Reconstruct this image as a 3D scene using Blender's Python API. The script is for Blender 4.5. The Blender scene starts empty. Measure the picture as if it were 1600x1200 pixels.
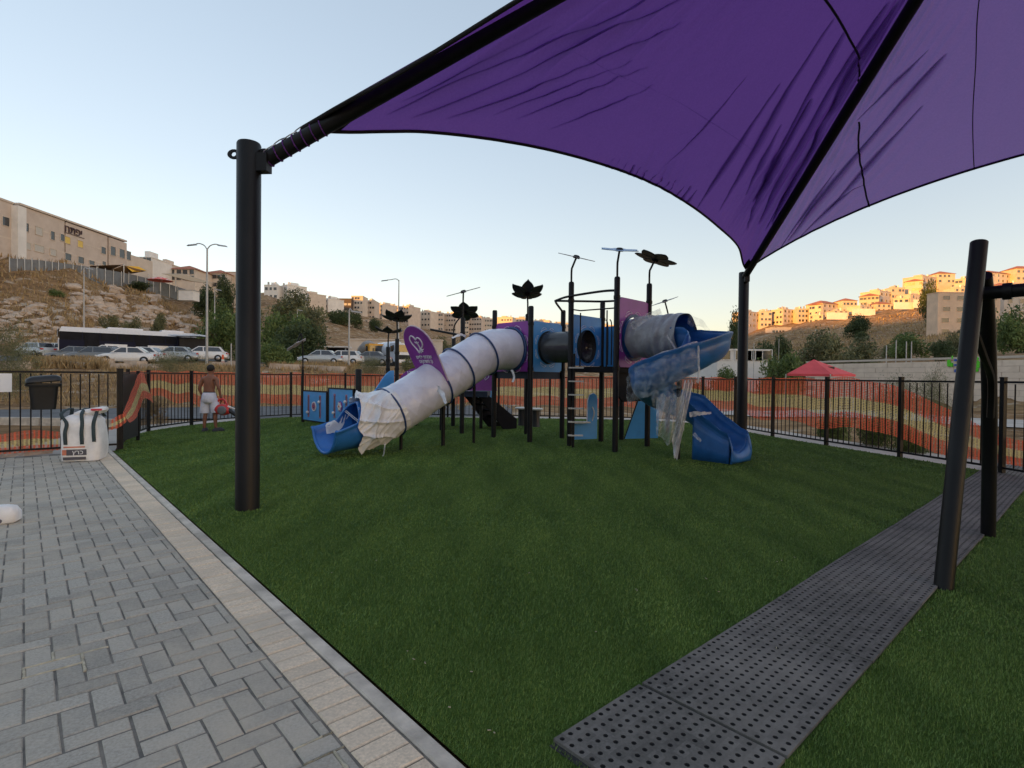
import bpy, math, random
import numpy as np
from mathutils import Vector, Matrix

SC = bpy.context.scene
COL = SC.collection
random.seed(11)
RNG = np.random.default_rng(11)
R = math.radians

# ------------------------------------------------------------------ camera
FPX = 850.0                      # focal length in photograph pixels (1600 wide)
CAM_Z = 1.53
ROLL, PITCH = 0.0107, 0.0130     # right side tipped up a little, looking slightly down
cam = bpy.data.objects.new('camera', bpy.data.cameras.new('camera'))
COL.objects.link(cam)
cam.data.sensor_width = 36.0
cam.data.sensor_fit = 'HORIZONTAL'
cam.data.lens = 36.0 * FPX / 1600.0
cam.data.clip_start = 0.05
cam.data.clip_end = 6000.0
fw = Vector((0, math.cos(PITCH), -math.sin(PITCH)))
rt = Vector((math.cos(ROLL), 0, math.sin(ROLL)))
up = rt.cross(fw).normalized()
rt = fw.cross(up).normalized()
cm = Matrix((rt, up, -fw)).transposed().to_4x4()
cm.translation = (0, 0, CAM_Z)
cam.matrix_world = cm
SC.camera = cam

# ------------------------------------------------------------------ sky, sun, exposure
SUN_EL, SUN_ROT = 4.0, 128.0     # low sun behind the left shoulder, already behind the western ridge
world = bpy.data.worlds.new('World')
SC.world = world
world.use_nodes = True
wn = world.node_tree
bg = wn.nodes['Background']
sky = wn.nodes.new('ShaderNodeTexSky')
sky.sky_type = 'NISHITA'
sky.sun_disc = False
sky.sun_elevation = R(SUN_EL)
sky.sun_rotation = R(SUN_ROT)
sky.altitude = 700
sky.air_density = 1.0
sky.dust_density = 1.3
sky.ozone_density = 1.2
gm = wn.nodes.new('ShaderNodeGamma'); gm.inputs[1].default_value = 0.52
hs = wn.nodes.new('ShaderNodeHueSaturation'); hs.inputs['Saturation'].default_value = 1.22
wb = wn.nodes.new('ShaderNodeMix'); wb.data_type = 'RGBA'; wb.blend_type = 'MULTIPLY'
wb.inputs['Factor'].default_value = 1.0; wb.inputs['B'].default_value = (1.03, 0.92, 0.915, 1)
wn.links.new(sky.outputs[0], gm.inputs[0]); wn.links.new(gm.outputs[0], hs.inputs['Color'])
wn.links.new(hs.outputs[0], wb.inputs['A']); wn.links.new(wb.outputs['Result'], bg.inputs[0])
bg.inputs[1].default_value = 0.15
sun = bpy.data.objects.new('sun', bpy.data.lights.new('sun', 'SUN'))
COL.objects.link(sun)
sun.data.energy = 1.9
sun.data.angle = R(0.5)
sun.data.color = (1.0, 0.42, 0.05)
SUN_DIR = Vector((-math.sin(R(SUN_ROT)) * math.cos(R(SUN_EL)), math.cos(R(SUN_ROT)) * math.cos(R(SUN_EL)), math.sin(R(SUN_EL))))
sun.rotation_euler = (-SUN_DIR).to_track_quat('-Z', 'Y').to_euler()
sun.location = (0, 0, 60)
SC.view_settings.view_transform = 'Standard'
SC.view_settings.look = 'None'
SC.view_settings.exposure = 2.22
SC.view_settings.gamma = 1.0
SC.view_settings.use_curve_mapping = False
SC.cycles.max_bounces = 6
SC.cycles.diffuse_bounces = 3
SC.cycles.transparent_max_bounces = 12

# ------------------------------------------------------------------ frames and pixel look-up
U = Vector((-0.668, 0.744, 0))          # along the kerb, away from the camera
V = Vector((0.744, 0.668, 0))           # along the rubber walkway
def AB(a, b, z=0.0):
    return Vector((U.x * a + V.x * b, U.y * a + V.y * b, z))
def hor(px):
    return 589.0 + ROLL * (px - 800.0)
def at(px, D, py=None, z=0.0):
    """world point at depth D seen in photograph column px (row py, or height z)"""
    X = (px - 800.0) / FPX * D
    if py is not None:
        z = CAM_Z + (hor(px) - py) / FPX * D
    return Vector((X, D, z))
def gnd(px, py):
    """point of the flat playground seen at a photograph pixel"""
    D = CAM_Z * FPX / (py - hor(px))
    return Vector(((px - 800.0) / FPX * D, D, 0))

# ------------------------------------------------------------------ materials
MATS = {}
def mat(name, col, rough=0.6, metal=0.0, var=0.18, scale=6.0, bump=0.0, bscale=None, col2=None, spec=0.5,
        coat=0.0, detail=6.0, coords='Object', lo=0.35, hi=0.65, emit=None, stretch=None):
    if name in MATS:
        return MATS[name]
    m = bpy.data.materials.new(name)
    m.use_nodes = True
    nt = m.node_tree
    b = nt.nodes['Principled BSDF']
    b.inputs['Roughness'].default_value = rough
    b.inputs['Metallic'].default_value = metal
    b.inputs['Specular IOR Level'].default_value = spec
    b.inputs['Coat Weight'].default_value = coat
    tc = nt.nodes.new('ShaderNodeTexCoord')
    src = tc.outputs[coords]
    if stretch:
        mp = nt.nodes.new('ShaderNodeMapping'); mp.inputs['Scale'].default_value = stretch
        nt.links.new(src, mp.inputs['Vector']); src = mp.outputs[0]
    n = nt.nodes.new('ShaderNodeTexNoise')
    n.inputs['Scale'].default_value = scale
    n.inputs['Detail'].default_value = detail
    n.inputs['Roughness'].default_value = 0.62
    nt.links.new(src, n.inputs['Vector'])
    rp = nt.nodes.new('ShaderNodeValToRGB')
    c = Vector(col[:3])
    d = Vector(col2[:3]) if col2 else c * (1 - var)
    h = c if col2 else c * (1 + var * 0.7)
    rp.color_ramp.elements[0].position = lo; rp.color_ramp.elements[0].color = (*d, 1)
    rp.color_ramp.elements[1].position = hi; rp.color_ramp.elements[1].color = (*h, 1)
    nt.links.new(n.outputs['Fac'], rp.inputs['Fac'])
    nt.links.new(rp.outputs['Color'], b.inputs['Base Color'])
    if bump:
        n2 = nt.nodes.new('ShaderNodeTexNoise')
        n2.inputs['Scale'].default_value = bscale or scale * 6
        n2.inputs['Detail'].default_value = 5
        nt.links.new(src, n2.inputs['Vector'])
        bp = nt.nodes.new('ShaderNodeBump')
        bp.inputs['Strength'].default_value = bump
        bp.inputs['Distance'].default_value = 0.02
        nt.links.new(n2.outputs['Fac'], bp.inputs['Height'])
        nt.links.new(bp.outputs['Normal'], b.inputs['Normal'])
    if emit:
        b.inputs['Emission Color'].default_value = (*emit[:3], 1)
        b.inputs['Emission Strength'].default_value = emit[3]
    MATS[name] = m
    return m
def leafmat(name, c1, c2, trans=0.25, island=True):
    """two-tone foliage, each leaf its own shade, some light passing through"""
    if name in MATS:
        return MATS[name]
    m = bpy.data.materials.new(name); m.use_nodes = True
    nt = m.node_tree; b = nt.nodes['Principled BSDF']
    g = nt.nodes.new('ShaderNodeNewGeometry')
    n = nt.nodes.new('ShaderNodeTexNoise'); n.inputs['Scale'].default_value = 1.3; n.inputs['Detail'].default_value = 3
    tc = nt.nodes.new('ShaderNodeTexCoord'); nt.links.new(tc.outputs['Object'], n.inputs['Vector'])
    a = nt.nodes.new('ShaderNodeMath'); a.operation = 'MULTIPLY_ADD'; a.inputs[1].default_value = 0.55
    nt.links.new(g.outputs['Random Per Island'], a.inputs[0])
    s = nt.nodes.new('ShaderNodeMath'); s.operation = 'MULTIPLY_ADD'; s.inputs[1].default_value = 1.6; s.inputs[2].default_value = -0.55
    nt.links.new(n.outputs['Fac'], s.inputs[0]); nt.links.new(s.outputs[0], a.inputs[2])
    rp = nt.nodes.new('ShaderNodeValToRGB')
    rp.color_ramp.elements[0].position = 0.1; rp.color_ramp.elements[0].color = (*c1, 1)
    rp.color_ramp.elements[1].position = 0.9; rp.color_ramp.elements[1].color = (*c2, 1)
    nt.links.new(a.outputs[0], rp.inputs['Fac']); nt.links.new(rp.outputs['Color'], b.inputs['Base Color'])
    b.inputs['Roughness'].default_value = 0.6
    b.inputs['Specular IOR Level'].default_value = 0.25
    t = nt.nodes.new('ShaderNodeBsdfTranslucent'); nt.links.new(rp.outputs['Color'], t.inputs['Color'])
    mx = nt.nodes.new('ShaderNodeMixShader'); mx.inputs[0].default_value = trans
    nt.links.new(b.outputs[0], mx.inputs[1]); nt.links.new(t.outputs[0], mx.inputs[2])
    nt.links.new(mx.outputs[0], nt.nodes['Material Output'].inputs['Surface'])
    MATS[name] = m
    return m
def filmmat(name, col, alpha, rough=0.25, bump=0.6, bscale=9.0):
    """thin clear or milky plastic film"""
    if name in MATS:
        return MATS[name]
    m = bpy.data.materials.new(name); m.use_nodes = True
    nt = m.node_tree; b = nt.nodes['Principled BSDF']
    b.inputs['Base Color'].default_value = (*col, 1); b.inputs['Roughness'].default_value = rough
    tc = nt.nodes.new('ShaderNodeTexCoord')
    n = nt.nodes.new('ShaderNodeTexNoise'); n.inputs['Scale'].default_value = bscale; n.inputs['Detail'].default_value = 6
    n.inputs['Distortion'].default_value = 1.2
    nt.links.new(tc.outputs['Object'], n.inputs['Vector'])
    bp = nt.nodes.new('ShaderNodeBump'); bp.inputs['Strength'].default_value = bump; bp.inputs['Distance'].default_value = 0.04
    nt.links.new(n.outputs['Fac'], bp.inputs['Height']); nt.links.new(bp.outputs['Normal'], b.inputs['Normal'])
    tr = nt.nodes.new('ShaderNodeBsdfTransparent')
    mx = nt.nodes.new('ShaderNodeMixShader')
    mr = nt.nodes.new('ShaderNodeMapRange')
    mr.inputs['From Min'].default_value = 0.35; mr.inputs['From Max'].default_value = 0.65
    mr.inputs['To Min'].default_value = max(0, alpha - 0.10); mr.inputs['To Max'].default_value = min(1, alpha + 0.16)
    nt.links.new(n.outputs['Fac'], mr.inputs['Value']); nt.links.new(mr.outputs[0], mx.inputs[0])
    nt.links.new(tr.outputs[0], mx.inputs[1]); nt.links.new(b.outputs[0], mx.inputs[2])
    nt.links.new(mx.outputs[0], nt.nodes['Material Output'].inputs['Surface'])
    MATS[name] = m
    return m

# ------------------------------------------------------------------ mesh building
ORG = {}
def frame(axis):
    axis = Vector(axis).normalized()
    h = Vector((0, 0, 1)) if abs(axis.z) < 0.95 else Vector((1, 0, 0))
    x = h.cross(axis).normalized()
    return x, axis.cross(x).normalized()
class MB:
    def __init__(s):
        s.v = []; s.f = []; s.uv = None
    def add(s, vs, fs):
        k = len(s.v)
        s.v.extend([tuple(p) for p in vs]); s.f.extend([tuple(i + k for i in q) for q in fs])
        return s
    def box(s, c, size, ex=(1, 0, 0), ey=None, ez=(0, 0, 1), taper=1.0):
        c = Vector(c); ex = Vector(ex).normalized(); ez = Vector(ez).normalized()
        ey = Vector(ey).normalized() if ey else ez.cross(ex).normalized()
        hx, hy, hz = size[0] / 2, size[1] / 2, size[2] / 2
        vs = []
        for dz in (-1, 1):
            t = taper if dz > 0 else 1.0
            for dx, dy in ((-1, -1), (1, -1), (1, 1), (-1, 1)):
                vs.append(c + ex * dx * hx * t + ey * dy * hy * t + ez * dz * hz)
        return s.add(vs, [(3, 2, 1, 0), (4, 5, 6, 7), (0, 1, 5, 4), (1, 2, 6, 5), (2, 3, 7, 6), (3, 0, 4, 7)])
    def tube(s, pts, r, n=12, caps=True, closed=False):
        pts = [Vector(p) for p in pts]; m = len(pts)
        rs = [r] * m if not hasattr(r, '__len__') else list(r)
        vs = []; fs = []
        x = None
        for i, p in enumerate(pts):
            if closed:
                t = (pts[(i + 1) % m] - pts[i - 1])
            else:
                t = pts[min(i + 1, m - 1)] - pts[max(i - 1, 0)]
            t.normalize()
            if x is None:
                x, y = frame(t)
            else:
                x = (x - t * x.dot(t)).normalized(); y = t.cross(x)
            for k in range(n):
                an = 2 * math.pi * k / n
                vs.append(p + (x * math.cos(an) + y * math.sin(an)) * rs[i])
        L = m if closed else m - 1
        for i in range(L):
            a = i * n; c = ((i + 1) % m) * n
            for k in range(n):
                fs.append((a + k, a + (k + 1) % n, c + (k + 1) % n, c + k))
        if caps and not closed:
            fs.append(tuple(range(n - 1, -1, -1))); fs.append(tuple((m - 1) * n + k for k in range(n)))
        return s.add(vs, fs)
    def lathe(s, prof, n=16, c=(0, 0, 0), axis=(0, 0, 1), cap=True):
        axis = Vector(axis).normalized(); x, y = frame(axis); c = Vector(c)
        vs = []; fs = []
        for r, z in prof:
            for k in range(n):
                an = 2 * math.pi * k / n
                vs.append(c + axis * z + (x * math.cos(an) + y * math.sin(an)) * r)
        for i in range(len(prof) - 1):
            for k in range(n):
                fs.append((i * n + k, i * n + (k + 1) % n, (i + 1) * n + (k + 1) % n, (i + 1) * n + k))
        if cap:
            fs.append(tuple(range(n - 1, -1, -1))); fs.append(tuple((len(prof) - 1) * n + k for k in range(n)))
        return s.add(vs, fs)
    def prism(s, poly, d, o=(0, 0, 0), ex=(1, 0, 0), ey=(0, 1, 0), ez=None):
        """polygon in the plane (ex, ey), extruded by d along ez"""
        o = Vector(o); ex = Vector(ex); ey = Vector(ey); ez = Vector(ez) if ez else ex.cross(ey).normalized()
        n = len(poly)
        vs = [o + ex * p[0] + ey * p[1] for p in poly] + [o + ex * p[0] + ey * p[1] + ez * d for p in poly]
        fs = [tuple(range(n - 1, -1, -1)), tuple(range(n, 2 * n))]
        for i in range(n):
            j = (i + 1) % n
            fs.append((i, j, n + j, n + i))
        return s.add(vs, fs)
    def ball(s, c, r, nu=12, nv=8, sc=(1, 1, 1), fn=None):
        c = Vector(c); vs = []; fs = []
        for i in range(1, nv):
            th = math.pi * i / nv
            for k in range(nu):
                ph = 2 * math.pi * k / nu
                d = Vector((math.sin(th) * math.cos(ph), math.sin(th) * math.sin(ph), math.cos(th)))
                q = r * (fn(d) if fn else 1.0)
                vs.append(c + Vector((d.x * q * sc[0], d.y * q * sc[1], d.z * q * sc[2])))
        t = len(vs); vs.append(c + Vector((0, 0, r * sc[2]))); vs.append(c - Vector((0, 0, r * sc[2])))
        for i in range(nv - 2):
            for k in range(nu):
                fs.append((i * nu + k, (i + 1) * nu + k, (i + 1) * nu + (k + 1) % nu, i * nu + (k + 1) % nu))
        for k in range(nu):
            fs.append((t, k, (k + 1) % nu)); fs.append((t + 1, (nv - 2) * nu + (k + 1) % nu, (nv - 2) * nu + k))
        return s.add(vs, fs)
    def grid(s, fn, nu, nv):
        vs = [fn(i / nu, j / nv) for j in range(nv + 1) for i in range(nu + 1)]
        fs = [(j * (nu + 1) + i, j * (nu + 1) + i + 1, (j + 1) * (nu + 1) + i + 1, (j + 1) * (nu + 1) + i) for j in range(nv) for i in range(nu)]
        return s.add(vs, fs)
    def mesh(s, name, m=None, smooth=None, org=None):
        me = bpy.data.meshes.new(name)
        vs = s.v
        if org is not None and tuple(org) != (0, 0, 0):
            vs = [(p[0] - org[0], p[1] - org[1], p[2] - org[2]) for p in vs]
        me.from_pydata(vs, [], s.f)
        if m is not None:
            for q in (m if isinstance(m, (list, tuple)) else [m]):
                me.materials.append(q)
        if smooth is not None:
            me.polygons.foreach_set('use_smooth', [True] * len(me.polygons))
            me.set_sharp_from_angle(angle=R(smooth))
        me.update()
        return me
    def build(s, name, m, parent=None, smooth=None, org=None, solid=0.0):
        """ONE mesh object; a child's vertices are taken relative to its parent's place"""
        if parent is not None:
            org = ORG[parent.name]
            me = s.mesh(name, m, smooth, org)
        else:
            org = Vector(org) if org is not None else Vector((0, 0, 0))
            me = s.mesh(name, m, smooth, org)
        o = bpy.data.objects.new(name, me)
        COL.objects.link(o)
        if parent is not None:
            o.parent = parent
        else:
            o.location = org
        if solid:
            md = o.modifiers.new('thickness', 'SOLIDIFY'); md.thickness = solid; md.offset = 0
        ORG[o.name] = org
        return o
def tag(o, label=None, cat=None, group=None, kind=None):
    if label: o['label'] = label
    if cat: o['category'] = cat
    if group: o['group'] = group
    if kind: o['kind'] = kind
    return o
def thing(name, label, cat, loc=(0, 0, 0), group=None):
    o = bpy.data.objects.new(name, None)
    COL.objects.link(o)
    o.location = loc; o.empty_display_size = 0.2
    ORG[o.name] = Vector(loc)
    return tag(o, label, cat, group)
def inst(name, me, parent, loc, rotz=0.0, scale=None, mtx=None):
    """another object on shared mesh data, a child at a world place"""
    o = bpy.data.objects.new(name, me)
    COL.objects.link(o)
    if parent is not None:
        o.parent = parent
        loc = Vector(loc) - ORG[parent.name]
    if mtx is not None:
        o.matrix_local = Matrix.Translation(loc) @ mtx
    else:
        o.location = loc; o.rotation_euler = (0, 0, rotz)
        if scale is not None: o.scale = scale
    return o
def copy_tree(o, parent=None):
    c = o.copy(); COL.objects.link(c); c.parent = parent
    for ch in list(o.children):
        copy_tree(ch, c)
    return c
def catmull(pts, n=8):
    P = [Vector(p) for p in pts]; out = []
    for i in range(len(P) - 1):
        p0 = P[max(i - 1, 0)]; p1 = P[i]; p2 = P[i + 1]; p3 = P[min(i + 2, len(P) - 1)]
        for k in range(n):
            t = k / n
            out.append(0.5 * ((2 * p1) + (p2 - p0) * t + (2 * p0 - 5 * p1 + 4 * p2 - p3) * t * t + (3 * p1 - p0 - 3 * p2 + p3) * t ** 3))
    out.append(P[-1])
    return out
def writing(s, size, o, ex, ey, depth, m, name, parent, align='CENTER'):
    """raised lettering as a mesh; s is given in the order seen from left to right"""
    cu = bpy.data.curves.new(name, 'FONT'); cu.body = s; cu.size = size; cu.extrude = depth
    cu.align_x = align; cu.align_y = 'CENTER'; cu.resolution_u = 3
    t = bpy.data.objects.new(name, cu); COL.objects.link(t)
    dg = bpy.context.evaluated_depsgraph_get()
    me = bpy.data.meshes.new_from_object(t.evaluated_get(dg))
    bpy.data.objects.remove(t)
    ex = Vector(ex).normalized(); ey = Vector(ey).normalized(); ez = ex.cross(ey)
    M = Matrix((ex, ey, ez)).transposed().to_4x4(); M.translation = Vector(o) - ORG[parent.name]
    me.transform(M)
    me.materials.clear(); me.materials.append(m)
    ob = bpy.data.objects.new(name, me); COL.objects.link(ob); ob.parent = parent
    ORG[ob.name] = ORG[parent.name]
    return ob
def smoothstep(a, b, x):
    t = min(1, max(0, (x - a) / (b - a)))
    return t * t * (3 - 2 * t)
def hsh(i, j=0, k=0):
    x = math.sin(i * 127.1 + j * 311.7 + k * 74.7) * 43758.5453
    return x - math.floor(x)
ORD = ['first', 'second', 'third', 'fourth', 'fifth', 'sixth', 'seventh', 'eighth', 'ninth', 'tenth', 'eleventh', 'twelfth',
       'thirteenth', 'fourteenth', 'fifteenth', 'sixteenth', 'seventeenth', 'eighteenth', 'nineteenth', 'twentieth']

# ================================================================== terrain
TCOL = {
 -300: [(22, 0), (28, .3), (40, 1.9), (52, 2.55), (57, 3.1), (62, 3.4), (68, 6.6), (76, 12.5), (90, 21), (130, 23), (500, 45), (900, 30)],
 0:    [(22, 0), (28, .3), (40, 1.9), (52, 2.55), (57, 3.1), (63, 3.4), (70, 6.6), (80, 12.5), (95, 21), (130, 22.5), (500, 40), (900, 30)],
 100:  [(22, 0), (28, .3), (40, 1.9), (52, 2.55), (57, 3.1), (64, 3.4), (72, 6.8), (85, 12.6), (105, 22), (140, 24), (500, 45), (900, 30)],
 200:  [(22, 0), (28, .3), (40, 1.9), (52, 2.55), (57, 3.1), (66, 3.4), (85, 7.2), (100, 12.5), (125, 24), (160, 26), (500, 50), (900, 30)],
 300:  [(22, 0), (28, .3), (40, 1.9), (52, 2.55), (57, 3.1), (70, 3.5), (100, 8.3), (125, 14.4), (150, 22.9), (220, 30), (500, 55), (900, 30)],
 420:  [(22, 0), (28, .3), (40, 2.0), (52, 2.55), (85, 3.4), (120, 7), (160, 15.5), (220, 31), (300, 47), (500, 62), (900, 40)],
 500:  [(22, 0), (28, .3), (40, 1.8), (52, 2.5), (95, 3.4), (150, 9.5), (220, 22), (300, 38), (400, 52), (600, 66), (900, 40)],
 600:  [(22, 0), (28, .3), (40, 1.8), (52, 2.5), (105, 3.4), (160, 8.4), (250, 21), (350, 38), (470, 48), (700, 60), (1000, 40)],
 700:  [(22, 0), (28, .2), (40, 1.5), (56, 2.6), (110, 3.4), (200, 9), (350, 25), (500, 45), (800, 60), (1100, 40)],
 800:  [(22, 0), (28, .2), (40, 1.2), (60, 2.0), (110, 3), (200, 6), (400, 22), (600, 48), (900, 60), (1200, 40)],
 950:  [(22, -.1), (28, 0), (40, .5), (60, 1.0), (110, 2), (200, 5), (400, 22), (600, 46), (900, 56), (1200, 40)],
 1100: [(20, -.3), (40, -.5), (110, 0), (200, 4), (400, 24), (600, 43), (900, 52), (1200, 40)],
 1200: [(16, -.4), (40, -.5), (90, 0), (150, 5), (250, 17), (350, 38), (450, 45), (700, 46), (1100, 30)],
 1300: [(13, -.4), (60, 0), (100, 4), (180, 12), (250, 21), (310, 38), (360, 46), (600, 50), (1000, 30)],
 1400: [(11, -.4), (55, 0), (70, 3.5), (180, 16), (250, 26), (300, 43), (350, 51), (600, 54), (1000, 30)],
 1500: [(10, -.4), (43, -.4), (48, 3.2), (100, 6), (170, 16), (220, 24), (300, 48), (360, 55), (600, 58), (1000, 30)],
 1600: [(9, -.4), (37, -.4), (42, 3.2), (100, 8), (170, 18), (250, 38), (300, 51), (600, 60), (1000, 30)],
 1900: [(8, -.4), (30, -.4), (38, 3.2), (100, 8), (170, 18), (250, 38), (300, 51), (600, 60), (1000, 30)],
}
TK = sorted(TCOL)
def tz(x, y):
    """height of the land"""
    if y < 6:
        return -0.14
    px = 800 + FPX * x / y
    px = min(max(px, TK[0]), TK[-1])
    k = 0
    while k < len(TK) - 2 and px > TK[k + 1]:
        k += 1
    w = (px - TK[k]) / (TK[k + 1] - TK[k])
    w = w * w * (3 - 2 * w) * 0.4 + w * 0.6
    zz = []
    for c in (TK[k], TK[k + 1]):
        t = TCOL[c]
        zz.append(float(np.interp(y, [q[0] for q in t], [q[1] for q in t])))
    z = zz[0] * (1 - w) + zz[1] * w
    far = smoothstep(66, 90, y)
    z += far * (math.sin(x * .21 + y * .13) * .35 + math.sin(x * .083 - y * .11 + 1) * .8 + math.sin(x * .43 - y * .37) * .18)
    return -0.14 + (z + 0.08) * smoothstep(15, 24, math.hypot(x, y))
def landmat():
    m = bpy.data.materials.new('dry_hillside'); m.use_nodes = True
    nt = m.node_tree; b = nt.nodes['Principled BSDF']; b.inputs['Roughness'].default_value = 0.95
    b.inputs['Specular IOR Level'].default_value = 0.1
    tc = nt.nodes.new('ShaderNodeTexCoord')
    def noise(s, d=6, dist=0.0):
        n = nt.nodes.new('ShaderNodeTexNoise'); n.inputs['Scale'].default_value = s; n.inputs['Detail'].default_value = d
        n.inputs['Roughness'].default_value = 0.65; n.inputs['Distortion'].default_value = dist
        nt.links.new(tc.outputs['Object'], n.inputs['Vector']); return n
    def ramp(n, els):
        r = nt.nodes.new('ShaderNodeValToRGB')
        while len(r.color_ramp.elements) < len(els): r.color_ramp.elements.new(0.5)
        for e, (p, c) in zip(r.color_ramp.elements, els):
            e.position = p; e.color = (*c, 1)
        nt.links.new(n.outputs['Fac'], r.inputs['Fac']); return r
    big = ramp(noise(0.11, 8, 0.6), [(0.3, (.15, .105, .06)), (0.45, (.30, .19, .10)), (0.56, (.40, .27, .15)), (0.7, (.20, .16, .085))])
    small = ramp(noise(0.9, 8), [(0.35, (.55, .5, .45)), (0.62, (1.15, 1.1, 1.05))])
    mx = nt.nodes.new('ShaderNodeMix'); mx.data_type = 'RGBA'; mx.blend_type = 'MULTIPLY'; mx.inputs['Factor'].default_value = 1
    nt.links.new(big.outputs['Color'], mx.inputs['A']); nt.links.new(small.outputs['Color'], mx.inputs['B'])
    rock = ramp(noise(0.35, 9, 1.0), [(0.56, (0, 0, 0)), (0.62, (1, 1, 1))])
    m2 = nt.nodes.new('ShaderNodeMix'); m2.data_type = 'RGBA'; m2.inputs['B'].default_value = (.50, .40, .30, 1)
    nt.links.new(rock.outputs['Color'], m2.inputs['Factor']); nt.links.new(mx.outputs['Result'], m2.inputs['A'])
    nt.links.new(m2.outputs['Result'], b.inputs['Base Color'])
    bp = nt.nodes.new('ShaderNodeBump'); bp.inputs['Strength'].default_value = 0.9; bp.inputs['Distance'].default_value = 0.6
    nt.links.new(noise(1.4, 8).outputs['Fac'], bp.inputs['Height']); nt.links.new(bp.outputs['Normal'], b.inputs['Normal'])
    return m
LAND = landmat()
radii = [0, 4, 8, 11, 14, 16, 18, 20, 22, 24, 27, 30, 34, 38, 42, 46, 50, 54, 58, 62, 66, 70, 75, 80, 85, 90, 96, 102, 110, 118, 127, 136, 146, 157,
         170, 185, 200, 215, 232, 250, 270, 290, 310, 330, 350, 375, 400, 430, 460, 500, 540, 580, 630, 690, 760, 850, 950, 1100, 1400, 2200]
angs = [math.atan((p - 800) / FPX) for p in np.linspace(-900, 2500, 200)]
angs += list(np.linspace(angs[-1], angs[0] + 2 * math.pi, 40)[1:-1])
NA = len(angs)
mb = MB()
for r in radii:
    for a in angs:
        x, y = r * math.sin(a), r * math.cos(a)
        if abs(a) < 1.2:       # rings of equal depth in front
            y = r; x = r * math.tan(a)
        mb.v.append((x, y, tz(x, y)))
for i in range(len(radii) - 1):
    for k in range(NA):
        mb.f.append((i * NA + k, i * NA + (k + 1) % NA, (i + 1) * NA + (k + 1) % NA, (i + 1) * NA + k))
ground = tag(mb.build('ground', LAND, smooth=60), kind='structure')
# the ridge to the west, behind the camera: it keeps the valley in shade while the far hilltops still catch the sun
sd = Vector((SUN_DIR.x, SUN_DIR.y, 0)).normalized()
sp = Vector((-sd.y, sd.x, 0))
mb = MB()
def ridge(u, v):
    along = (u - 0.5) * 2600
    across = 380 + v * 420
    crest = 93 + 7 * math.sin(along * .004 + 1) + 4 * math.sin(along * .013)
    h = crest * math.sin(math.pi * min(max(v, 0), 1)) ** 0.8 if 0 < v < 1 else -1.5
    p = sd * across + sp * along
    return (p.x, p.y, h - 0.5)
mb.grid(ridge, 60, 12)
tag(mb.build('hill', LAND, smooth=60), kind='structure')

def drape(name, m, poly_fn, nu, nv, dz=0.03):
    b = MB()
    def f(u, v):
        p = poly_fn(u, v); return (p[0], p[1], tz(p[0], p[1]) + dz)
    b.grid(f, nu, nv)
    return tag(b.build(name, m, smooth=60), kind='structure')
ASPH = mat('asphalt', (.105, .105, .11), rough=.9, var=.3, scale=1.2, bump=.25, bscale=60)
def lerp2(a, b, t): return (a[0] + (b[0] - a[0]) * t, a[1] + (b[1] - a[1]) * t)
# lane just outside the left fence, the car park terrace above it, and the lane on the right
drape('road', ASPH, lambda u, v: (-34 + u * 34, 16.5 + v * 5.5 + max(0, u - .4) * 8), 40, 8, 0.05)
drape('car_park', ASPH, lambda u, v: (lerp2((-75, 45), (6, 60), u)[0], lerp2((-75, 45), (6, 60), u)[1] + 2 + v * 14), 60, 12, 0.05)
drape('service_lane', mat('pale_concrete', (.42, .38, .34), rough=.9, var=.2, scale=.8), lambda u, v: (9 + u * 30 + v * 3, 32 - u * 20 + v * 6), 30, 8, 0.05)
KERBM = mat('kerb_concrete', (.54, .48, .405), rough=.9, var=.3, scale=4, bump=.3, bscale=50)
kb = MB()
for i in range(16):
    x = -33 + i * 1.4
    kb.box((x, 16.3, tz(x, 16.3) + .1), (1.37, .16, .26))
tag(kb.build('road_kerb', KERBM), kind='structure')

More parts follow.
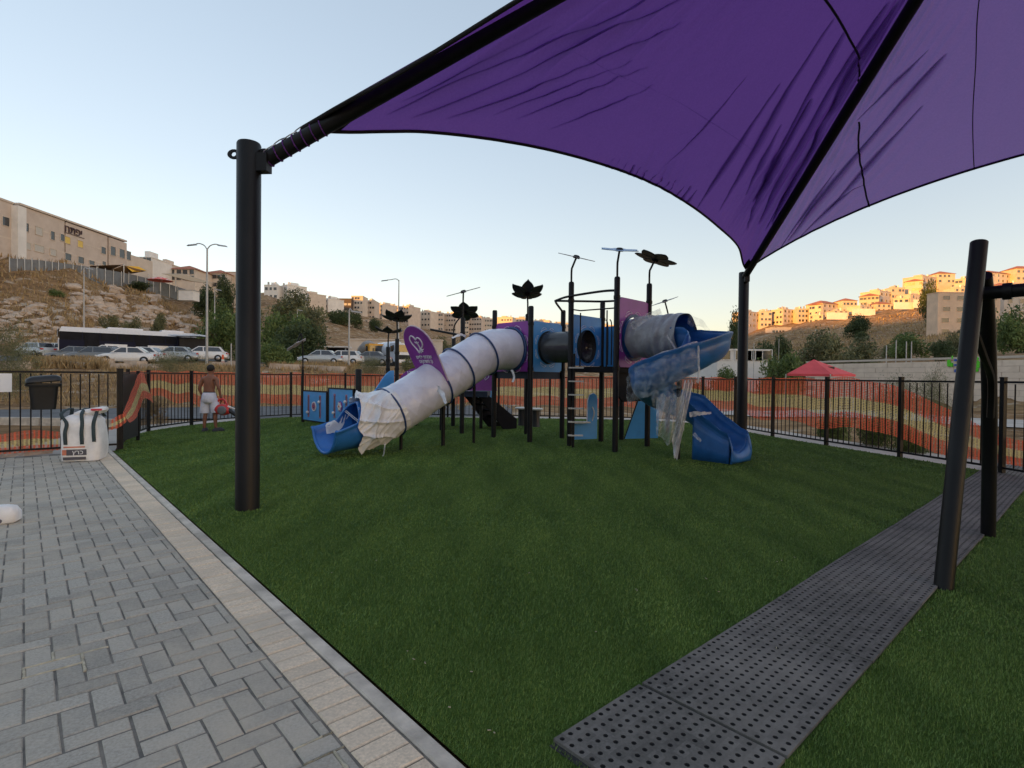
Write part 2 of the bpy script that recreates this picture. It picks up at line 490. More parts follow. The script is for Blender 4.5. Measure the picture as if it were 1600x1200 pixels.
# ================================================================== paving (grey herringbone, beige header course, kerb)
B_TURF, B_KERB, B_BEIGE = 1.288, 1.205, 0.985
A0, A1 = -1.6, 13.25
paving = MB()
def sandmat():
    return mat('joint_sand', (.26, .235, .20), rough=.95, var=.35, scale=5, col2=(.10, .093, .083), bump=.3, bscale=120)
paving.grid(lambda u, v: AB(A0 + (A1 - A0) * u, -14 + (B_KERB + 14) * v, -0.0045), 40, 40)
paving = tag(paving.build('paving', sandmat()), kind='structure')
def brickmat(name, c, var, dust=(.52, .45, .36), dmax=.85):
    """one colour per brick (object or island), speckle and dusty film"""
    m = bpy.data.materials.new(name); m.use_nodes = True
    nt = m.node_tree; b = nt.nodes['Principled BSDF']; b.inputs['Roughness'].default_value = 0.9
    b.inputs['Specular IOR Level'].default_value = 0.25
    g = nt.nodes.new('ShaderNodeNewGeometry'); oi = nt.nodes.new('ShaderNodeObjectInfo')
    ad = nt.nodes.new('ShaderNodeMath'); ad.operation = 'ADD'
    nt.links.new(g.outputs['Random Per Island'], ad.inputs[0]); nt.links.new(oi.outputs['Random'], ad.inputs[1])
    fr = nt.nodes.new('ShaderNodeMath'); fr.operation = 'FRACT'; nt.links.new(ad.outputs[0], fr.inputs[0])
    rp = nt.nodes.new('ShaderNodeValToRGB'); els = rp.color_ramp.elements
    els[0].color = (*[q * (1 - var) for q in c], 1); els[1].color = (*[q * (1 + var) for q in c], 1)
    nt.links.new(fr.outputs[0], rp.inputs['Fac'])
    def noise(s, d):
        n = nt.nodes.new('ShaderNodeTexNoise'); n.inputs['Scale'].default_value = s; n.inputs['Detail'].default_value = d
        n.inputs['Roughness'].default_value = .7
        nt.links.new(g.outputs['Position'], n.inputs['Vector']); return n
    sp_ = nt.nodes.new('ShaderNodeMapRange'); sp_.inputs['From Min'].default_value = .3; sp_.inputs['From Max'].default_value = .7
    sp_.inputs['To Min'].default_value = .72; sp_.inputs['To Max'].default_value = 1.22
    nt.links.new(noise(70, 6).outputs['Fac'], sp_.inputs['Value'])
    mx = nt.nodes.new('ShaderNodeMix'); mx.data_type = 'RGBA'; mx.blend_type = 'MULTIPLY'; mx.inputs['Factor'].default_value = 1
    nt.links.new(rp.outputs['Color'], mx.inputs['A']); nt.links.new(sp_.outputs[0], mx.inputs['B'])
    # dust trodden over the bricks in drifts
    du = nt.nodes.new('ShaderNodeMapRange'); du.inputs['From Min'].default_value = .44; du.inputs['From Max'].default_value = .66
    du.inputs['To Max'].default_value = dmax
    nt.links.new(noise(1.1, 9).outputs['Fac'], du.inputs['Value'])
    m2 = nt.nodes.new('ShaderNodeMix'); m2.data_type = 'RGBA'; m2.inputs['B'].default_value = (*dust, 1)
    nt.links.new(du.outputs[0], m2.inputs['Factor']); nt.links.new(mx.outputs['Result'], m2.inputs['A'])
    nt.links.new(m2.outputs['Result'], b.inputs['Base Color'])
    bp = nt.nodes.new('ShaderNodeBump'); bp.inputs['Strength'].default_value = .35; bp.inputs['Distance'].default_value = .004
    nt.links.new(noise(160, 4).outputs['Fac'], bp.inputs['Height']); nt.links.new(bp.outputs['Normal'], b.inputs['Normal'])
    return m
GREY = brickmat('grey_paver', (.385, .355, .305), .14)
BEIGE = brickmat('beige_paver', (.72, .585, .44), .09)
def brick_geo(a0, a1, b0, b1, h, ch=0.006, ox=0, oy=0):
    """bevelled brick in the paving frame, world coordinates relative to (ox, oy)"""
    lo = [AB(a, b, -.05) for a, b in ((a0, b0), (a1, b0), (a1, b1), (a0, b1))]
    mi = [AB(a, b, h - ch) for a, b in ((a0, b0), (a1, b0), (a1, b1), (a0, b1))]
    hi = [AB(a, b, h) for a, b in ((a0 + ch, b0 + ch), (a1 - ch, b0 + ch), (a1 - ch, b1 - ch), (a0 + ch, b1 - ch))]
    vs = [p - Vector((ox, oy, 0)) for p in lo + mi + hi]
    fs = [(8, 11, 10, 9)]
    for k in (0, 4):
        for i in range(4):
            j = (i + 1) % 4
            fs.append((k + i, k + 4 + i, k + 4 + j, k + j))
    return vs, fs
W_ = 0.117
bricks = []
for i in range(int(A0 / W_), int(13.1 / W_)):
    for j in range(-110, int(B_BEIGE / W_) + 1):
        c = (i - j) % 4
        if c == 0: r = [i, i + 2, j, j + 1]
        elif c == 3: r = [i, i + 1, j, j + 2]
        else: continue
        a0, a1, b0, b1 = r[0] * W_, r[1] * W_, r[2] * W_, min(r[3] * W_, B_BEIGE - .004)
        if b1 - b0 < .03: continue
        p = AB((a0 + a1) / 2, (b0 + b1) / 2)
        if p.y < 0.55: continue
        px = 800 + FPX * p.x / p.y
        py = hor(px) + FPX * CAM_Z / p.y
        if px < -1100 or py > 1700: continue
        d = p.length
        bricks.append((p.y, -1 if (px < -5 or py > 1215) else d, a0, a1, b0, b1, p))
vis = sorted([q for q in bricks if q[1] > 0], key=lambda q: q[1])
near = set(id(q) for q in vis[:300])
rest = MB()
shape = {}
for q in bricks:
    _, d, a0, a1, b0, b1, p = q
    g = .0042
    h = (hsh(a0 * 91, b0 * 57) - .5) * .005 + .001
    if id(q) in near:
        key = (round(a1 - a0, 3), round(b1 - b0, 3))
        if key not in shape:
            t = MB(); w, l = (a1 - a0) / 2, (b1 - b0) / 2
            t.add(*brick_geo(-w + g, w - g, -l + g, l - g, 0.0)); shape[key] = t.mesh('brick', GREY)
        o = inst('brick', shape[key], paving, (p.x, p.y, h))
        o.rotation_euler = ((hsh(a0, b0, 1) - .5) * .02, (hsh(a0, b0, 2) - .5) * .02, (hsh(a0, b0, 3) - .5) * .03)
    else:
        rest.add(*brick_geo(a0 + g, a1 - g, b0 + g, b1 - g, h))
tag(rest.build('far_bricks', GREY, paving), kind='stuff')
t = MB(); t.add(*brick_geo(-.0525, .0525, -.104, .104, 0.0)); bm_ = t.mesh('header_brick', BEIGE)
k = 0
a = -1.3
while a < 13.1:
    p = AB(a + .055, (B_BEIGE + B_KERB) / 2 - .003)
    o = inst('header_brick', bm_, paving, (p.x, p.y, (hsh(k, 5) - .5) * .005 + .004), (hsh(k, 9) - .5) * .03)
    a += .112; k += 1
k = 0; a = -1.4
while a < 13.2:
    t = MB(); t.add(*brick_geo(a + .004, a + .996, B_KERB + .004, B_TURF, .005, .008))
    t.build('kerb_stone', KERBM, paving); a += 1.0; k += 1
# pale spilt mortar in a few near joints
MORT = mat('spilt_mortar', (.50, .45, .34), rough=.95, var=.25, scale=20, bump=.5, bscale=90)
mo = MB()
for (x, y, r_) in ((150, 1008, .14), (40, 1046, .16), (95, 1045, .12), (500, 1170, .12), (545, 1180, .16)):
    c = gnd(x, y); ca, cb = c.dot(U), c.dot(V)
    for q in bricks:
        _, d, a0, a1, b0, b1, p = q
        for (e0, e1) in (((a0, b0), (a1, b0)), ((a0, b0), (a0, b1))):
            ma, mb_ = (e0[0] + e1[0]) / 2, (e0[1] + e1[1]) / 2
            if math.hypot(ma - ca, mb_ - cb) > r_ or hsh(ma * 7, mb_ * 13, x) < .3: continue
            n = 8
            mo.tube([AB(e0[0] + (e1[0] - e0[0]) * i / n + (hsh(i, ma) - .5) * .004, e0[1] + (e1[1] - e0[1]) * i / n + (hsh(i, mb_) - .5) * .004, -.002) for i in range(n + 1)],
                    [.0045 + .004 * hsh(i, ma, mb_) for i in range(n + 1)], 6)
tag(mo.build('mortar_streak', MORT, paving), kind='stuff')

# ================================================================== artificial turf
FENCE = catmull([(-7.83, 10.9, 0), (-8.6, 12.1, 0), (-9.35, 13.6, 0), (-9.6, 15, 0), (-9.4, 16.7, 0), (-8.7, 18.6, 0), (-7.5, 19.8, 0), (-5.7, 20.2, 0),
                 (-2.8, 20.25, 0), (0, 20.2, 0), (2.7, 20.1, 0), (5.2, 19.7, 0), (6.45, 18.4, 0), (6.8, 16.5, 0), (7.03, 14.7, 0), (7.58, 12.0, 0),
                 (8.1, 9.7, 0), (8.45, 7.2, 0), (8.6, 4.5, 0), (8.6, 0, 0)], 10)
def turfz(x, y):
    return 0.012 * math.sin(x * 1.1 + y * .6) + 0.010 * math.sin(x * .5 - y * 1.3 + 1)
outline = [AB(-3.5, B_TURF + .012)] + [AB(a, B_TURF + .012) for a in np.linspace(-2.5, 13.0, 24)] + [p for p in FENCE] + [Vector((8.6, -4, 0)), Vector((2, -4, 0))]
import mathutils.geometry as mg
def in_poly(x, y, P):
    c = False; n = len(P)
    for i in range(n):
        a, b = P[i], P[i - 1]
        if (a.y > y) != (b.y > y) and x < (b.x - a.x) * (y - a.y) / (b.y - a.y) + a.x: c = not c
    return c
def turfmat(name, blade):
    m = bpy.data.materials.new(name); m.use_nodes = True
    nt = m.node_tree; b = nt.nodes['Principled BSDF']
    b.inputs['Roughness'].default_value = .55 if blade else .9
    b.inputs['Specular IOR Level'].default_value = .3 if blade else .1
    g = nt.nodes.new('ShaderNodeNewGeometry')
    def noise(s, d, st=None):
        n = nt.nodes.new('ShaderNodeTexNoise'); n.inputs['Scale'].default_value = s; n.inputs['Detail'].default_value = d
        if st:
            mp = nt.nodes.new('ShaderNodeMapping'); mp.inputs['Scale'].default_value = st; mp.inputs['Rotation'].default_value = (0, 0, R(-42))
            nt.links.new(g.outputs['Position'], mp.inputs['Vector']); nt.links.new(mp.outputs[0], n.inputs['Vector'])
        else:
            nt.links.new(g.outputs['Position'], n.inputs['Vector'])
        return n
    a = nt.nodes.new('ShaderNodeMath'); a.operation = 'MULTIPLY_ADD'; a.inputs[1].default_value = .5 if blade else 0.0
    nt.links.new(g.outputs['Random Per Island'], a.inputs[0])
    s = nt.nodes.new('ShaderNodeMath'); s.operation = 'MULTIPLY_ADD'; s.inputs[1].default_value = 1.15; s.inputs[2].default_value = -.33
    nt.links.new(noise(1.1, 8, (2.2, .45, 1)).outputs['Fac'], s.inputs[0]); nt.links.new(s.outputs[0], a.inputs[2])
    rp = nt.nodes.new('ShaderNodeValToRGB')
    e = rp.color_ramp.elements
    e[0].position = .05; e[0].color = (.058, .112, .022, 1)
    e[1].position = .85; e[1].color = (.170, .255, .055, 1)
    q = e.new(.5); q.color = (.104, .178, .036, 1)
    nt.links.new(a.outputs[0], rp.inputs['Fac']); nt.links.new(rp.outputs['Color'], b.inputs['Base Color'])
    if not blade:
        bp = nt.nodes.new('ShaderNodeBump'); bp.inputs['Strength'].default_value = 1.0; bp.inputs['Distance'].default_value = .03
        nt.links.new(noise(90, 4).outputs['Fac'], bp.inputs['Height']); nt.links.new(bp.outputs['Normal'], b.inputs['Normal'])
    return m
mb = MB()
tri = mg.tessellate_polygon([outline])
pts = [(p.x, p.y, 0.0) for p in outline]
mb.add(pts, [tuple(t) for t in tri])
turf = tag(mb.build('turf', turfmat('turf_backing', False)), kind='structure')
if sum((turf.data.polygons[i].normal.z for i in range(len(turf.data.polygons)))) < 0:
    turf.data.flip_normals()
# pile: single-triangle blades, dense near the camera
WALK_A = (0.86, 1.56)
def blades():
    P = [(p.x, p.y) for p in outline]
    px_ = np.array([p[0] for p in P]); py_ = np.array([p[1] for p in P])
    def inside(x, y):
        c = np.zeros(len(x), bool)
        for i in range(len(P)):
            ax, ay = P[i]; bx, by = P[i - 1]
            if ay == by: continue
            k = (ay > y) != (by > y)
            xi = (bx - ax) * (y - ay) / (by - ay) + ax
            c ^= k & (x < xi)
        return c
    VV = []
    for (d0, d1, dens, w, h) in ((1.0, 3.2, 15500, .0021, .0155), (3.2, 5.5, 6200, .0038, .0165), (5.5, 9, 2400, .0065, .018), (9, 21, 620, .013, .020)):
        X0, X1 = -d1 * 1.15 - .5, d1 * 1.15 + .5
        n = int((X1 - X0) * (d1 - d0) * dens)
        x = RNG.uniform(X0, X1, n); y = RNG.uniform(d0, d1, n)
        k = (np.abs(x) < y * 1.12 + .5) & inside(x, y)
        x, y = x[k], y[k]
        a = x * U.x + y * U.y; b = x * V.x + y * V.y
        k = ~((a > WALK_A[0] - .005) & (a < WALK_A[1] + .005) & (b > 1.635))
        x, y = x[k], y[k]; n = len(x)
        z = np.zeros(n)
        th = RNG.uniform(0, 2 * np.pi, n); hh = h * RNG.uniform(.6, 1.25, n)
        nap = 0.25
        le = RNG.normal(0, .45, n); lx = (np.cos(th + 1.3) * le + .5 * nap) * hh; ly = (np.sin(th + 1.3) * le + .5 * nap) * hh
        v = np.empty((n, 3, 3), np.float32)
        v[:, 0, 0] = x - np.cos(th) * w; v[:, 0, 1] = y - np.sin(th) * w; v[:, 0, 2] = z
        v[:, 1, 0] = x + np.cos(th) * w; v[:, 1, 1] = y + np.sin(th) * w; v[:, 1, 2] = z
        v[:, 2, 0] = x + lx; v[:, 2, 1] = y + ly; v[:, 2, 2] = z + hh
        VV.append(v.reshape(-1, 3))
    v = np.concatenate(VV)
    me = bpy.data.meshes.new('turf_pile')
    n = len(v)
    me.vertices.add(n); me.vertices.foreach_set('co', v.ravel())
    me.loops.add(n); me.loops.foreach_set('vertex_index', np.arange(n, dtype=np.int32))
    me.polygons.add(n // 3); me.polygons.foreach_set('loop_start', np.arange(0, n, 3, dtype=np.int32))
    me.update(calc_edges=True); me.validate()
    me.materials.append(turfmat('turf_blade', True))
    o = bpy.data.objects.new('turf_pile', me); COL.objects.link(o)
    tag(o, 'dark green artificial grass pile covering the playground', 'artificial grass', kind='stuff')
blades()
# scraps and pale specks lying in the pile
SCRAP = mat('pale_scrap', (.34, .31, .22), rough=.8, var=.3, scale=30)
mb = MB()
for (x, y) in ((640, 1025), (650, 1038), (668, 1044), (741, 1058), (770, 1152), (778, 1156), (707, 1115), (953, 868), (1000, 928), (1108, 909), (1128, 930), (1226, 880), (1246, 875), (998, 926),
               (936, 994), (1219, 882), (475, 745), (520, 900), (590, 880), (690, 960), (830, 900), (1450, 762), (1445, 992), (1220, 1020), (905, 800)):
    p = gnd(x, y)
    mb.box((p.x, p.y, .018), (.010 + .008 * hsh(x), .005, .003), ex=(math.cos(x), math.sin(x), .2))
tag(mb.build('turf_scraps', SCRAP), 'pale leaf scraps scattered over the green turf', 'litter', kind='stuff')

# pale concrete strip along the outside of the fence
mb = MB()
def strip(u, v):
    x = u * (len(FENCE) - 2); i = int(x); p = FENCE[i].lerp(FENCE[i + 1], x - i)
    t = (FENCE[min(i + 2, len(FENCE) - 1)] - FENCE[max(i - 1, 0)]).normalized()
    q = p + Vector((-t.y, t.x, 0)) * (.10 + 1.5 * v)
    return (q.x, q.y, max(-.05, tz(q.x, q.y) + .03) if v > .5 else -.03)
mb.grid(strip, 120, 2)
tag(mb.build('concrete_strip', MATS['pale_concrete'], smooth=60), kind='structure')

# ================================================================== rubber walkway tiles
RUB = brickmat('black_rubber', (.125, .120, .110), .2, (.24, .225, .20), .7)
walk = MB(); walk.add([AB(.87, 1.62, .0025), AB(1.55, 1.62, .0025), AB(1.55, 13.4, .0025), AB(.87, 13.4, .0025)], [(0, 1, 2, 3)])
walk = tag(walk.build('walkway', mat('walkway_bed', (.03, .03, .032), rough=.95, var=.2)), kind='structure')
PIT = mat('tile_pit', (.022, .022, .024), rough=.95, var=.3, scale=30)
def tile_mesh(L):
    t = MB(); wd = WALK_A[1] - WALK_A[0] - .006
    na = 13; nb = max(3, int(round(L / (wd / na))))
    ca, cb = wd / na, (L - .006) / nb
    top, dn = .017, .0045
    for i in range(na):
        for j in range(nb):
            x0, y0 = -wd / 2 + i * ca, -L / 2 + .003 + j * cb
            cx, cy = x0 + ca / 2, y0 + cb / 2
            ou = [(x0, y0), (cx, y0), (x0 + ca, y0), (x0 + ca, cy), (x0 + ca, y0 + cb), (cx, y0 + cb), (x0, y0 + cb), (x0, cy)]
            r1, r2 = ca * .215, ca * .165
            an = [math.radians(225 + 45 * k) for k in range(8)]
            i1 = [(cx + r1 * math.cos(q), cy + r1 * math.sin(q)) for q in an]
            i2 = [(cx + r2 * math.cos(q), cy + r2 * math.sin(q)) for q in an]
            vs = [AB(*p, top) for p in ou] + [AB(*p, top) for p in i1] + [AB(*p, dn) for p in i2]
            fs = [(k, (k + 1) % 8, 8 + (k + 1) % 8, 8 + k) for k in range(8)] + [(8 + k, 8 + (k + 1) % 8, 16 + (k + 1) % 8, 16 + k) for k in range(8)] + [tuple(range(16, 24))]
            fs = [tuple(reversed(q)) for q in fs]
            t.add(vs, fs)
    w, l = wd / 2, L / 2 - .003
    c = [(-w, -l), (w, -l), (w, l), (-w, l)]
    vs = [AB(*p, .002) for p in c] + [AB(*p, top) for p in c]
    t.add(vs, [(i, 4 + i, 4 + (i + 1) % 4, (i + 1) % 4) for i in range(4)])
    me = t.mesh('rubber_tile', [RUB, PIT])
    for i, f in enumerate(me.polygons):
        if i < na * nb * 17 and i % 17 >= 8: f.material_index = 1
    return me
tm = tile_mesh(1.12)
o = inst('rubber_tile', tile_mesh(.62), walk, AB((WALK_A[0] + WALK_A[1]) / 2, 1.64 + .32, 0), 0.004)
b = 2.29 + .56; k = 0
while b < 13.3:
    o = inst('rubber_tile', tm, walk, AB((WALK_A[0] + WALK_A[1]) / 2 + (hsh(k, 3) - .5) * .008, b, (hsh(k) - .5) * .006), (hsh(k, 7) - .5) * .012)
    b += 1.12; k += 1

# ================================================================== shade canopy
BLK = mat('black_powder_coat', (.008, .008, .010), rough=.45, spec=.25, var=.35, scale=9, bump=.12, bscale=140)
BLKPOLE = mat('black_painted_steel', (.008, .008, .009), rough=.42, spec=.22, var=.4, scale=5, bump=.1, bscale=90, stretch=(1, 1, .25))
WEB = mat('black_webbing', (.012, .011, .015), rough=.85, var=.3, scale=40)
STEEL = mat('galvanised_steel', (.45, .46, .47), rough=.4, metal=.8, var=.2, scale=25)
def clothmat(name, openness):
    m = bpy.data.materials.new(name); m.use_nodes = True
    nt = m.node_tree; b = nt.nodes['Principled BSDF']
    tc = nt.nodes.new('ShaderNodeTexCoord')
    n = nt.nodes.new('ShaderNodeTexNoise'); n.inputs['Scale'].default_value = 34; n.inputs['Detail'].default_value = 9
    n.inputs['Roughness'].default_value = .75
    n3 = nt.nodes.new('ShaderNodeTexNoise'); n3.inputs['Scale'].default_value = .7; n3.inputs['Detail'].default_value = 5
    nt.links.new(tc.outputs['Object'], n.inputs['Vector']); nt.links.new(tc.outputs['Object'], n3.inputs['Vector'])
    ad = nt.nodes.new('ShaderNodeMath'); ad.operation = 'MULTIPLY_ADD'; ad.inputs[1].default_value = .55
    nt.links.new(n.outputs['Fac'], ad.inputs[0])
    m3 = nt.nodes.new('ShaderNodeMath'); m3.operation = 'MULTIPLY'; m3.inputs[1].default_value = .45
    nt.links.new(n3.outputs['Fac'], m3.inputs[0]); nt.links.new(m3.outputs[0], ad.inputs[2])
    rp = nt.nodes.new('ShaderNodeValToRGB'); e = rp.color_ramp.elements
    e[0].position = .34; e[0].color = (.135, .036, .245, 1); e[1].position = .66; e[1].color = (.275, .105, .450, 1)
    nt.links.new(ad.outputs[0], rp.inputs['Fac']); nt.links.new(rp.outputs['Color'], b.inputs['Base Color'])
    b.inputs['Roughness'].default_value = .8; b.inputs['Specular IOR Level'].default_value = .15
    tl = nt.nodes.new('ShaderNodeBsdfTranslucent'); tl.inputs['Color'].default_value = (.235, .072, .42, 1)
    tr = nt.nodes.new('ShaderNodeBsdfTransparent'); tr.inputs['Color'].default_value = (.62, .55, .72, 1)
    m1 = nt.nodes.new('ShaderNodeMixShader'); m1.inputs[0].default_value = .50
    m2 = nt.nodes.new('ShaderNodeMixShader'); m2.inputs[0].default_value = openness
    nt.links.new(b.outputs[0], m1.inputs[1]); nt.links.new(tl.outputs[0], m1.inputs[2])
    nt.links.new(m1.outputs[0], m2.inputs[1]); nt.links.new(tr.outputs[0], m2.inputs[2])
    nt.links.new(m2.outputs[0], nt.nodes['Material Output'].inputs['Surface'])
    return m
CLOTH = clothmat('purple_shade_cloth', .03)
CLOTH_GLARE = clothmat('sky_glare_cloth', .15)       # same cloth made clearer, to put sky glare into the right panel
CL, CR, PK = Vector((-2.88, 6.2, 3.92)), Vector((6.05, 14.25, 4.2)), Vector((5.81, 5.4, 8.44))
C3, C4 = CL - U * 12.9, CR - U * 12.9
canopy = thing('shade_canopy', 'large purple four-sided shade canopy on black steel poles over the lawn', 'shade canopy', (1.5, 10.2, 0))
QB = [0, .40, .66, .80, .84, .77, .62, .41, 0]
CLF, CRF = CL.lerp(PK, .055), CR.lerp(PK, .012)
def edge_back(t): return CLF.lerp(CRF, t) + (-U * 1.05 + Vector((0, 0, .68))) * qb(t)
def qb(t):
    x = t * 8; i = min(int(x), 7); f = x - i
    q = [QB[max(i - 1, 0)], QB[i], QB[i + 1], QB[min(i + 2, 8)]]
    return 0.5 * (2 * q[1] + (q[2] - q[0]) * f + (2 * q[0] - 5 * q[1] + 4 * q[2] - q[3]) * f * f + (3 * q[1] - q[0] - 3 * q[2] + q[3]) * f ** 3)
def edge_right(t): return CRF.lerp(C4, t) + (-V * 1.6 + Vector((0, 0, 1.0))) * 4 * t * (1 - t)
def edge_left(t): return CLF.lerp(C3, t) + (V * 1.6 + Vector((0, 0, 1.0))) * 4 * t * (1 - t)
def edge_near(t): return C3.lerp(C4, t) + (U * 1.6 + Vector((0, 0, 1.0))) * 4 * t * (1 - t)
def crease(x, sharp=5.0):
    """a row of narrow ridges with flat cloth between them"""
    f = x - math.floor(x)
    k = math.floor(x)
    c = .5 + .3 * (hsh(k, 3) - .5)
    return (0.35 + .65 * hsh(k, 8)) * math.exp(-((f - c) * sharp) ** 2)
def fold_back(s, t):
    h = 0.0
    # folds fanning out of the left corner along the rafter
    w = math.exp(-(t / .20) ** 2) * smoothstep(.05, .25, s) * (1 - .6 * smoothstep(.6, 1, s))
    h -= .13 * w * crease(t * 19 + s * .8 + .2, 4.5)
    w = math.exp(-((t - .27) / .13) ** 2) * smoothstep(.05, .2, s) * (1 - smoothstep(.35, .7, s))
    h -= .045 * w * crease(t * 42 + s * 9, 4.0)
    # long folds running beside the right rafter
    w = math.exp(-((1 - t) / .15) ** 2) * smoothstep(.01, .15, s)
    h -= .16 * w * crease((1 - t) * 22 - s * 1.6, 3.6)
    w = math.exp(-((t - .80) / .07) ** 2) * math.exp(-((s - .16) / .16) ** 2)
    h -= .07 * w * crease(t * 60 + s * 4, 4.0)
    # short puckers along the back hem
    w = math.exp(-(s / .085) ** 2) * math.exp(-((t - .50) / .10) ** 2)
    h -= .085 * w * crease(t * 62 + s * 22, 3.2)
    h += .05 * math.sin(t * 7 + 1) * math.sin(s * 5) * s * (1 - s)
    h += .006 * math.sin(t * 160 + math.sin(s * 30) * 2) * math.sin(s * 55 + t * 20)
    return h
def fold_right(s, t):
    h = -.10 * math.exp(-(t / .09) ** 2) * crease(t * 38 + s * 3, 4)
    h -= .055 * crease(t * 24 - s * 9, 5) * math.exp(-((t - .15) / .10) ** 2) * (1 - smoothstep(.4, .8, s))
    h += .05 * math.sin(t * 9) * math.sin(s * 6 + 1) * s * (1 - s)
    h += .006 * math.sin(t * 150 + math.sin(s * 30) * 2) * math.sin(s * 50 + t * 20)
    return h
def panel(edge, fold, nu, nv, smax=.985):
    g = MB()
    def f(u, v):
        t = u; s = v * smax
        p = edge(t).lerp(PK, s)
        e = .02
        du = edge(min(1, t + e)).lerp(PK, s) - edge(max(0, t - e)).lerp(PK, s)
        dv = PK - edge(t)
        n = du.cross(dv)
        n.normalize()
        belly = -0.10 * math.sin(math.pi * t) * math.sin(math.pi * min(1, s * 1.1))
        p = p + n * fold(s, t) * smoothstep(0, .025, t) * smoothstep(0, .02, 1 - t) * (.25 + .75 * smoothstep(0, .03, s)) + Vector((0, 0, belly + .13))
        return p
    g.grid(f, nu, nv)
    return g, f
gb, fb = panel(edge_back, fold_back, 420, 120)
gr, fr_ = panel(edge_right, fold_right, 380, 90)
gl, fl = panel(edge_left, lambda s, t: .03 * math.sin(t * 40) * math.exp(-(t / .2) ** 2), 80, 30)
gn, fn_ = panel(edge_near, lambda s, t: 0.0, 40, 20)
for nm, g in (('back_panel', gb), ('right_panel', gr), ('left_panel', gl), ('near_panel', gn)):
    o = g.build(nm, CLOTH_GLARE if nm == 'right_panel' else CLOTH, canopy, smooth=180)
hem = lambda f, n: [Vector(f(i / n, 0)) for i in range(n + 1)]
for nm, f, n in (('hem', fb, 90), ('hem', fr_, 70), ('hem', fl, 60), ('hem', fn_, 40)):
    MB().tube(hem(f, n), .022, 6).build('hem', WEB, canopy, smooth=60)
# dark corner patch at the left pole
cp = MB()
cp.grid(lambda u, v: Vector(fb(.034 * u * (1 - v * .25), v * .05)) + Vector((0, 0, -.015)), 8, 6)
cp.grid(lambda u, v: Vector(fl(.03 * u * (1 - v * .2), v * .05)) + Vector((0, 0, -.015)), 8, 6)
cp.build('corner_patch', WEB, canopy, smooth=180)
cp = MB()
cp.grid(lambda u, v: Vector(fb(1 - .03 * u * (1 - v * .2), v * .035)) + Vector((0, 0, -.015)), 8, 6)
cp.grid(lambda u, v: Vector(fr_(.012 * u * (1 - v * .2), v * .035)) + Vector((0, 0, -.015)), 8, 6)
cp.build('corner_patch', WEB, canopy, smooth=180)
# cords and seams sewn across the cloth
_proj = {}
def on_cloth(f, pix):
    """surface points seen at the given photograph pixels"""
    if f not in _proj:
        T = []
        for i in range(161):
            for j in range(101):
                p = Vector(f(i / 160, j / 100))
                if p.y < .5: continue
                qx = 800 + FPX * p.x / p.y
                T.append((qx, hor(qx) - FPX * (p.z - CAM_Z) / p.y, i / 160, j / 100))
        _proj[f] = np.array(T)
    T = _proj[f]
    uv = []
    for x, y in pix:
        k = int(np.argmin((T[:, 0] - x) ** 2 + (T[:, 1] - y) ** 2)); uv.append(Vector((T[k, 2], T[k, 3], 0)))
    uv = catmull(uv, 10)
    return [Vector(f(min(1, max(0, q.x)), min(1, max(0, q.y)))) + Vector((0, 0, -.022)) for q in uv]
for f, pix, r_, nm in ((fr_, [(1336, 190), (1334, 205), (1342, 270), (1357, 338)], .016, 'cord'),
                       (fb, [(1334, 175), (1338, 130), (1312, 55), (1275, -5)], .016, 'cord'),
                       (fr_, [(1519, 0), (1515, 100), (1514, 200), (1521, 283)], .007, 'seam')):
    MB().tube(on_cloth(f, pix), r_, 6).build(nm, WEB if r_ > .006 else CLOTH, canopy, smooth=60)
# shading of the folds, painted on as nested dark see-through strips
def shadow_and_seam_mat():
    m = bpy.data.materials.new('painted_shadow_and_seam'); m.use_nodes = True
    nt = m.node_tree; b = nt.nodes['Principled BSDF']
    b.inputs['Base Color'].default_value = (.15, .045, .27, 1); b.inputs['Roughness'].default_value = .85; b.inputs['Specular IOR Level'].default_value = .1
    tr = nt.nodes.new('ShaderNodeBsdfTransparent'); tr.inputs['Color'].default_value = (.95, .93, 1, 1)
    mx = nt.nodes.new('ShaderNodeMixShader'); mx.inputs[0].default_value = .80
    nt.links.new(b.outputs[0], mx.inputs[1]); nt.links.new(tr.outputs[0], mx.inputs[2])
    nt.links.new(mx.outputs[0], nt.nodes['Material Output'].inputs['Surface'])
    return m
SHADOW_AND_SEAM = shadow_and_seam_mat()
def shadow_and_seam(f, pix, w):
    c = on_cloth(f, pix)
    n = len(c)
    g = MB()
    for lay, (ws, dz) in enumerate(((2.2, .006), (1.6, .002), (1.1, -.002), (.7, -.006), (.4, -.010), (.18, -.014))):
        vs = []; fs = []
        for i, p in enumerate(c):
            t_ = (c[min(i + 1, n - 1)] - c[max(i - 1, 0)]).normalized()
            sd_ = t_.cross(Vector((.2, -.6, 1))).normalized()
            u = i / (n - 1)
            ww = w * ws * (math.sin(math.pi * u) ** .7 + .02) * (.8 + .3 * math.sin(u * 9 + w * 60))
            sh = sd_ * w * .25 * (1 - ws)
            vs += [p + sh - sd_ * ww * .5 + Vector((0, 0, dz)), p + sh + sd_ * ww * .5 + Vector((0, 0, dz))]
        for i in range(n - 1): fs.append((2 * i, 2 * i + 1, 2 * i + 3, 2 * i + 2))
        g.add(vs, fs)
    tag(g.build('shadow_and_seam', SHADOW_AND_SEAM, canopy, smooth=60), kind='stuff') if False else g.build('shadow_and_seam', SHADOW_AND_SEAM, canopy, smooth=60)
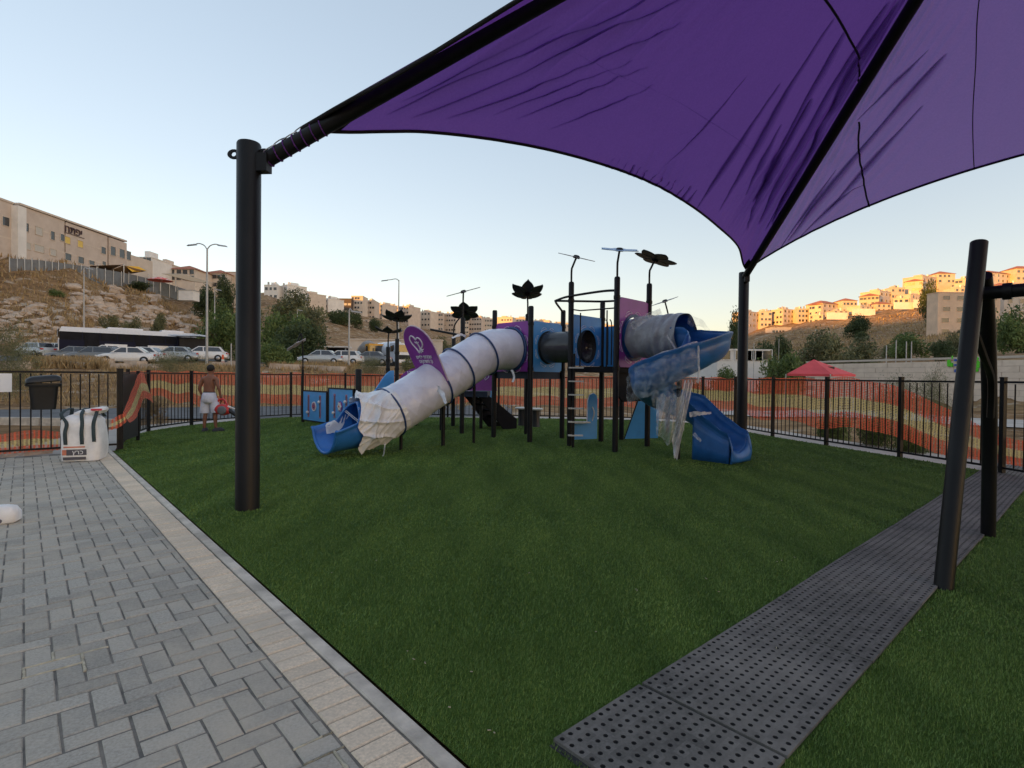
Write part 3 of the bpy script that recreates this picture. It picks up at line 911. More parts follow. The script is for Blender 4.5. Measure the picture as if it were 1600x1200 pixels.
for f, pix, w in ((fb, [(600, 178), (740, 115), (880, 52), (1060, -30)], .12), (fb, [(640, 182), (790, 122), (900, 72), (1100, -20)], .13), (fb, [(690, 188), (820, 140), (920, 98), (1060, 38)], .10),
                  (fb, [(800, 190), (900, 150), (1010, 105)], .07), (fb, [(850, 205), (940, 168), (1020, 132)], .06), (fb, [(760, 182), (860, 145), (985, 95)], .06), (fb, [(620, 158), (720, 108), (860, 36)], .07), (fb, [(1010, 285), (1090, 205), (1160, 120)], .06), (fb, [(1080, 330), (1140, 240), (1210, 130)], .07),
                  (fb, [(1180, 350), (1235, 240), (1294, 131), (1375, 5)], .10), (fb, [(1202, 350), (1255, 240), (1311, 127), (1390, 5)], .12), (fb, [(1171, 315), (1215, 235), (1263, 153)], .09),
                  (fb, [(1158, 306), (1185, 250), (1215, 192)], .06), (fb, [(1190, 360), (1240, 265), (1300, 150)], .07), (fb, [(1160, 360), (1195, 270), (1250, 160), (1310, 50)], .09), (fb, [(1120, 330), (1165, 250), (1230, 130), (1290, 30)], .07),
                  (fr_, [(1226, 378), (1285, 300), (1342, 227), (1410, 150), (1470, 85)], .10), (fr_, [(1285, 332), (1360, 245), (1434, 165)], .07), (fr_, [(1240, 375), (1300, 315), (1345, 290)], .06), (fr_, [(1330, 190), (1390, 130), (1440, 80)], .05),
                  (fr_, [(1215, 392), (1255, 330), (1300, 265)], .05)):
    shadow_and_seam(f, pix, w)
shadow_and_seam(fb, [(880, 84), (960, 118), (1040, 155), (1110, 198), (1180, 240)], .012)  # a thin sewn seam, drawn with the same dark strips
for k in range(13):
    x = 928 + k * 11; y = 262 + k * 4.2
    shadow_and_seam(fb, [(x, y + 14), (x + 12, y + 2), (x + 26, y - 14 - 6 * hsh(k))], .045 + .03 * hsh(k, 2))
# rafters to the peak, poles
for c in (CL, CR, C3, C4):
    d = (PK - c).normalized()
    MB().tube([c + d * .02, c.lerp(PK, .5), PK - Vector((0, 0, .05))], [.085, .10, .10], 16).build('rafter', BLK, canopy, smooth=50)
MB().lathe([(.2, -.35), (.2, .1), (.16, .14), (.0, .16)], 20, PK).build('peak_hub', BLK, canopy, smooth=40)
def pole(c, zt, r=.128):
    p = Vector((c.x, c.y, 0))
    o = MB().lathe([(r * 1.02, -.02), (r * 1.02, .01), (r, .02), (r, zt - .02), (r * .92, zt), (0, zt + .004)], 28, p, cap=False).build('pole', BLKPOLE, canopy, smooth=35)
    out = Vector((p.x - PK.x, p.y - PK.y, 0)).normalized()
    for s_ in (-1, 1):
        q = p - out * s_ * (r + .05) + Vector((0, 0, zt - .12))
        pl = MB()
        pts = [(math.cos(a_) * .075, math.sin(a_) * .055) for a_ in np.linspace(0, 2 * math.pi, 14, endpoint=False)]
        hl = [(math.cos(a_) * .03, math.sin(a_) * .026) for a_ in np.linspace(0, 2 * math.pi, 14, endpoint=False)]
        sd_ = out.cross(Vector((0, 0, 1)))
        vs = []
        for off in (-.009, .009):
            vs += [q + out * a_ + Vector((0, 0, b_)) + sd_ * off for a_, b_ in pts] + [q + out * a_ + Vector((0, 0, b_)) + sd_ * off for a_, b_ in hl]
        fs = []
        for i in range(14):
            j = (i + 1) % 14
            fs += [(i, j, 14 + j, 14 + i), (28 + j, 28 + i, 42 + i, 42 + j), (j, i, 28 + i, 28 + j), (14 + i, 14 + j, 42 + j, 42 + i)]
        pl.add(vs, fs)
        pl.build('eye_plate', BLK, o)
    MB().box(p - out * (r + .04) + Vector((0, 0, c.z)), (.14, .12, .2), ex=out).build('bracket', BLK, o)
    return o
PL = Vector((-2.99, 6.16, 0)); PR = Vector((6.06, 14.32, 0))
pl1 = pole(Vector((PL.x, PL.y, 3.9)), 4.13)
pole(Vector((PR.x, PR.y, 4.16)), 4.34)
pole(Vector((C3.x, C3.y, 3.92)), 4.2); pole(Vector((C4.x, C4.y, 4.2)), 4.3)
# chain and shackle from the left pole to the cloth corner
s0 = Vector((-2.80, 6.12, 4.02)); s1 = CL.lerp(PK, .075) + Vector((0, 0, .13))
for i in range(5):
    p = s0.lerp(s1, (i + .5) / 5); d = (s1 - s0).normalized(); x, y = frame(d)
    y = y if i % 2 else x
    L = (s1 - s0).length / 5 * .62
    ring = [p + d * math.cos(a_) * L + y * math.sin(a_) * .022 for a_ in np.linspace(0, 2 * math.pi, 12, endpoint=False)]
    MB().tube(ring, .007, 5, closed=True).build('chain_link', STEEL, canopy, smooth=60)
# lacing wound round the rafter next to the pole
for i in range(7):
    c = CL.lerp(PK, .012 + i * .012); d = (PK - CL).normalized(); x, y = frame(d)
    ring = [c + (x * math.cos(a_) + y * math.sin(a_)) * .092 + d * .01 * math.sin(a_) for a_ in np.linspace(0, 2 * math.pi, 14, endpoint=False)]
    MB().tube(ring, .007, 5, closed=True).build('lacing', CLOTH, canopy, smooth=60)

# ================================================================== swing frame
swing = thing('swing_frame', 'black steel swing A-frame standing on the rubber walkway', 'swing frame', AB(.8, 6.1))
ap = AB(.76, 6.1, 2.29)
for k, da in enumerate((0, -3.2)):
    f0 = AB(.84 + da, 5.07, 0); r0 = AB(.84 + da, 7.15, 0); top = ap - U * (-da)
    top = AB(.76 + da, 6.1, 2.29)
    sg = 1 if k == 0 else -1
    a1 = AB(.80 + da, 5.98, 2.70); 
    MB().tube([f0 - Vector((0, 0, .03)), f0.lerp(a1, .5), a1], .062, 18).build('leg', BLKPOLE, swing, smooth=40)
    a2 = AB(.785 + da, 6.13, 2.44)
    MB().tube(catmull([r0 - Vector((0, 0, .03)), AB(.82 + da, 6.95, 1.0), AB(.80 + da, 6.58, 1.85), AB(.79 + da, 6.32, 2.25), a2], 6), .06, 18).build('leg', BLKPOLE, swing, smooth=40)
    MB().tube(catmull([AB(.79 + da, 5.85, 1.92), AB(.77 + da, 6.1, 1.75), AB(.77 + da, 6.55, 1.55), AB(.79 + da, 6.72, 1.2)], 5), .03, 8).build('gusset', BLKPOLE, swing, smooth=40)
MB().tube([AB(.80, 6.12, 2.29), AB(-2.6, 6.12, 2.29)], .055, 18).build('crossbar', BLKPOLE, swing, smooth=40)
MB().tube([AB(.66, 6.12, 2.29), AB(.60, 6.12, 2.29)], .07, 18).build('collar', BLK, swing, smooth=40)

# ================================================================== steel fence round the playground
FH = 1.58
bal = MB().lathe([(.0110, 0), (.0110, FH - .17)], 8).mesh('baluster', BLK)
def fence_run(th, path, bays, posth=1.6, out=None):
    seg = [0.0]
    for i in range(1, len(path)): seg.append(seg[-1] + (path[i] - path[i - 1]).length)
    def P(s):
        i = int(np.searchsorted(seg, s)) - 1; i = min(max(i, 0), len(path) - 2)
        return path[i].lerp(path[i + 1], (s - seg[i]) / max(1e-6, seg[i + 1] - seg[i]))
    L = seg[-1]
    posts = [P(L * i / bays) for i in range(bays + 1)]
    for i, p in enumerate(posts):
        t = (posts[min(i + 1, bays)] - posts[max(i - 1, 0)]).normalized()
        MB().box((p.x, p.y, posth / 2), (.07, .07, posth), ex=t).build('post', BLK, th)
        MB().box((p.x, p.y, posth + .008), (.078, .078, .016), ex=t).build('post_cap', BLK, th)
    for i in range(bays):
        p, q = posts[i], posts[i + 1]; t = (q - p).normalized(); ln = (q - p).length - .075
        for z in (.10, FH - .05):
            MB().box(((p.x + q.x) / 2, (p.y + q.y) / 2, z), (ln, .036, .036), ex=t).build('rail', BLK, th)
        n = max(2, int(round(ln / .146)))
        for k in range(1, n):
            c = p.lerp(q, (.037 + ln * k / n) / (ln + .075))
            inst('baluster', bal, th, (c.x, c.y, .09))
    return posts
f1 = thing('steel_fence', 'black railing fence curving round the back of the turf', 'fence', FENCE[0])
posts1 = fence_run(f1, FENCE[:171], 19)
f2 = thing('steel_fence', 'short black railing fence behind the white bulk bag beside the paving', 'fence', AB(13.35, 1.4))
fence_run(f2, [AB(13.35, 1.42), AB(13.35, -.95), AB(13.35, -3.3)], 2)
# dark gate leaf standing open between the two runs
gate = thing('gate', 'dark sheet metal gate leaf at the corner of the fence behind the netting', 'gate', (-8.1, 11.3, 0))
g0, g1 = Vector((-7.95, 11.05, 0)), Vector((-8.35, 12.15, 0))
t = (g1 - g0).normalized()
MB().box((g0 + g1) / 2 + Vector((0, 0, .82)), ((g1 - g0).length - .08, .03, 1.38), ex=t).build('sheet', mat('dark_sheet', (.016, .016, .018), rough=.6), gate)
for p in (g0, g1):
    MB().box((p.x, p.y, .8), (.06, .06, 1.55), ex=t).build('stile', BLK, gate)
for z in (.62, 1.38):
    MB().tube([g0 + Vector((.02, -.06, z)), g0 + t * .28 + Vector((.03, -.06, z + .01))], .006, 6).build('tie_wire', STEEL, gate)

# ------------------------------------------------------------------ barrier netting tied to the fence
def netmat():
    m = bpy.data.materials.new('barrier_net'); m.use_nodes = True
    nt = m.node_tree; b = nt.nodes['Principled BSDF']; b.inputs['Roughness'].default_value = .6
    uv = nt.nodes.new('ShaderNodeUVMap'); uv.uv_map = 'UVMap'
    sx = nt.nodes.new('ShaderNodeSeparateXYZ'); nt.links.new(uv.outputs[0], sx.inputs[0])
    rp = nt.nodes.new('ShaderNodeValToRGB'); rp.color_ramp.interpolation = 'LINEAR'
    e = rp.color_ramp.elements
    red, yel = (.90, .17, .085, 1), (.86, .68, .30, 1)
    e[0].position = 0; e[0].color = red
    e[1].position = .30; e[1].color = red
    for p, c in ((.325, yel), (.60, yel), (.625, red), (1.0, red)):
        q = e.new(p); q.color = c
    nt.links.new(sx.outputs['Y'], rp.inputs['Fac']); nt.links.new(rp.outputs['Color'], b.inputs['Base Color'])
    tl = nt.nodes.new('ShaderNodeBsdfTranslucent'); nt.links.new(rp.outputs['Color'], tl.inputs['Color'])
    m1 = nt.nodes.new('ShaderNodeMixShader'); m1.inputs[0].default_value = .4
    nt.links.new(b.outputs[0], m1.inputs[1]); nt.links.new(tl.outputs[0], m1.inputs[2])
    # oval openings of the extruded mesh
    mp = nt.nodes.new('ShaderNodeMapping'); mp.inputs['Scale'].default_value = (15, 30, 1)
    nt.links.new(uv.outputs[0], mp.inputs['Vector'])
    vo = nt.nodes.new('ShaderNodeTexVoronoi'); vo.inputs['Scale'].default_value = 1.0; vo.inputs['Randomness'].default_value = .15
    nt.links.new(mp.outputs[0], vo.inputs['Vector'])
    gt = nt.nodes.new('ShaderNodeMath'); gt.operation = 'GREATER_THAN'; gt.inputs[1].default_value = .37
    nt.links.new(vo.outputs['Distance'], gt.inputs[0])
    tr = nt.nodes.new('ShaderNodeBsdfTransparent')
    mx = nt.nodes.new('ShaderNodeMixShader')
    nt.links.new(gt.outputs[0], mx.inputs[0]); nt.links.new(tr.outputs[0], mx.inputs[1]); nt.links.new(m1.outputs[0], mx.inputs[2])
    nt.links.new(mx.outputs[0], nt.nodes['Material Output'].inputs['Surface'])
    return m
NET = netmat()
def net(name, top, bot, nv, label, parent=None):
    """strip between two lists of points; U in metres along, V 0 at the bottom"""
    n = len(top); vs = []; fs = []; uvs = []
    L = 0.0
    for i in range(n):
        if i: L += (top[i] - top[i - 1]).length
        for j in range(nv + 1):
            w = j / nv
            p = bot[i].lerp(top[i], w)
            wob = Vector((hsh(i, j) - .5, hsh(i, j, 2) - .5, 0)) * .012
            vs.append(p + wob); uvs.append((L, w))
    for i in range(n - 1):
        for j in range(nv):
            a = i * (nv + 1) + j
            fs.append((a, a + nv + 1, a + nv + 2, a + 1))
    mb = MB(); mb.add(vs, fs)
    o = mb.build(name, NET, smooth=180, org=(top[0].x, top[0].y, 0))
    ul = o.data.uv_layers.new(name='UVMap')
    for lp in o.data.loops:
        ul.data[lp.index].uv = uvs[lp.vertex_index]
    return tag(o, label, 'barrier netting')
def offset(path, d):
    out = []
    for i, p in enumerate(path):
        t = (path[min(i + 1, len(path) - 1)] - path[max(i - 1, 0)]).normalized()
        out.append(p + Vector((-t.y, t.x, 0)) * d)
    return out
# follow the straight bays between posts, just outside the balusters
dense = []
for i in range(len(posts1) - 1):
    for k in range(10): dense.append(posts1[i].lerp(posts1[i + 1], k / 10))
dense.append(posts1[-1])
outp = offset(dense, .055)
top = []; bot = []; N = len(outp)
for i, p in enumerate(outp):
    if i < 12: continue
    px = 800 + FPX * p.x / p.y
    zt = FH + .02 + .02 * math.sin(i * .9) - .03 * abs(math.sin(i * .31))
    if p.y < 14 and p.x > 5:      # slipping down towards the right end
        s = smoothstep(1325, 1620, px)
        zt -= s * 1.02
    h = 1.10 + .06 * math.sin(i * .13) + .05 * math.sin(i * .47 + 2) + .05 * (hsh(i // 3, 4) - .5) - .25 * smoothstep(1350, 1500, px) * (p.y < 14)
    if px < 345: h = .62 + .5 * smoothstep(215, 345, px) + .04 * math.sin(i)
    bow = Vector((math.sin(i * .5) * .03, math.sin(i * .37) * .03, 0))
    top.append(Vector((p.x, p.y, zt))); bot.append(Vector((p.x, p.y, max(.16, zt - h))) + bow)
net('barrier_net', top, bot, 6, 'orange and yellow barrier netting tied along the outside of the curved fence')
# loose end of the netting hanging down over the gate corner
e0 = [at(224, 13.6, 582), at(217, 11.75, 584), at(210, 11.3, 600), at(201, 10.85, 624), at(192, 10.45, 645)]
e1 = [at(240, 13.9, 630), at(226, 11.9, 622), at(219, 11.4, 638), at(212, 10.9, 654), at(202, 10.5, 661)]
net('barrier_net', catmull(e0, 4), catmull(e1, 4), 5, 'crumpled end of orange netting drooping over the dark gate')
e0 = [at(196, 10.5, 645), at(184, 10.4, 650), at(172, 10.35, 657)]
e1 = [at(199, 10.5, 658), at(186, 10.4, 668), at(170, 10.35, 673)]
net('barrier_net', catmull(e0, 5), catmull(e1, 5), 4, 'twisted orange scrap of netting beside the white bulk bag')
e0 = [AB(13.42, b, .78 + .06 * math.sin(b * 3)) for b in np.linspace(-3.2, .55, 30)]
e1 = [AB(13.46 + .05 * math.sin(b * 5), b, .04) for b in np.linspace(-3.2, .55, 30)]
for i in range(30): e0[i].z = .42 + .03 * math.sin(i * .8); 
net('barrier_net', e0, e1, 4, 'sagging orange netting low along the foot of the left fence')

# ================================================================== play structure
NAVY = mat('blue_plastic', (.024, .135, .40), rough=.33, var=.22, scale=3, bump=.05, bscale=200, spec=.5)
NAVYD = mat('dark_blue_plastic', (.012, .045, .16), rough=.4, var=.2, scale=4)
PANB = mat('blue_panel', (.075, .34, .74), rough=.4, var=.10, scale=2.5)
PANP = mat('purple_panel', (.27, .042, .34), rough=.38, var=.12, scale=2.5)
LINE = mat('white_line', (.80, .77, .84), rough=.6, var=.1)
WRAPG = mat('grey_foam_wrap', (.70, .72, .86), rough=.30, var=.2, scale=2.2, bump=.35, bscale=16, col2=(.56, .58, .71), coat=.25)
WRAPW = mat('white_plastic_wrap', (.82, .83, .86), rough=.26, var=.2, scale=4, bump=.45, bscale=22, col2=(.62, .63, .68), coat=.3)
FILM = filmmat('clear_film', (.80, .83, .86), .12, rough=.2, bump=.5, bscale=5)
FILM2 = filmmat('milky_film', (.84, .85, .87), .36, rough=.25, bump=.6, bscale=6)
SMOKE = mat('dark_tunnel_plastic', (.055, .055, .060), rough=.22, var=.2, scale=3)
SMOKEG = filmmat('smoky_dome', (.10, .09, .085), .55, rough=.12, bump=.05)
STEP = mat('white_step', (.62, .60, .56), rough=.7, var=.15, scale=20)
DKP = mat('black_board', (.009, .009, .012), rough=.7, var=.3, scale=6, spec=.12)
FILM3 = filmmat('thick_milky_film', (.84, .85, .87), .58, rough=.25, bump=.6, bscale=6)
FLW = mat('flower_plate', (.030, .030, .034), rough=.42, var=.3, scale=5)
PINK = mat('pink_print', (.62, .30, .42), rough=.6, var=.15)

P2, P3, P4, P5 = Vector((-.45, 13.7, 0)), Vector((.43, 12.8, 0)), Vector((1.27, 13.7, 0)), Vector((.40, 14.6, 0))
P8, P10, P12, P9 = Vector((1.30, 12.15, 0)), Vector((2.15, 11.26, 0)), Vector((3.05, 12.2, 0)), Vector((2.15, 13.05, 0))
P1, P6, P11 = Vector((-1.33, 14.55, 0)), Vector((-1.8, 16.7, 0)), Vector((2.72, 13.45, 0))
PA, PB, PC = at(560, 15.0), at(620, 16.0), at(606, 16.8)
play = thing('play_structure', 'black post play structure with blue and purple panels and two tube slides', 'play structure', (1.3, 13.2, 0))
def Z(p, z): return Vector((p.x, p.y, z))
def post(p, zt, r=.062, nm='post'):
    o = MB().lathe([(r, -.02), (r, zt - .03), (r * .8, zt), (0, zt + .004)], 16, Z(p, 0), cap=False).build(nm, BLK, play, smooth=40)
    for z in (1.72, zt - .42):
        if zt > 2.4 and z < zt:
            MB().lathe([(r * 1.16, z - .035), (r * 1.16, z + .035)], 16, Z(p, 0)).build('clamp', BLK, o, smooth=40)
    return o
posts = {}
for k, (p, zt) in dict(P1=(P1, 3.09), P2=(P2, 3.2), P3=(P3, 3.2), P4=(P4, 3.22), P5=(P5, 3.22), P6=(P6, 2.75), P8=(P8, 3.66), P9=(P9, 3.35),
                       P10=(P10, 3.62), P12=(P12, 3.65), P11=(P11, 1.75), PA=(PA, 1.70), PB=(PB, 2.62), PC=(PC, 2.42)).items():
    posts[k] = post(p, zt, .062 if k != 'PA' else .085)

# ------------------------------------------------------------------ flower plates on bent stems
def flower(base, zpost, cen, nrm, rad, petals=6, m=None, rot=0.0, cup=.12, spark=0):
    base = Vector(base); cen = Vector(cen); nrm = Vector(nrm).normalized()
    st = MB().tube(catmull([Z(base, zpost - .1), Z(base, zpost + .25), base.lerp(Z(cen, 0), .25) + Vector((0, 0, (zpost + cen.z) / 2 + .08)), cen], 6), .022, 8)
    o = st.build('flower_stem', BLK, play, smooth=60)
    x, y = frame(nrm)
    for k in range(petals):
        a = rot + 2 * math.pi * k / petals
        d = x * math.cos(a) + y * math.sin(a); e = nrm.cross(d)
        g = MB()
        def f(u, v):
            r = .06 + u * (rad - .06)
            w = rad * .36 * (math.sin(math.pi * min(1, .12 + u * .86)) ** .7) * (1 if u < .97 else .6)
            q = (v - .5) * 2
            z = cup * rad * (u ** 2) - (.10 * rad * q * q * u if cup > .08 else 0)
            return cen + d * r + e * q * w + nrm * z
        g.grid(f, 8, 6)
        g.build('petal', m or FLW, o, smooth=180, solid=.014)
    MB().lathe([(.075, -.03), (.075, .02), (.05, .045), (0, .05)], 14, cen, nrm, cap=False).build('flower_hub', BLK, o, smooth=40)
    return o
EDGEF = mat('pale_grey_plate', (.30, .28, .30), rough=.4, var=.15)
BLUEF = mat('pale_blue_plate', (.22, .36, .58), rough=.35, var=.15)
flower(P8, 3.66, Vector((1.40, 12.1, 4.20)), (.22, -.24, 1), .42, rot=.3, cup=0, m=EDGEF)
flower(P10, 3.62, Vector((2.18, 11.2, 4.16)), (.04, -.31, 1), .42, m=BLUEF, rot=.9, cup=.02)
flower(P12, 3.65, Vector((3.16, 12.15, 4.18)), (.34, .0, 1), .48, rot=.2, cup=.05)
flower(P5, 3.22, Vector((.38, 14.5, 3.76)), (0, .42, 1), .46, rot=.55, cup=.3)
flower(P1, 3.09, Vector((-1.32, 14.5, 3.78)), (-.28, -.17, 1), .52, rot=.1, cup=0, m=EDGEF)
flower(P6, 2.75, at(725, 16.6, 488), (0, .62, 1), .46, rot=.5, cup=.1)
flower(PB, 2.62, at(619, 16.0, 497), (0, .30, 1), .44, rot=.5, cup=.25)
flower(PC, 2.42, at(607, 16.8, 519), (.05, .05, 1), .44, rot=.1, cup=.3)
Pf = at(1044, 15.4)
post(Pf, 2.85, .055)
flower(Pf, 2.85, at(1037, 15.3, 471), (-.36, -.07, 1), .38, rot=.2, cup=0, m=EDGEF)

# ------------------------------------------------------------------ panels with a round opening
def hole_panel(p, q, z0, z1, c, r, m, t=.03, name='panel'):
    """board between two posts with a circular hole at (c along, height), radius r"""
    ex = (q - p); w = ex.length - .13; ex.normalize(); o = Z(p, 0) + ex * .065
    n = ex.cross(Vector((0, 0, 1))).normalized()
    N = 48; vs = []; fs = []
    cx, cz = c
    for off in (-t / 2, t / 2):
        for k in range(N):
            a = 2 * math.pi * k / N
            dx, dz = math.cos(a), math.sin(a)
            s = min(((w - cx) / dx if dx > 1e-6 else (-cx / dx if dx < -1e-6 else 1e9)), ((z1 - cz) / dz if dz > 1e-6 else ((z0 - cz) / dz if dz < -1e-6 else 1e9)))
            ox, oz = cx + dx * s, cz + dz * s
            vs.append(o + ex * ox + Vector((0, 0, oz)) + n * off)
            vs.append(o + ex * (cx + dx * r) + Vector((0, 0, cz + dz * r)) + n * off)
    M = 2 * N
    for k in range(N):
        a, b = 2 * k, 2 * ((k + 1) % N)
        fs += [(a, b, b + 1, a + 1), (M + b, M + a, M + a + 1, M + b + 1), (b, a, M + a, M + b), (a + 1, b + 1, M + b + 1, M + a + 1)]
    # true corners
    mb = MB(); mb.add(vs, fs)
    for sx_ in (0, w):
        for sz_ in (z0, z1):
            pass
    ob = mb.build(name, m, play)
    ctr = o + ex * cx + Vector((0, 0, cz))
    return ob, ctr, ex, n
def art(ob, ctr, ex, n, r, side=1, m=None):
    """white line drawing round the opening: broken circles and loops"""
    m = m or LINE
    ez = Vector((0, 0, 1)); o = ctr + n * side * .018
    def arc(rr, a0, a1, k=14, w=.006):
        MB().tube([o + ex * rr * math.cos(a) + ez * rr * math.sin(a) for a in np.linspace(a0, a1, k)], w, 4).build('line_art', m, ob)
    for k in range(8):
        a = k * math.pi / 4
        arc(r * 1.17, a + .12, a + .66)
        arc(r * 1.29, a + .3, a + .5, 6)
        for d in (.12, .66):
            q0 = o + (ex * math.cos(a + d) + ez * math.sin(a + d)) * r * 1.17
            q1 = o + (ex * math.cos(a + (d + .39) / 2 + (.195 if False else 0)) + ez * math.sin(a + (d + .39) / 2)) * r * 1.29
            MB().tube([q0, q1], .005, 4).build('line_art', m, ob)
def square_corners(p): return p
pw = (P3 - P2).length - .13
b1 = hole_panel(P2, P3, 1.66, 2.86, (pw / 2, 2.2), .455, PANP); art(*b1, .455, 1)
pw = (P4 - P3).length - .13
b2 = hole_panel(P3, P4, 1.66, 2.86, (pw / 2, 2.25), .385, PANB); art(*b2, .385, 1)
pw = (P9 - P8).length - .13
b3 = hole_panel(P8, P9, 1.80, 2.95, (pw / 2, 2.25), .385, PANB); art(*b3, .385, 1)
pw = (P12 - P10).length - .13
b4 = hole_panel(P10, P12, 1.76, 3.22, (pw / 2 - .02, 2.40), .45, PANP); art(*b4, .45, 1)
MB().prism([(0, 1.7), (1.1, 1.7), (1.1, 2.8), (0, 2.8)], .03, Z(P5, 0) + (P2 - P5).normalized() * .07, (P2 - P5).normalized(), (0, 0, 1)).build('panel', PANB, play)
MB().prism([(0, 1.8), (1.1, 1.8), (1.1, 2.75), (0, 2.75)], .03, Z(P9, 0) + (P12 - P9).normalized() * .07, (P12 - P9).normalized(), (0, 0, 1)).build('panel', PANB, play)
# decks
def deck(ps, z, m=DKP, th=.12):
    c = sum((p for p in ps), Vector()) / len(ps)
    pl = [Z(p + (c - p) * .045, z - th) for p in ps]
    mb = MB(); n = len(ps)
    mb.add(pl + [p + Vector((0, 0, th)) for p in pl], [tuple(range(n - 1, -1, -1)), tuple(range(n, 2 * n))] + [(i, (i + 1) % n, n + (i + 1) % n, n + i) for i in range(n)])
    return mb.build('deck', m, play)
deck([P2, P3, P4, P5], 1.66, mat('navy_deck', (.012, .022, .05), rough=.6), .17)
deck([P8, P10, P12, P9], 1.77)
# tunnel between the two towers
ta, tb = b2[1] + b2[2] * 0 - U * 0, b3[1]
d = (tb - ta).normalized()
tn = MB(); x, y = frame(d)
tn.tube([ta - d * .04, ta.lerp(tb, .35), ta.lerp(tb, .65), tb + d * .04], .375, 36, caps=False)
tn.tube([ta - d * .04, tb + d * .04], .36, 36, caps=False)
tu = tn.build('tunnel', SMOKE, play, smooth=50)
for q, s_ in ((ta, -1), (tb, 1)):
    MB().tube([q + (x * math.cos(a) + y * math.sin(a)) * .385 - d * s_ * .03 for a in np.linspace(0, 2 * math.pi, 36, endpoint=False)], .018, 6, closed=True).build('flange', BLK, tu, smooth=60)
# smoky bubble window closing the far end of the lower tower's tunnel mouth
MB().lathe([(.37, 0), (.33, .10), (.24, .17), (.12, .205), (0, .215)], 28, tb - d * .02, -d, cap=False).build('bubble_window', SMOKEG, play, smooth=80)

# ------------------------------------------------------------------ straight tube slide
SL0 = (P2 + P3) / 2
def slide_axis(s):
    z = float(np.interp(s, [-.1, .55, 1.0, 2.2, 3.31, 4.1, 4.9], [2.20, 2.19, 2.03, 1.36, .77, .52, .49]))
    # round the bends
    zz = 0
    for k in (-.24, -.12, 0, .12, .24):
        zz += float(np.interp(s + k, [-.1, .55, 1.0, 2.2, 3.31, 4.1, 4.9], [2.20, 2.19, 2.03, 1.36, .77, .52, .49]))
    p = SL0 - V * s
    return Vector((p.x, p.y, zz / 5))
SR = .445
def sframe(s):
    t = (slide_axis(s + .03) - slide_axis(s - .03)).normalized()
    x = Vector((-U.x, -U.y, 0)); y = t.cross(x).normalized()
    if y.z < 0: y = -y
    return slide_axis(s), t, x, y
slide = thing('x', 'y', 'z'); bpy.data.objects.remove(slide)
def sweep(s0, s1, n, r, N=40, a0=0, a1=2 * math.pi, rfn=None):
    g = MB()
    def f(u, v):
        s = s0 + (s1 - s0) * v; a = a0 + (a1 - a0) * u
        c, t, x, y = sframe(s)
        rr = rfn(s, a) if rfn else r
        return c + (x * math.cos(a) + y * math.sin(a)) * rr
    g.grid(f, N, n)
    return g
tube = sweep(-.05, 3.98, 40, SR).build('tube_slide', NAVY, play, smooth=80)
# inner skin and open trough with rolled lip
def trough(u, v):
    s = 3.9 + .78 * v
    c, t, x, y = sframe(s)
    w = smoothstep(3.9, 4.25, s)
    half = math.pi * (1.0 - .40 * w - .08 * smoothstep(4.2, 4.68, s))
    a = -math.pi / 2 + (u - .5) * 2 * half
    flare = 1 + .07 * smoothstep(4.35, 4.68, s)
    p = c + (x * math.cos(a) * (1 + .06 * w) + y * math.sin(a) * (1 - .10 * w)) * (SR - .005) * flare
    e = abs(u - .5) * 2
    p += x * math.copysign(1, math.cos(a)) * .06 * smoothstep(.9, 1, e) * w * smoothstep(4.1, 4.4, s)
    return p
g = MB(); g.grid(trough, 48, 26)
tr_ = g.build('slide_trough', mat('bright_blue_plastic', (.030, .17, .52), rough=.3, var=.15, scale=3), tube, smooth=80, solid=.03)
rim = [Vector(trough(u, 1.0)) for u in np.linspace(0, 1, 49)]
MB().tube(rim, .03, 8).build('slide_lip', MATS['bright_blue_plastic'], tube, smooth=60)
for s in (.03, .92, 1.62, 2.2, 3.31):
    c, t, x, y = sframe(s)
    MB().tube([c + (x * math.cos(a) + y * math.sin(a)) * (SR + .072) for a in np.linspace(0, 2 * math.pi, 44, endpoint=False)], .020 if s > .1 else .035, 8, closed=True).build('joint_ring', NAVYD, tube, smooth=60)
# legs under the slide
for s, r_ in ((3.05, .035), (1.15, .035), (2.0, .045)):
    c, t, x, y = sframe(s)
    q = Z(c, 0) + (x * .0)
    MB().tube([Z(q, -.02), Z(q, c.z - SR + .05)], r_, 10).build('slide_leg', BLK, tube, smooth=40)
# purple fin sign standing on the ring
c, t, x, y = sframe(2.2)
def fin_pts():
    pts = []
    for k in range(15):
        a = math.radians(205 - 230 * k / 14)
    out = [(-.47, -.02), (-.50, .25), (-.50, .75)]
    for k in range(13):
        a = math.pi * (1 - k / 12)
        out.append((.03 + .53 * math.cos(a), .85 + .52 * math.sin(a)))
    out += [(.545, .5), (.50, -.05)]
    inner = [((SR + .02) * math.cos(a), (SR + .02) * math.sin(a)) for a in np.linspace(math.radians(3), math.radians(177), 17)]
    return out + [q for q in inner]
fo = c - t * .015
outer = fin_pts()
no = len(outer) - 17
g = MB()
no_ = [outer[i] for i in range(no)]; ni_ = list(reversed(outer[no:]))
ni2 = [ni_[int(round(i * 16 / (no - 1)))] for i in range(no)]
vs = []
for off in (0, .035):
    vs += [fo + x * p[0] + y * p[1] + t * off for p in no_] + [fo + x * p[0] + y * p[1] + t * off for p in ni2]
fs = []
M = 2 * no
for i in range(no - 1):
    fs += [(i, i + 1, no + i + 1, no + i), (M + i + 1, M + i, M + no + i, M + no + i + 1), (i + 1, i, M + i, M + i + 1), (no + i, no + i + 1, M + no + i + 1, M + no + i)]
g.add(vs, fs)
fin = g.build('fin_sign', PANP, tube)
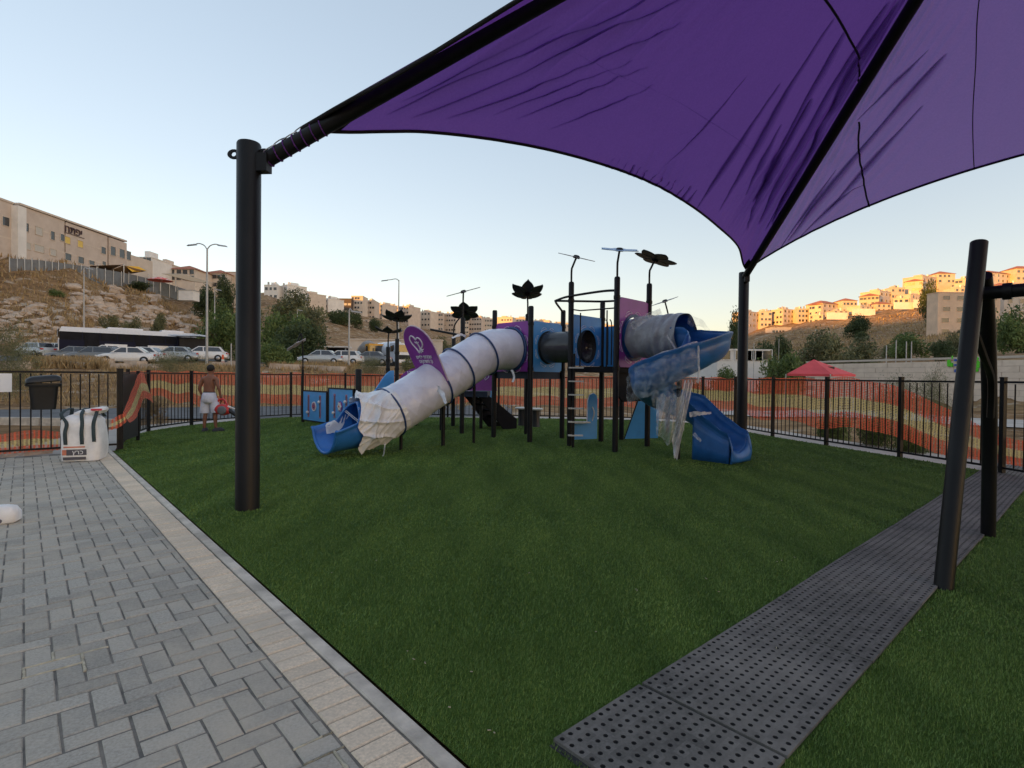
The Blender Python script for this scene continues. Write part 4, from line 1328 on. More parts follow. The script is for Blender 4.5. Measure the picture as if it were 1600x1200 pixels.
MB().tube([fo + x * p[0] + y * p[1] + t * .017 for p in no_], .018, 6).build('fin_edge', mat('pale_edge', (.55, .45, .55), rough=.5), fin, smooth=60)
ff = fo + t * .042
# in the drawing plane, seen from the slide's foot, screen right is -x
if True:
    hx = x; hy = y
    def hp(a):     # heart outline
        X = 16 * math.sin(a) ** 3; Y = 13 * math.cos(a) - 5 * math.cos(2 * a) - 2 * math.cos(3 * a) - math.cos(4 * a)
        ca, sa = math.cos(-.25), math.sin(-.25)
        return (X * ca - Y * sa) / 16 * .21, (X * sa + Y * ca) / 16 * .21 + .98
    MB().tube([ff + hx * hp(a)[0] + hy * hp(a)[1] for a in np.linspace(.35, 2 * math.pi - .25, 40)], .016, 6).build('heart_logo', LINE, fin, smooth=60)
    for a_, b_ in (((.02, 1.03), (.05, .90)), ((.05, .90), (.10, .78)), ((.05, .90), (.02, .76)), ((-.05, 1.02), (.02, .98)), ((.02, .98), (.09, 1.01)), ((.06, .82), (.15, .84))):
        MB().tube([ff + hx * a_[0] + hy * a_[1], ff + hx * b_[0] + hy * b_[1]], .014, 6).build('figure_logo', LINE, fin, smooth=60)
    writing('םידלי תחמש', .115, ff + hx * .04 + hy * .66, hx, hy, .004, LINE, 'sign_text', fin)
    writing('םיקחשמ ןג', .115, ff + hx * .05 + hy * .56, hx, hy, .004, LINE, 'sign_text', fin)

# ------------------------------------------------------------------ spiral slide
T0 = (P10 + P12) / 2
H = -U
tubeC = 2.40
sp_t = MB(); q0, q1 = Z(T0, tubeC) - H * .04, Z(T0, tubeC) + H * 1.22
sp_t.tube([q0, q0.lerp(q1, .5), q1], .405, 36, caps=False); sp_t.tube([q0, q1], .39, 36, caps=False)
spiral = sp_t.build('spiral_slide', NAVY, play, smooth=60)
RS = .54
TS = T0 + H * 1.44
cen = TS - V * RS
def hel(w):
    """chute centre line and side vector; w 0..1 straight, 1..2 turn, 2..3 run-out"""
    if w < 1:
        p = T0 + H * (1.0 + .44 * w); tv = H
    elif w < 2:
        th = (w - 1) * 2 * math.pi * 1.0
        rv = V * math.cos(th) + H * math.sin(th)      # clockwise seen from above
        p = cen + rv * RS
        tv = -V * math.sin(th) + H * math.cos(th)
    else:
        p = TS + H * (w - 2) * .90; tv = H
    z = float(np.interp(w, [0, .8, 1, 1.25, 1.5, 1.75, 2, 2.5, 2.85, 3], [1.99, 1.97, 1.95, 1.80, 1.36, .98, .66, .33, .20, .19]))
    return Z(p, z), tv, tv.cross(Vector((0, 0, 1)))
def chute(u, v):
    w = v * 3
    c, tv, sv = hel(w)
    # u: inside lip .. floor .. outside lip
    hw = .33
    ph = (u - .5) * 2 * math.radians(116)
    if abs(ph) < math.radians(96):
        a = math.sin(ph) * 1.06; b = .335 * (1 - math.cos(ph))
    else:       # rolled lip
        k_ = (abs(ph) - math.radians(96)) / math.radians(20)
        a = math.copysign(1.055 + .14 * math.sin(k_ * 2.4), ph); b = .37 + .10 * math.sin(min(1, k_ * 1.3) * math.pi * .5) - .05 * max(0, k_ - .6)
    hgt = float(np.interp(w, [0, 1, 2, 2.6, 3], [1.15, 1.18, 1.15, 1.0, .78]))
    # sv points to the right of travel = towards the axis of the turn
    return c + sv * (-a) * hw + Vector((0, 0, b * hgt))
g = MB(); g.grid(chute, 44, 170)
ch = g.build('chute', NAVY, spiral, smooth=70, solid=.025)
# skirt of the run-out down to the ground
for sgn in (-1, 1):
    g = MB()
    def sk(u, v, sgn=sgn):
        w = 2.22 + .80 * u
        c, tv, sv = hel(w)
        q = c + sv * sgn * (.348 + .02 * (1 - v)) + Vector((0, 0, .40 * float(np.interp(w, [2, 2.6, 3], [1.05, .95, .75]))))
        return Vector((q.x, q.y, q.z * v * 1.0 + 0.01 * (1 - v)))
    g.grid(sk, 16, 3); g.build('skirt', NAVY, spiral, smooth=60, solid=.02)
MB().grid(lambda u, v: Vector(chute(.04 + .92 * u, 1.0)).lerp(Z(Vector(chute(.04 + .92 * u, 1.0)) + H * .05, .01), v) + H * .05 * math.sin(v * 3.1), 20, 6).build('chute_nose', NAVY, spiral, smooth=70, solid=.02)
MB().tube([Z(cen, -.02), Z(cen, 1.9)], .045, 12).build('centre_post', BLK, spiral, smooth=40)
MB().lathe([(.50, 0), (.50, .05), (.435, .055), (.435, -.005)], 36, Z(T0, tubeC) + H * .0, H, cap=False).build('entry_collar', NAVYD, spiral, smooth=40)

# ------------------------------------------------------------------ entrance side: ladder pole, hoop rails, bars
lp = Vector((1.345, 11.85, 0))
lad = MB().tube([Z(lp, -.02), Z(lp, 2.05)], .03, 10).build('ladder_pole', BLK, play, smooth=40)
for i in range(6):
    z = .27 + i * .295
    MB().box((lp.x + .05, lp.y, z), (.32, .10, .028)).build('rung', STEP, lad)
rails = [[Vector((.98, 12.6, 3.30)), Vector((1.15, 12.2, 3.32)), Vector((1.42, 11.92, 3.34)), Vector((1.9, 11.5, 3.36)), Z(P10, 3.34)],
         [Vector((.98, 12.6, 3.30)), Vector((1.25, 12.75, 3.32)), Vector((1.75, 13.05, 3.36)), Z(P9, 3.36), Vector((2.45, 12.6, 3.33)), Z(P10, 3.22)],
         [Z(P4, 3.16), Vector((1.05, 13.0, 3.28)), Vector((.98, 12.6, 3.30))]]
for r_ in rails:
    MB().tube(catmull(r_, 5), .026, 8).build('hand_rail', BLK, play, smooth=60)
e1 = P8.lerp(P10, .22); e2 = P8.lerp(P10, .80)
for e in (e1, e2):
    MB().tube(catmull([Z(e, 1.77), Z(e, 2.7), Z(e, 2.95)], 4), .015, 8).build('grab_bar', BLK, play, smooth=60)
MB().tube([Z(P8, 3.05), Z(e1, 3.0), Z(P10, 2.98)], .015, 8).build('grab_bar', BLK, play, smooth=60)
for k in (.1, .18):
    e = P10.lerp(P8, k)
    MB().tube(catmull([Z(e, 1.8), Z(e, 2.6), Z(e + U * .05, 2.75)], 4), .013, 8).build('grab_bar', BLK, play, smooth=60)
# blue seat board below the deck
sb = MB()
prof = [(0, .10), (.62, .10), (.62, 1.02), (.60, 1.12), (.52, 1.17), (.42, 1.13), (.37, 1.0), (.36, .48), (0, .48)]
o_ = at(897, 12.55); ex_ = (at(938, 12.85) - o_).normalized()
sbo = MB().prism(prof, .04, o_, ex_, (0, 0, 1)).build('seat_board', PANB, play)
MB().tube([o_ + ex_ * p[0] + Vector((0, 0, p[1])) - Vector((0, .02, 0)) for p in prof[2:8]], .012, 6).build('board_edge', LINE, sbo)
MB().box(o_ + ex_ * .17 + Vector((0, -.08, .50)), (.40, .24, .03), ex=ex_).build('seat', STEP, sbo)
MB().tube(catmull([o_ + ex_ * .5 + Vector((0, -.03, .85)), o_ + ex_ * .54 + Vector((0, -.09, .72)), o_ + ex_ * .5 + Vector((0, -.03, .52))], 4), .014, 8).build('handle', STEP, sbo)
# black boards and blue wedge below the right tower
MB().prism([(0, 1.66), (1.15, 1.66), (1.15, 1.02), (.35, 1.02), (0, 1.25)], .04, Z(P10, 0) + (P12 - P10).normalized() * .06 + U * .12, (P12 - P10).normalized(), (0, 0, 1)).build('black_board', DKP, play)
MB().prism([(0, .06), (.78, .10), (.80, .95), (.30, .98)], .04, at(977, 13.2), (1, -.12, 0), (0, 0, 1)).build('wedge_board', PANB, play)
MB().tube([at(977, 13.18) + Vector((0, 0, .06)), at(977, 13.18) + Vector((.30, -.04, .98))], .022, 6).build('wedge_edge', BLK, play)

# ------------------------------------------------------------------ low rear deck, stairs and boards
dz = 1.12
rl = [at(628, 15.7), at(765, 15.0), at(770, 16.4), at(632, 16.9)]
deck(rl, dz, mat('navy_deck', (.012, .022, .05)), .16)
rp1, rp2 = rl[0], rl[1]
for p in (at(690, 15.4), at(752, 16.0), at(650, 16.7)):
    post(p, 1.05, .05)
def board(p, q, prof, m, nm, t=.035):
    ex = (q - p).normalized()
    return MB().prism(prof, t, p, ex, (0, 0, 1)).build(nm, m, play)
hill = [(0, .35)] + [(u * 1.12, .88 + .80 * smoothstep(.08, .95, u)) for u in np.linspace(0, 1, 16)] + [(1.12, .35)]
hb = board(PA + Vector((.09, 0, 0)), PB, hill, PANB, 'wave_board')
arch = [(0, 1.05)] + [(.70 + .70 * math.cos(a), 1.32 + .46 * math.sin(a)) for a in np.linspace(math.pi, 0, 16)] + [(1.4, 1.05)]
ab = board(at(624, 15.85), at(700, 15.5), arch, PANP, 'arch_board')
writing('ןגה', .19, at(642, 15.72, 583), (1, -.1, 0), (0, 0, 1), .004, LINE, 'sign_text', ab)
arch2 = [(0, 1.14), (0, 1.50)] + [(.2 + .9 * u, 1.50 + .24 * math.sin(u * math.pi * .55)) for u in np.linspace(0, 1, 10)] + [(1.15, 1.14)]
a2 = board(at(712, 15.1), at(772, 15.1), arch2, mat('bright_purple_panel', (.34, .08, .36), rough=.4, var=.1), 'low_board')
MB().tube([at(757, 15.03, 592), at(764, 15.03, 580), at(766, 15.03, 577), at(763, 15.03, 590), at(758, 15.03, 594)], .012, 5, closed=True).build('line_art', LINE, a2)
# stairs going down to the right
s0, s1 = at(748, 15.3, z=1.1), at(806, 16.0, z=.12)
d = (s1 - s0); dh = Vector((d.x, d.y, 0)); w_ = Vector((0, 0, 1)).cross(dh.normalized())
st = MB().prism([(0, .95), (0, 1.10), (.12, 1.12), (dh.length, .30), (dh.length, 0.02), (dh.length - .45, 0.02)], .05, Z(s0, 0) - w_ * .02, dh.normalized(), (0, 0, 1)).build('stair_side', DKP, play)
MB().prism([(0, .95), (0, 1.10), (.12, 1.12), (dh.length, .30), (dh.length, 0.02), (dh.length - .45, 0.02)], .05, Z(s0, 0) + w_ * .82, dh.normalized(), (0, 0, 1)).build('stair_side', DKP, play)
for i in range(5):
    f = (i + .7) / 5.2
    p = Z(s0, 0) + dh * f + w_ * .43
    MB().box((p.x, p.y, 1.02 - .92 * f), (.24, .80, .04), ex=dh.normalized()).build('stair_step', STEP if i == 4 else DKP, play)
rb = MB().prism([(.25, 1.02), (.25, 1.42), (1.02, 1.42), (1.02, .42)], .03, Z(s0, 0) + w_ * .84, dh.normalized(), (0, 0, 1)).build('stair_board', PANB, play)
for k in (.38, .58, .8):
    MB().box(Z(s0, 0) + dh.normalized() * k + w_ * .82 + Vector((0, 0, 1.22)), (.045, .02, .30), ex=dh.normalized()).build('slat_mark', LINE, rb)
MB().tube([Z(P1, 2.62), at(672, 15.2, 515)], .03, 8).build('top_rail', BLK, play, smooth=60)

# ================================================================== packing still on the slides
def rid(x, p):
    return (1 - abs(math.sin(x))) ** p
def wrapr(s, a):
    base = SR + .042
    n = .010 * rid(a * 1.5 + s * 6.5 + math.sin(a * 2) * .6, 3) + .007 * rid(a * 3 - s * 9 + math.sin(s * 5), 3) + .006 * math.sin(a * 3 + s * 4) + .005 * rid(s * 23 + a * 2.0, 4)
    return base + n * (.4 + .6 * smoothstep(.3, 1.4, s))
w1 = sweep(.07, 3.28, 200, SR, 96, rfn=wrapr)
o = w1.build('protective_wrap', WRAPG, smooth=80, org=(-.9, 12.4, 0))
tag(o, 'grey crinkled protective wrap round the long straight tube slide', 'protective wrap')
# torn flap and shreds
def rag(name, pts, wid, m, label, seed=0, nu=14, nv=4, parent=None):
    path = catmull(pts, max(3, nu // (len(pts) - 1)))
    g = MB(); n = len(path)
    vs = []; fs = []
    for i, p in enumerate(path):
        t = (path[min(i + 1, n - 1)] - path[max(i - 1, 0)]).normalized()
        sd_ = t.cross(Vector((.25, 1, .1))).normalized()
        up_ = sd_.cross(t)
        wv = wid[0] + (wid[1] - wid[0]) * i / (n - 1)
        for j in range(nv + 1):
            q = (j / nv - .5) * wv
            vs.append(p + sd_ * q + up_ * (.35 * wv * (hsh(i, j, seed) - .5)) + Vector((0, 0, .02 * (hsh(i, j, seed + 5) - .5))))
    for i in range(n - 1):
        for j in range(nv):
            a = i * (nv + 1) + j; fs.append((a, a + 1, a + nv + 2, a + nv + 1))
    g.add(vs, fs)
    o = g.build(name, m, smooth=180, org=path[-1] if parent is None else None, parent=parent)
    if parent is None: tag(o, label, 'plastic film')
    return o
rag('torn_flap', [at(677, 11.3, 603), at(690, 11.15, 614), at(697, 11.0, 631)], (.16, .05), WRAPW, None, 3, parent=o)
rag('torn_strip', [at(799, 12.7, 578), at(803, 12.65, 588), at(801, 12.6, 597)], (.06, .05), WRAPW, None, 4, parent=o)
rag('torn_strip', [at(602, 10.4, 692), at(600, 10.3, 712), at(590, 10.2, 729)], (.03, .02), FILM2, None, 6, parent=o)
rag('tape_patch', [at(706, 12.0, 528), at(719, 12.3, 523), at(727, 12.5, 526)], (.05, .05), WRAPW, None, 8, parent=o)
# white plastic bunched up round the mouth
def bagr(s, a):
    k = smoothstep(3.2, 4.0, s)
    n = .055 * rid(a * 2 + s * 2.6 + 1.4 * math.sin(s * 3.1), 2.5) + .045 * rid(a * 3.5 - s * 4.2 + math.sin(a * 2.3) * 1.2, 3) + .03 * rid(s * 7 + a * 3.1 + math.sin(a * 5), 3) + .018 * rid(a * 9 + s * 11, 3)
    return SR + .055 + n * (.3 + .9 * k) + .02 * k
g = MB()
def bag(u, v):
    # mouth edge droops lower at the crown and reaches further along the sides
    a = math.radians(-60 + 300 * u)
    end = 4.02 + .22 * max(0, math.cos(a)) - .12 * max(0, -math.cos(a)) - .10 * max(0, math.sin(a)) + .05 * math.sin(a * 6)
    s = 3.2 + (end - 3.2) * v
    c, t, x, y = sframe(s)
    rr = bagr(s, a)
    p = c + (x * math.cos(a) + y * math.sin(a)) * rr
    p.z += .11 * max(0, math.sin(a)) * smoothstep(3.5, 4.0, s) * math.sin((s - 3.5) * 5.5)
    return p
g.grid(bag, 170, 90)
o = g.build('plastic_bag', WRAPW, smooth=80, org=(-2.9, 10.9, 0))
tag(o, 'bunched white plastic sheet over the mouth of the straight slide', 'plastic sheet')
# sheet trailing over the far edge of the trough
g = MB()
def trail(u, v):
    p = Vector(trough(.015 + .15 * v, .12 + .62 * u))
    return p + Vector((.03, 0, .02 + .012 * math.sin(u * 11 + v * 4) + .008 * math.sin(u * 23 - v * 9)))
g.grid(trail, 26, 8); g.build('trailing_edge', WRAPW, o, smooth=80)
st_ = [Vector(trough(.98, .22)) + Vector((0, 0, .06)), Vector(trough(.5, .12)) + Vector((0, 0, .46)), Vector(trough(.03, .24)) + Vector((0, 0, .05))]
MB().tube(catmull(st_, 6), .009, 5).build('string', WRAPW, o)
MB().tube(catmull([q - Vector((0, 0, .035)) for q in st_], 6), .008, 5).build('string', WRAPW, o)

# clear film round the spiral slide
g = MB(); q0, q1 = Z(T0, tubeC) + H * .10, Z(T0, tubeC) + H * 1.26
x, y = frame(H)
def ft(u, v):
    a = 2 * math.pi * u; p = q0.lerp(q1, v)
    r = .428 + .012 * math.sin(v * 34 + a * 2) + .010 * math.sin(a * 6 + v * 13) + .02 * crease(v * 6 + a * .5, 4)
    return p + (x * math.cos(a) + y * math.sin(a)) * r
g.grid(ft, 60, 50)
o = g.build('protective_wrap', mat('pale_grey_wrap', (.36, .37, .41), rough=.3, var=.25, scale=5, bump=.7, bscale=16, col2=(.27, .28, .31)), smooth=80, org=Z(T0, 0))
tag(o, 'pale grey film wrapped round the short entry tube of the spiral slide', 'protective wrap')
rag('tape_strip', [at(986, 11.05, 512), at(1005, 10.9, 498), at(1031, 10.75, 486)], (.16, .10), FILM2, None, 2, parent=o)
rag('film_strip', [at(1040, 10.3, 523), at(1050, 10.25, 538), at(1058, 10.2, 552)], (.03, .05), FILM2, None, 9, parent=o)
g = MB()
g.grid(lambda u, v: at(1075 + u * 40, 10.35, 505 + 14 * u - (1 - v) * (20 - 20 * u) + 3 * math.sin(u * 9)) + Vector((0, .1 * v, 0)), 14, 5)
g.build('loose_film', FILM, o, smooth=180)
# film on the outside of the front bend
g = MB()
def bandf(u, v):
    w = 1.36 + .33 * u
    c, tv, sv = hel(w)
    out = -sv
    rr = .395 + .018 * math.sin(u * 30 + v * 7) + .012 * math.sin(v * 25 - u * 12)
    z = -.14 + .70 * v
    bulge = .03 * math.sin(math.pi * v)
    return c + out * (rr + bulge - .10 * max(0, v - .85) * 6) + Vector((0, 0, z + .012 * math.sin(u * 24)))
g.grid(bandf, 60, 16)
o = g.build('plastic_film', FILM, smooth=80, org=(2.9, 9.9, 0))
tag(o, 'clear plastic film stretched round the front bend of the spiral slide', 'plastic film')
MB().tube([Vector(bandf(u, 1.0)) for u in np.linspace(0, 1, 40)], .02, 6).build('film_edge', FILM2, o, smooth=60)
MB().tube([Vector(bandf(0.0, v)) for v in np.linspace(0, 1, 16)], .018, 6).build('film_edge', FILM2, o, smooth=60)
# drooping loose film below the bend
def droop(cx0, cx1, y0, y1, D, seed, amp=.09, sway=0.0):
    g = MB()
    def f(u, v):
        px = cx0 + (cx1 - cx0) * u + sway * v
        py = y0 + (y1 - y0) * v * (.75 + .25 * math.sin(u * math.pi)) + 3 * math.sin(u * 17 + seed)
        d = D + amp * math.sin(u * 14 + seed + v * 3) + amp * .6 * math.sin(u * 31 + v * 9) + .12 * math.sin(v * 6 + seed)
        return at(px, d, py)
    g.grid(f, 50, 30)
    return g
o = droop(1026, 1070, 618, 694, 9.6, 1.0).build('plastic_film', FILM2, smooth=80, org=at(1045, 9.7))
tag(o, 'crumpled clear film hanging in a bulge under the spiral slide', 'plastic film')
droop(1016, 1066, 612, 648, 9.5, 2.2, .05, 6).build('film_layer', FILM, o, smooth=80)
o = droop(1069, 1083, 596, 719, 9.45, 3.0, .05, -18).build('plastic_film', FILM3, smooth=80, org=at(1060, 9.4))
tag(o, 'long milky strip of film trailing from the spiral slide to the turf', 'plastic film')
o = rag('plastic_film', [at(1078, 9.75, 648), at(1096, 9.7, 646), at(1112, 9.72, 645)], (.10, .03), FILM3, 'short white rag of film stuck across the lower spiral chute', 12)
o = rag('plastic_film', [at(1085, 9.35, 678), at(1091, 9.3, 684), at(1097, 9.28, 690)], (.06, .04), FILM2, 'small strip of film stuck on the side of the lower chute', 15)

# ================================================================== rocks on the hillside (pieces of the ground)
ROCK = mat('limestone', (.56, .46, .37), rough=.9, var=.3, scale=1.6, bump=.5, bscale=7, col2=(.36, .27, .20))
ROCKS = []
for k in range(7):
    def fn(d, k=k):
        return 1 + .28 * math.sin(d.x * 3.1 + k * 1.7) * math.cos(d.y * 2.7 + k) + .16 * math.sin(d.z * 5 + d.x * 4 + k * 2.3) + .10 * math.sin(d.y * 9 + k)
    ROCKS.append(MB().ball((0, 0, 0), 1.0, 8, 6, fn=fn).mesh('stone', ROCK, smooth=35))
def ground_hit(px, py, D0=60.0, D1=220.0):
    """where the sight line through a photograph pixel meets the land"""
    D = D0
    while D < D1:
        p = at(px, D, py)
        if tz(p.x, p.y) >= p.z: return D
        D += .5
    return None
rr = random.Random(5)
n = 0
fields = [((0, 75), (470, 548), 62), ((70, 130), (495, 550), 16), ((108, 190), (452, 500), 46), ((140, 250), (465, 535), 96), ((210, 310), (480, 548), 62)]
for (xa, xb), (ya, yb), cnt in fields:
    for _ in range(cnt):
        px, py = rr.uniform(xa, xb), rr.uniform(ya, yb)
        D = ground_hit(px, py)
        if D is None or D > 150: continue
        p = at(px, D); s = rr.uniform(.35, 1.0) * (1.25 if rr.random() < .2 else 1) * D / 90
        o = inst('stone', ROCKS[n % 7], ground, (p.x, p.y, tz(p.x, p.y) + s * .12))
        o.scale = (s * rr.uniform(.9, 1.7), s * rr.uniform(.8, 1.2), s * rr.uniform(.45, .75)); o.rotation_euler = (rr.uniform(-.2, .2), rr.uniform(-.2, .2), rr.uniform(0, 6))
        n += 1
# dressed stone blocks and rubble along the bank under the car park
for (px, py, w, h, D) in ((60, 572, 2.2, .55, 41), (100, 573, 2.6, .6, 42), (127, 574, 1.6, .5, 41), (156, 566, 1.9, .62, 43), (190, 572, 1.0, .4, 40), (212, 569, 1.3, .5, 42), (237, 574, 1.1, .45, 40),
                          (345, 572, 1.6, .5, 44), (372, 573, 1.3, .6, 43), (446, 576, 2.2, .45, 42), (485, 577, 2.4, .45, 43), (520, 578, 2.0, .45, 42), (30, 577, 1.8, .5, 40)):
    p = at(px, D); z = tz(p.x, p.y)
    t = MB().box((0, 0, 0), (w, 1.0, h), taper=.92)
    o = t.build('stone', ROCK, ground); o.location = (p.x, p.y, max(z + h * .3, at(px, D, py).z)); o.rotation_euler = (0, .03, rr.uniform(-.25, .25))
# rubble just behind the left fence
for _ in range(26):
    b_ = rr.uniform(-2.2, 1.0); a_ = rr.uniform(13.75, 15.2); p = AB(a_, b_); s = rr.uniform(.10, .26)
    o = inst('stone', ROCKS[rr.randrange(7)], ground, (p.x, p.y, tz(p.x, p.y) + s * .25)); o.scale = (s * 1.3, s, s * .6); o.rotation_euler = (0, 0, rr.uniform(0, 6))

# ================================================================== plants
GRN = leafmat('green_leaf', (.045, .080, .024), (.190, .250, .080))
OLV = leafmat('olive_leaf', (.070, .080, .038), (.250, .250, .125))
DRK = leafmat('dark_leaf', (.026, .046, .020), (.115, .150, .062))
DRY = leafmat('dry_leaf', (.14, .10, .055), (.34, .25, .13), trans=.15)
BRK = mat('bark', (.11, .085, .06), rough=.95, var=.35, scale=6, bump=.6, bscale=20)
def cloud(n, leaf, seed, lobes=9, flat=.8, hollow=.35, up=0.0, spiky=0.0):
    """leaves spread through overlapping clumps inside a unit crown standing on z = 0"""
    g = np.random.default_rng(seed)
    c = []
    for i in range(lobes):
        a = g.uniform(0, 2 * np.pi); r = g.uniform(.1, .62); z = g.uniform(.22, .80)
        k = 1 - abs(z - .45) * .9
        c.append((np.cos(a) * r * k, np.sin(a) * r * k, z, g.uniform(.24, .42)))
    c = np.array(c)
    w = c[:, 3] ** 2; idx = g.choice(lobes, n, p=w / w.sum())
    d = g.normal(size=(n, 3)); d /= np.linalg.norm(d, axis=1)[:, None]
    rad = (hollow + (1 - hollow) * g.random(n) ** .6)[:, None] * c[idx, 3][:, None]
    p = c[idx, :3] + d * rad * np.array([1, 1, flat])
    far = g.random(n) < .12
    p[far] += d[far] * (.04 + .12 * g.random(far.sum())[:, None])
    p[:, 2] = np.abs(p[:, 2])
    nrm = d * .6 + g.normal(size=(n, 3)) * .6 + np.array([0, 0, up]); nrm /= np.linalg.norm(nrm, axis=1)[:, None]
    t = g.normal(size=(n, 3)); t -= nrm * (t * nrm).sum(1)[:, None]; t /= np.linalg.norm(t, axis=1)[:, None]
    if spiky:
        t = d * spiky + t * (1 - spiky) + np.array([0, 0, .5 * spiky]); t /= np.linalg.norm(t, axis=1)[:, None]
    b = np.cross(nrm, t); b /= np.linalg.norm(b, axis=1)[:, None]
    L = leaf * g.uniform(.6, 1.35, n)[:, None]; W = L * (.42 if spiky < .3 else .16)
    v = np.stack([p - t * L * .5, p + b * W * .5, p + t * L * .5, p - b * W * .5], 1).reshape(-1, 3).astype(np.float32)
    return v
def cloud_mesh(name, m, *a, **k):
    v = cloud(*a, **k); n = len(v)
    me = bpy.data.meshes.new(name)
    me.vertices.add(n); me.vertices.foreach_set('co', v.ravel())
    me.loops.add(n); me.loops.foreach_set('vertex_index', np.arange(n, dtype=np.int32))
    me.polygons.add(n // 4); me.polygons.foreach_set('loop_start', np.arange(0, n, 4, dtype=np.int32))
    me.update(calc_edges=True); me.materials.append(m)
    return me
CROWN = {}
for nm, m in (('green', GRN), ('olive', OLV), ('dark', DRK)):
    CROWN[nm] = [cloud_mesh('crown', m, 4200, .085, 20 + i * 7 + len(nm), lobes=11 + i) for i in range(3)]
CROWN['dry'] = [cloud_mesh('crown', DRY, 2200, .12, 77 + i, lobes=9, spiky=.6) for i in range(2)]
CROWN['fine'] = [cloud_mesh('crown', OLV, 9000, .045, 90 + i, lobes=14, spiky=.35) for i in range(2)]
CROWN['lush'] = [cloud_mesh('crown', GRN, 7000, .06, 120 + i, lobes=13) for i in range(2)]
def trunk_mesh(seed):
    g = random.Random(seed); t = MB()
    t.tube([(0, 0, -.06), (g.uniform(-.03, .03), .02, .2), (g.uniform(-.06, .06), g.uniform(-.05, .05), .45)], [.055, .042, .03], 8)
    for i in range(5):
        a = g.uniform(0, 6.28); r = g.uniform(.2, .45)
        t.tube([(0, .01, .22 + .04 * i), (math.cos(a) * r * .5, math.sin(a) * r * .5, .42 + .03 * i), (math.cos(a) * r, math.sin(a) * r, .62 + .04 * i)], [.024, .017, .006], 6)
    return t.mesh('trunk', BRK, smooth=60)
TRUNK = [trunk_mesh(i) for i in range(4)]
cnt = {}
def plant(kind, px, py_top, py_bot, wpx, D, name, label, cat, group=None, depth=None, trunk=True):
    """plant of the given pixel box at distance D, standing on the land"""
    p = at(px, D); z0 = min(tz(p.x, p.y), at(px, D, py_bot).z) if py_bot else tz(p.x, p.y)
    h = at(px, D, py_top).z - z0
    w = wpx / FPX * D
    k = cnt[kind] = cnt.get(kind, -1) + 1
    t = thing(name, label, cat, (p.x, p.y, z0), group)
    cr = inst('crown', CROWN[kind][k % len(CROWN[kind])], t, (p.x, p.y, z0), k * 1.3, (w * .62, (depth or w) * .62, h * .98))
    if trunk:
        inst('trunk', TRUNK[k % 4], t, (p.x, p.y, z0), k * .7, (w * .5, w * .5, h * .9))
    return t
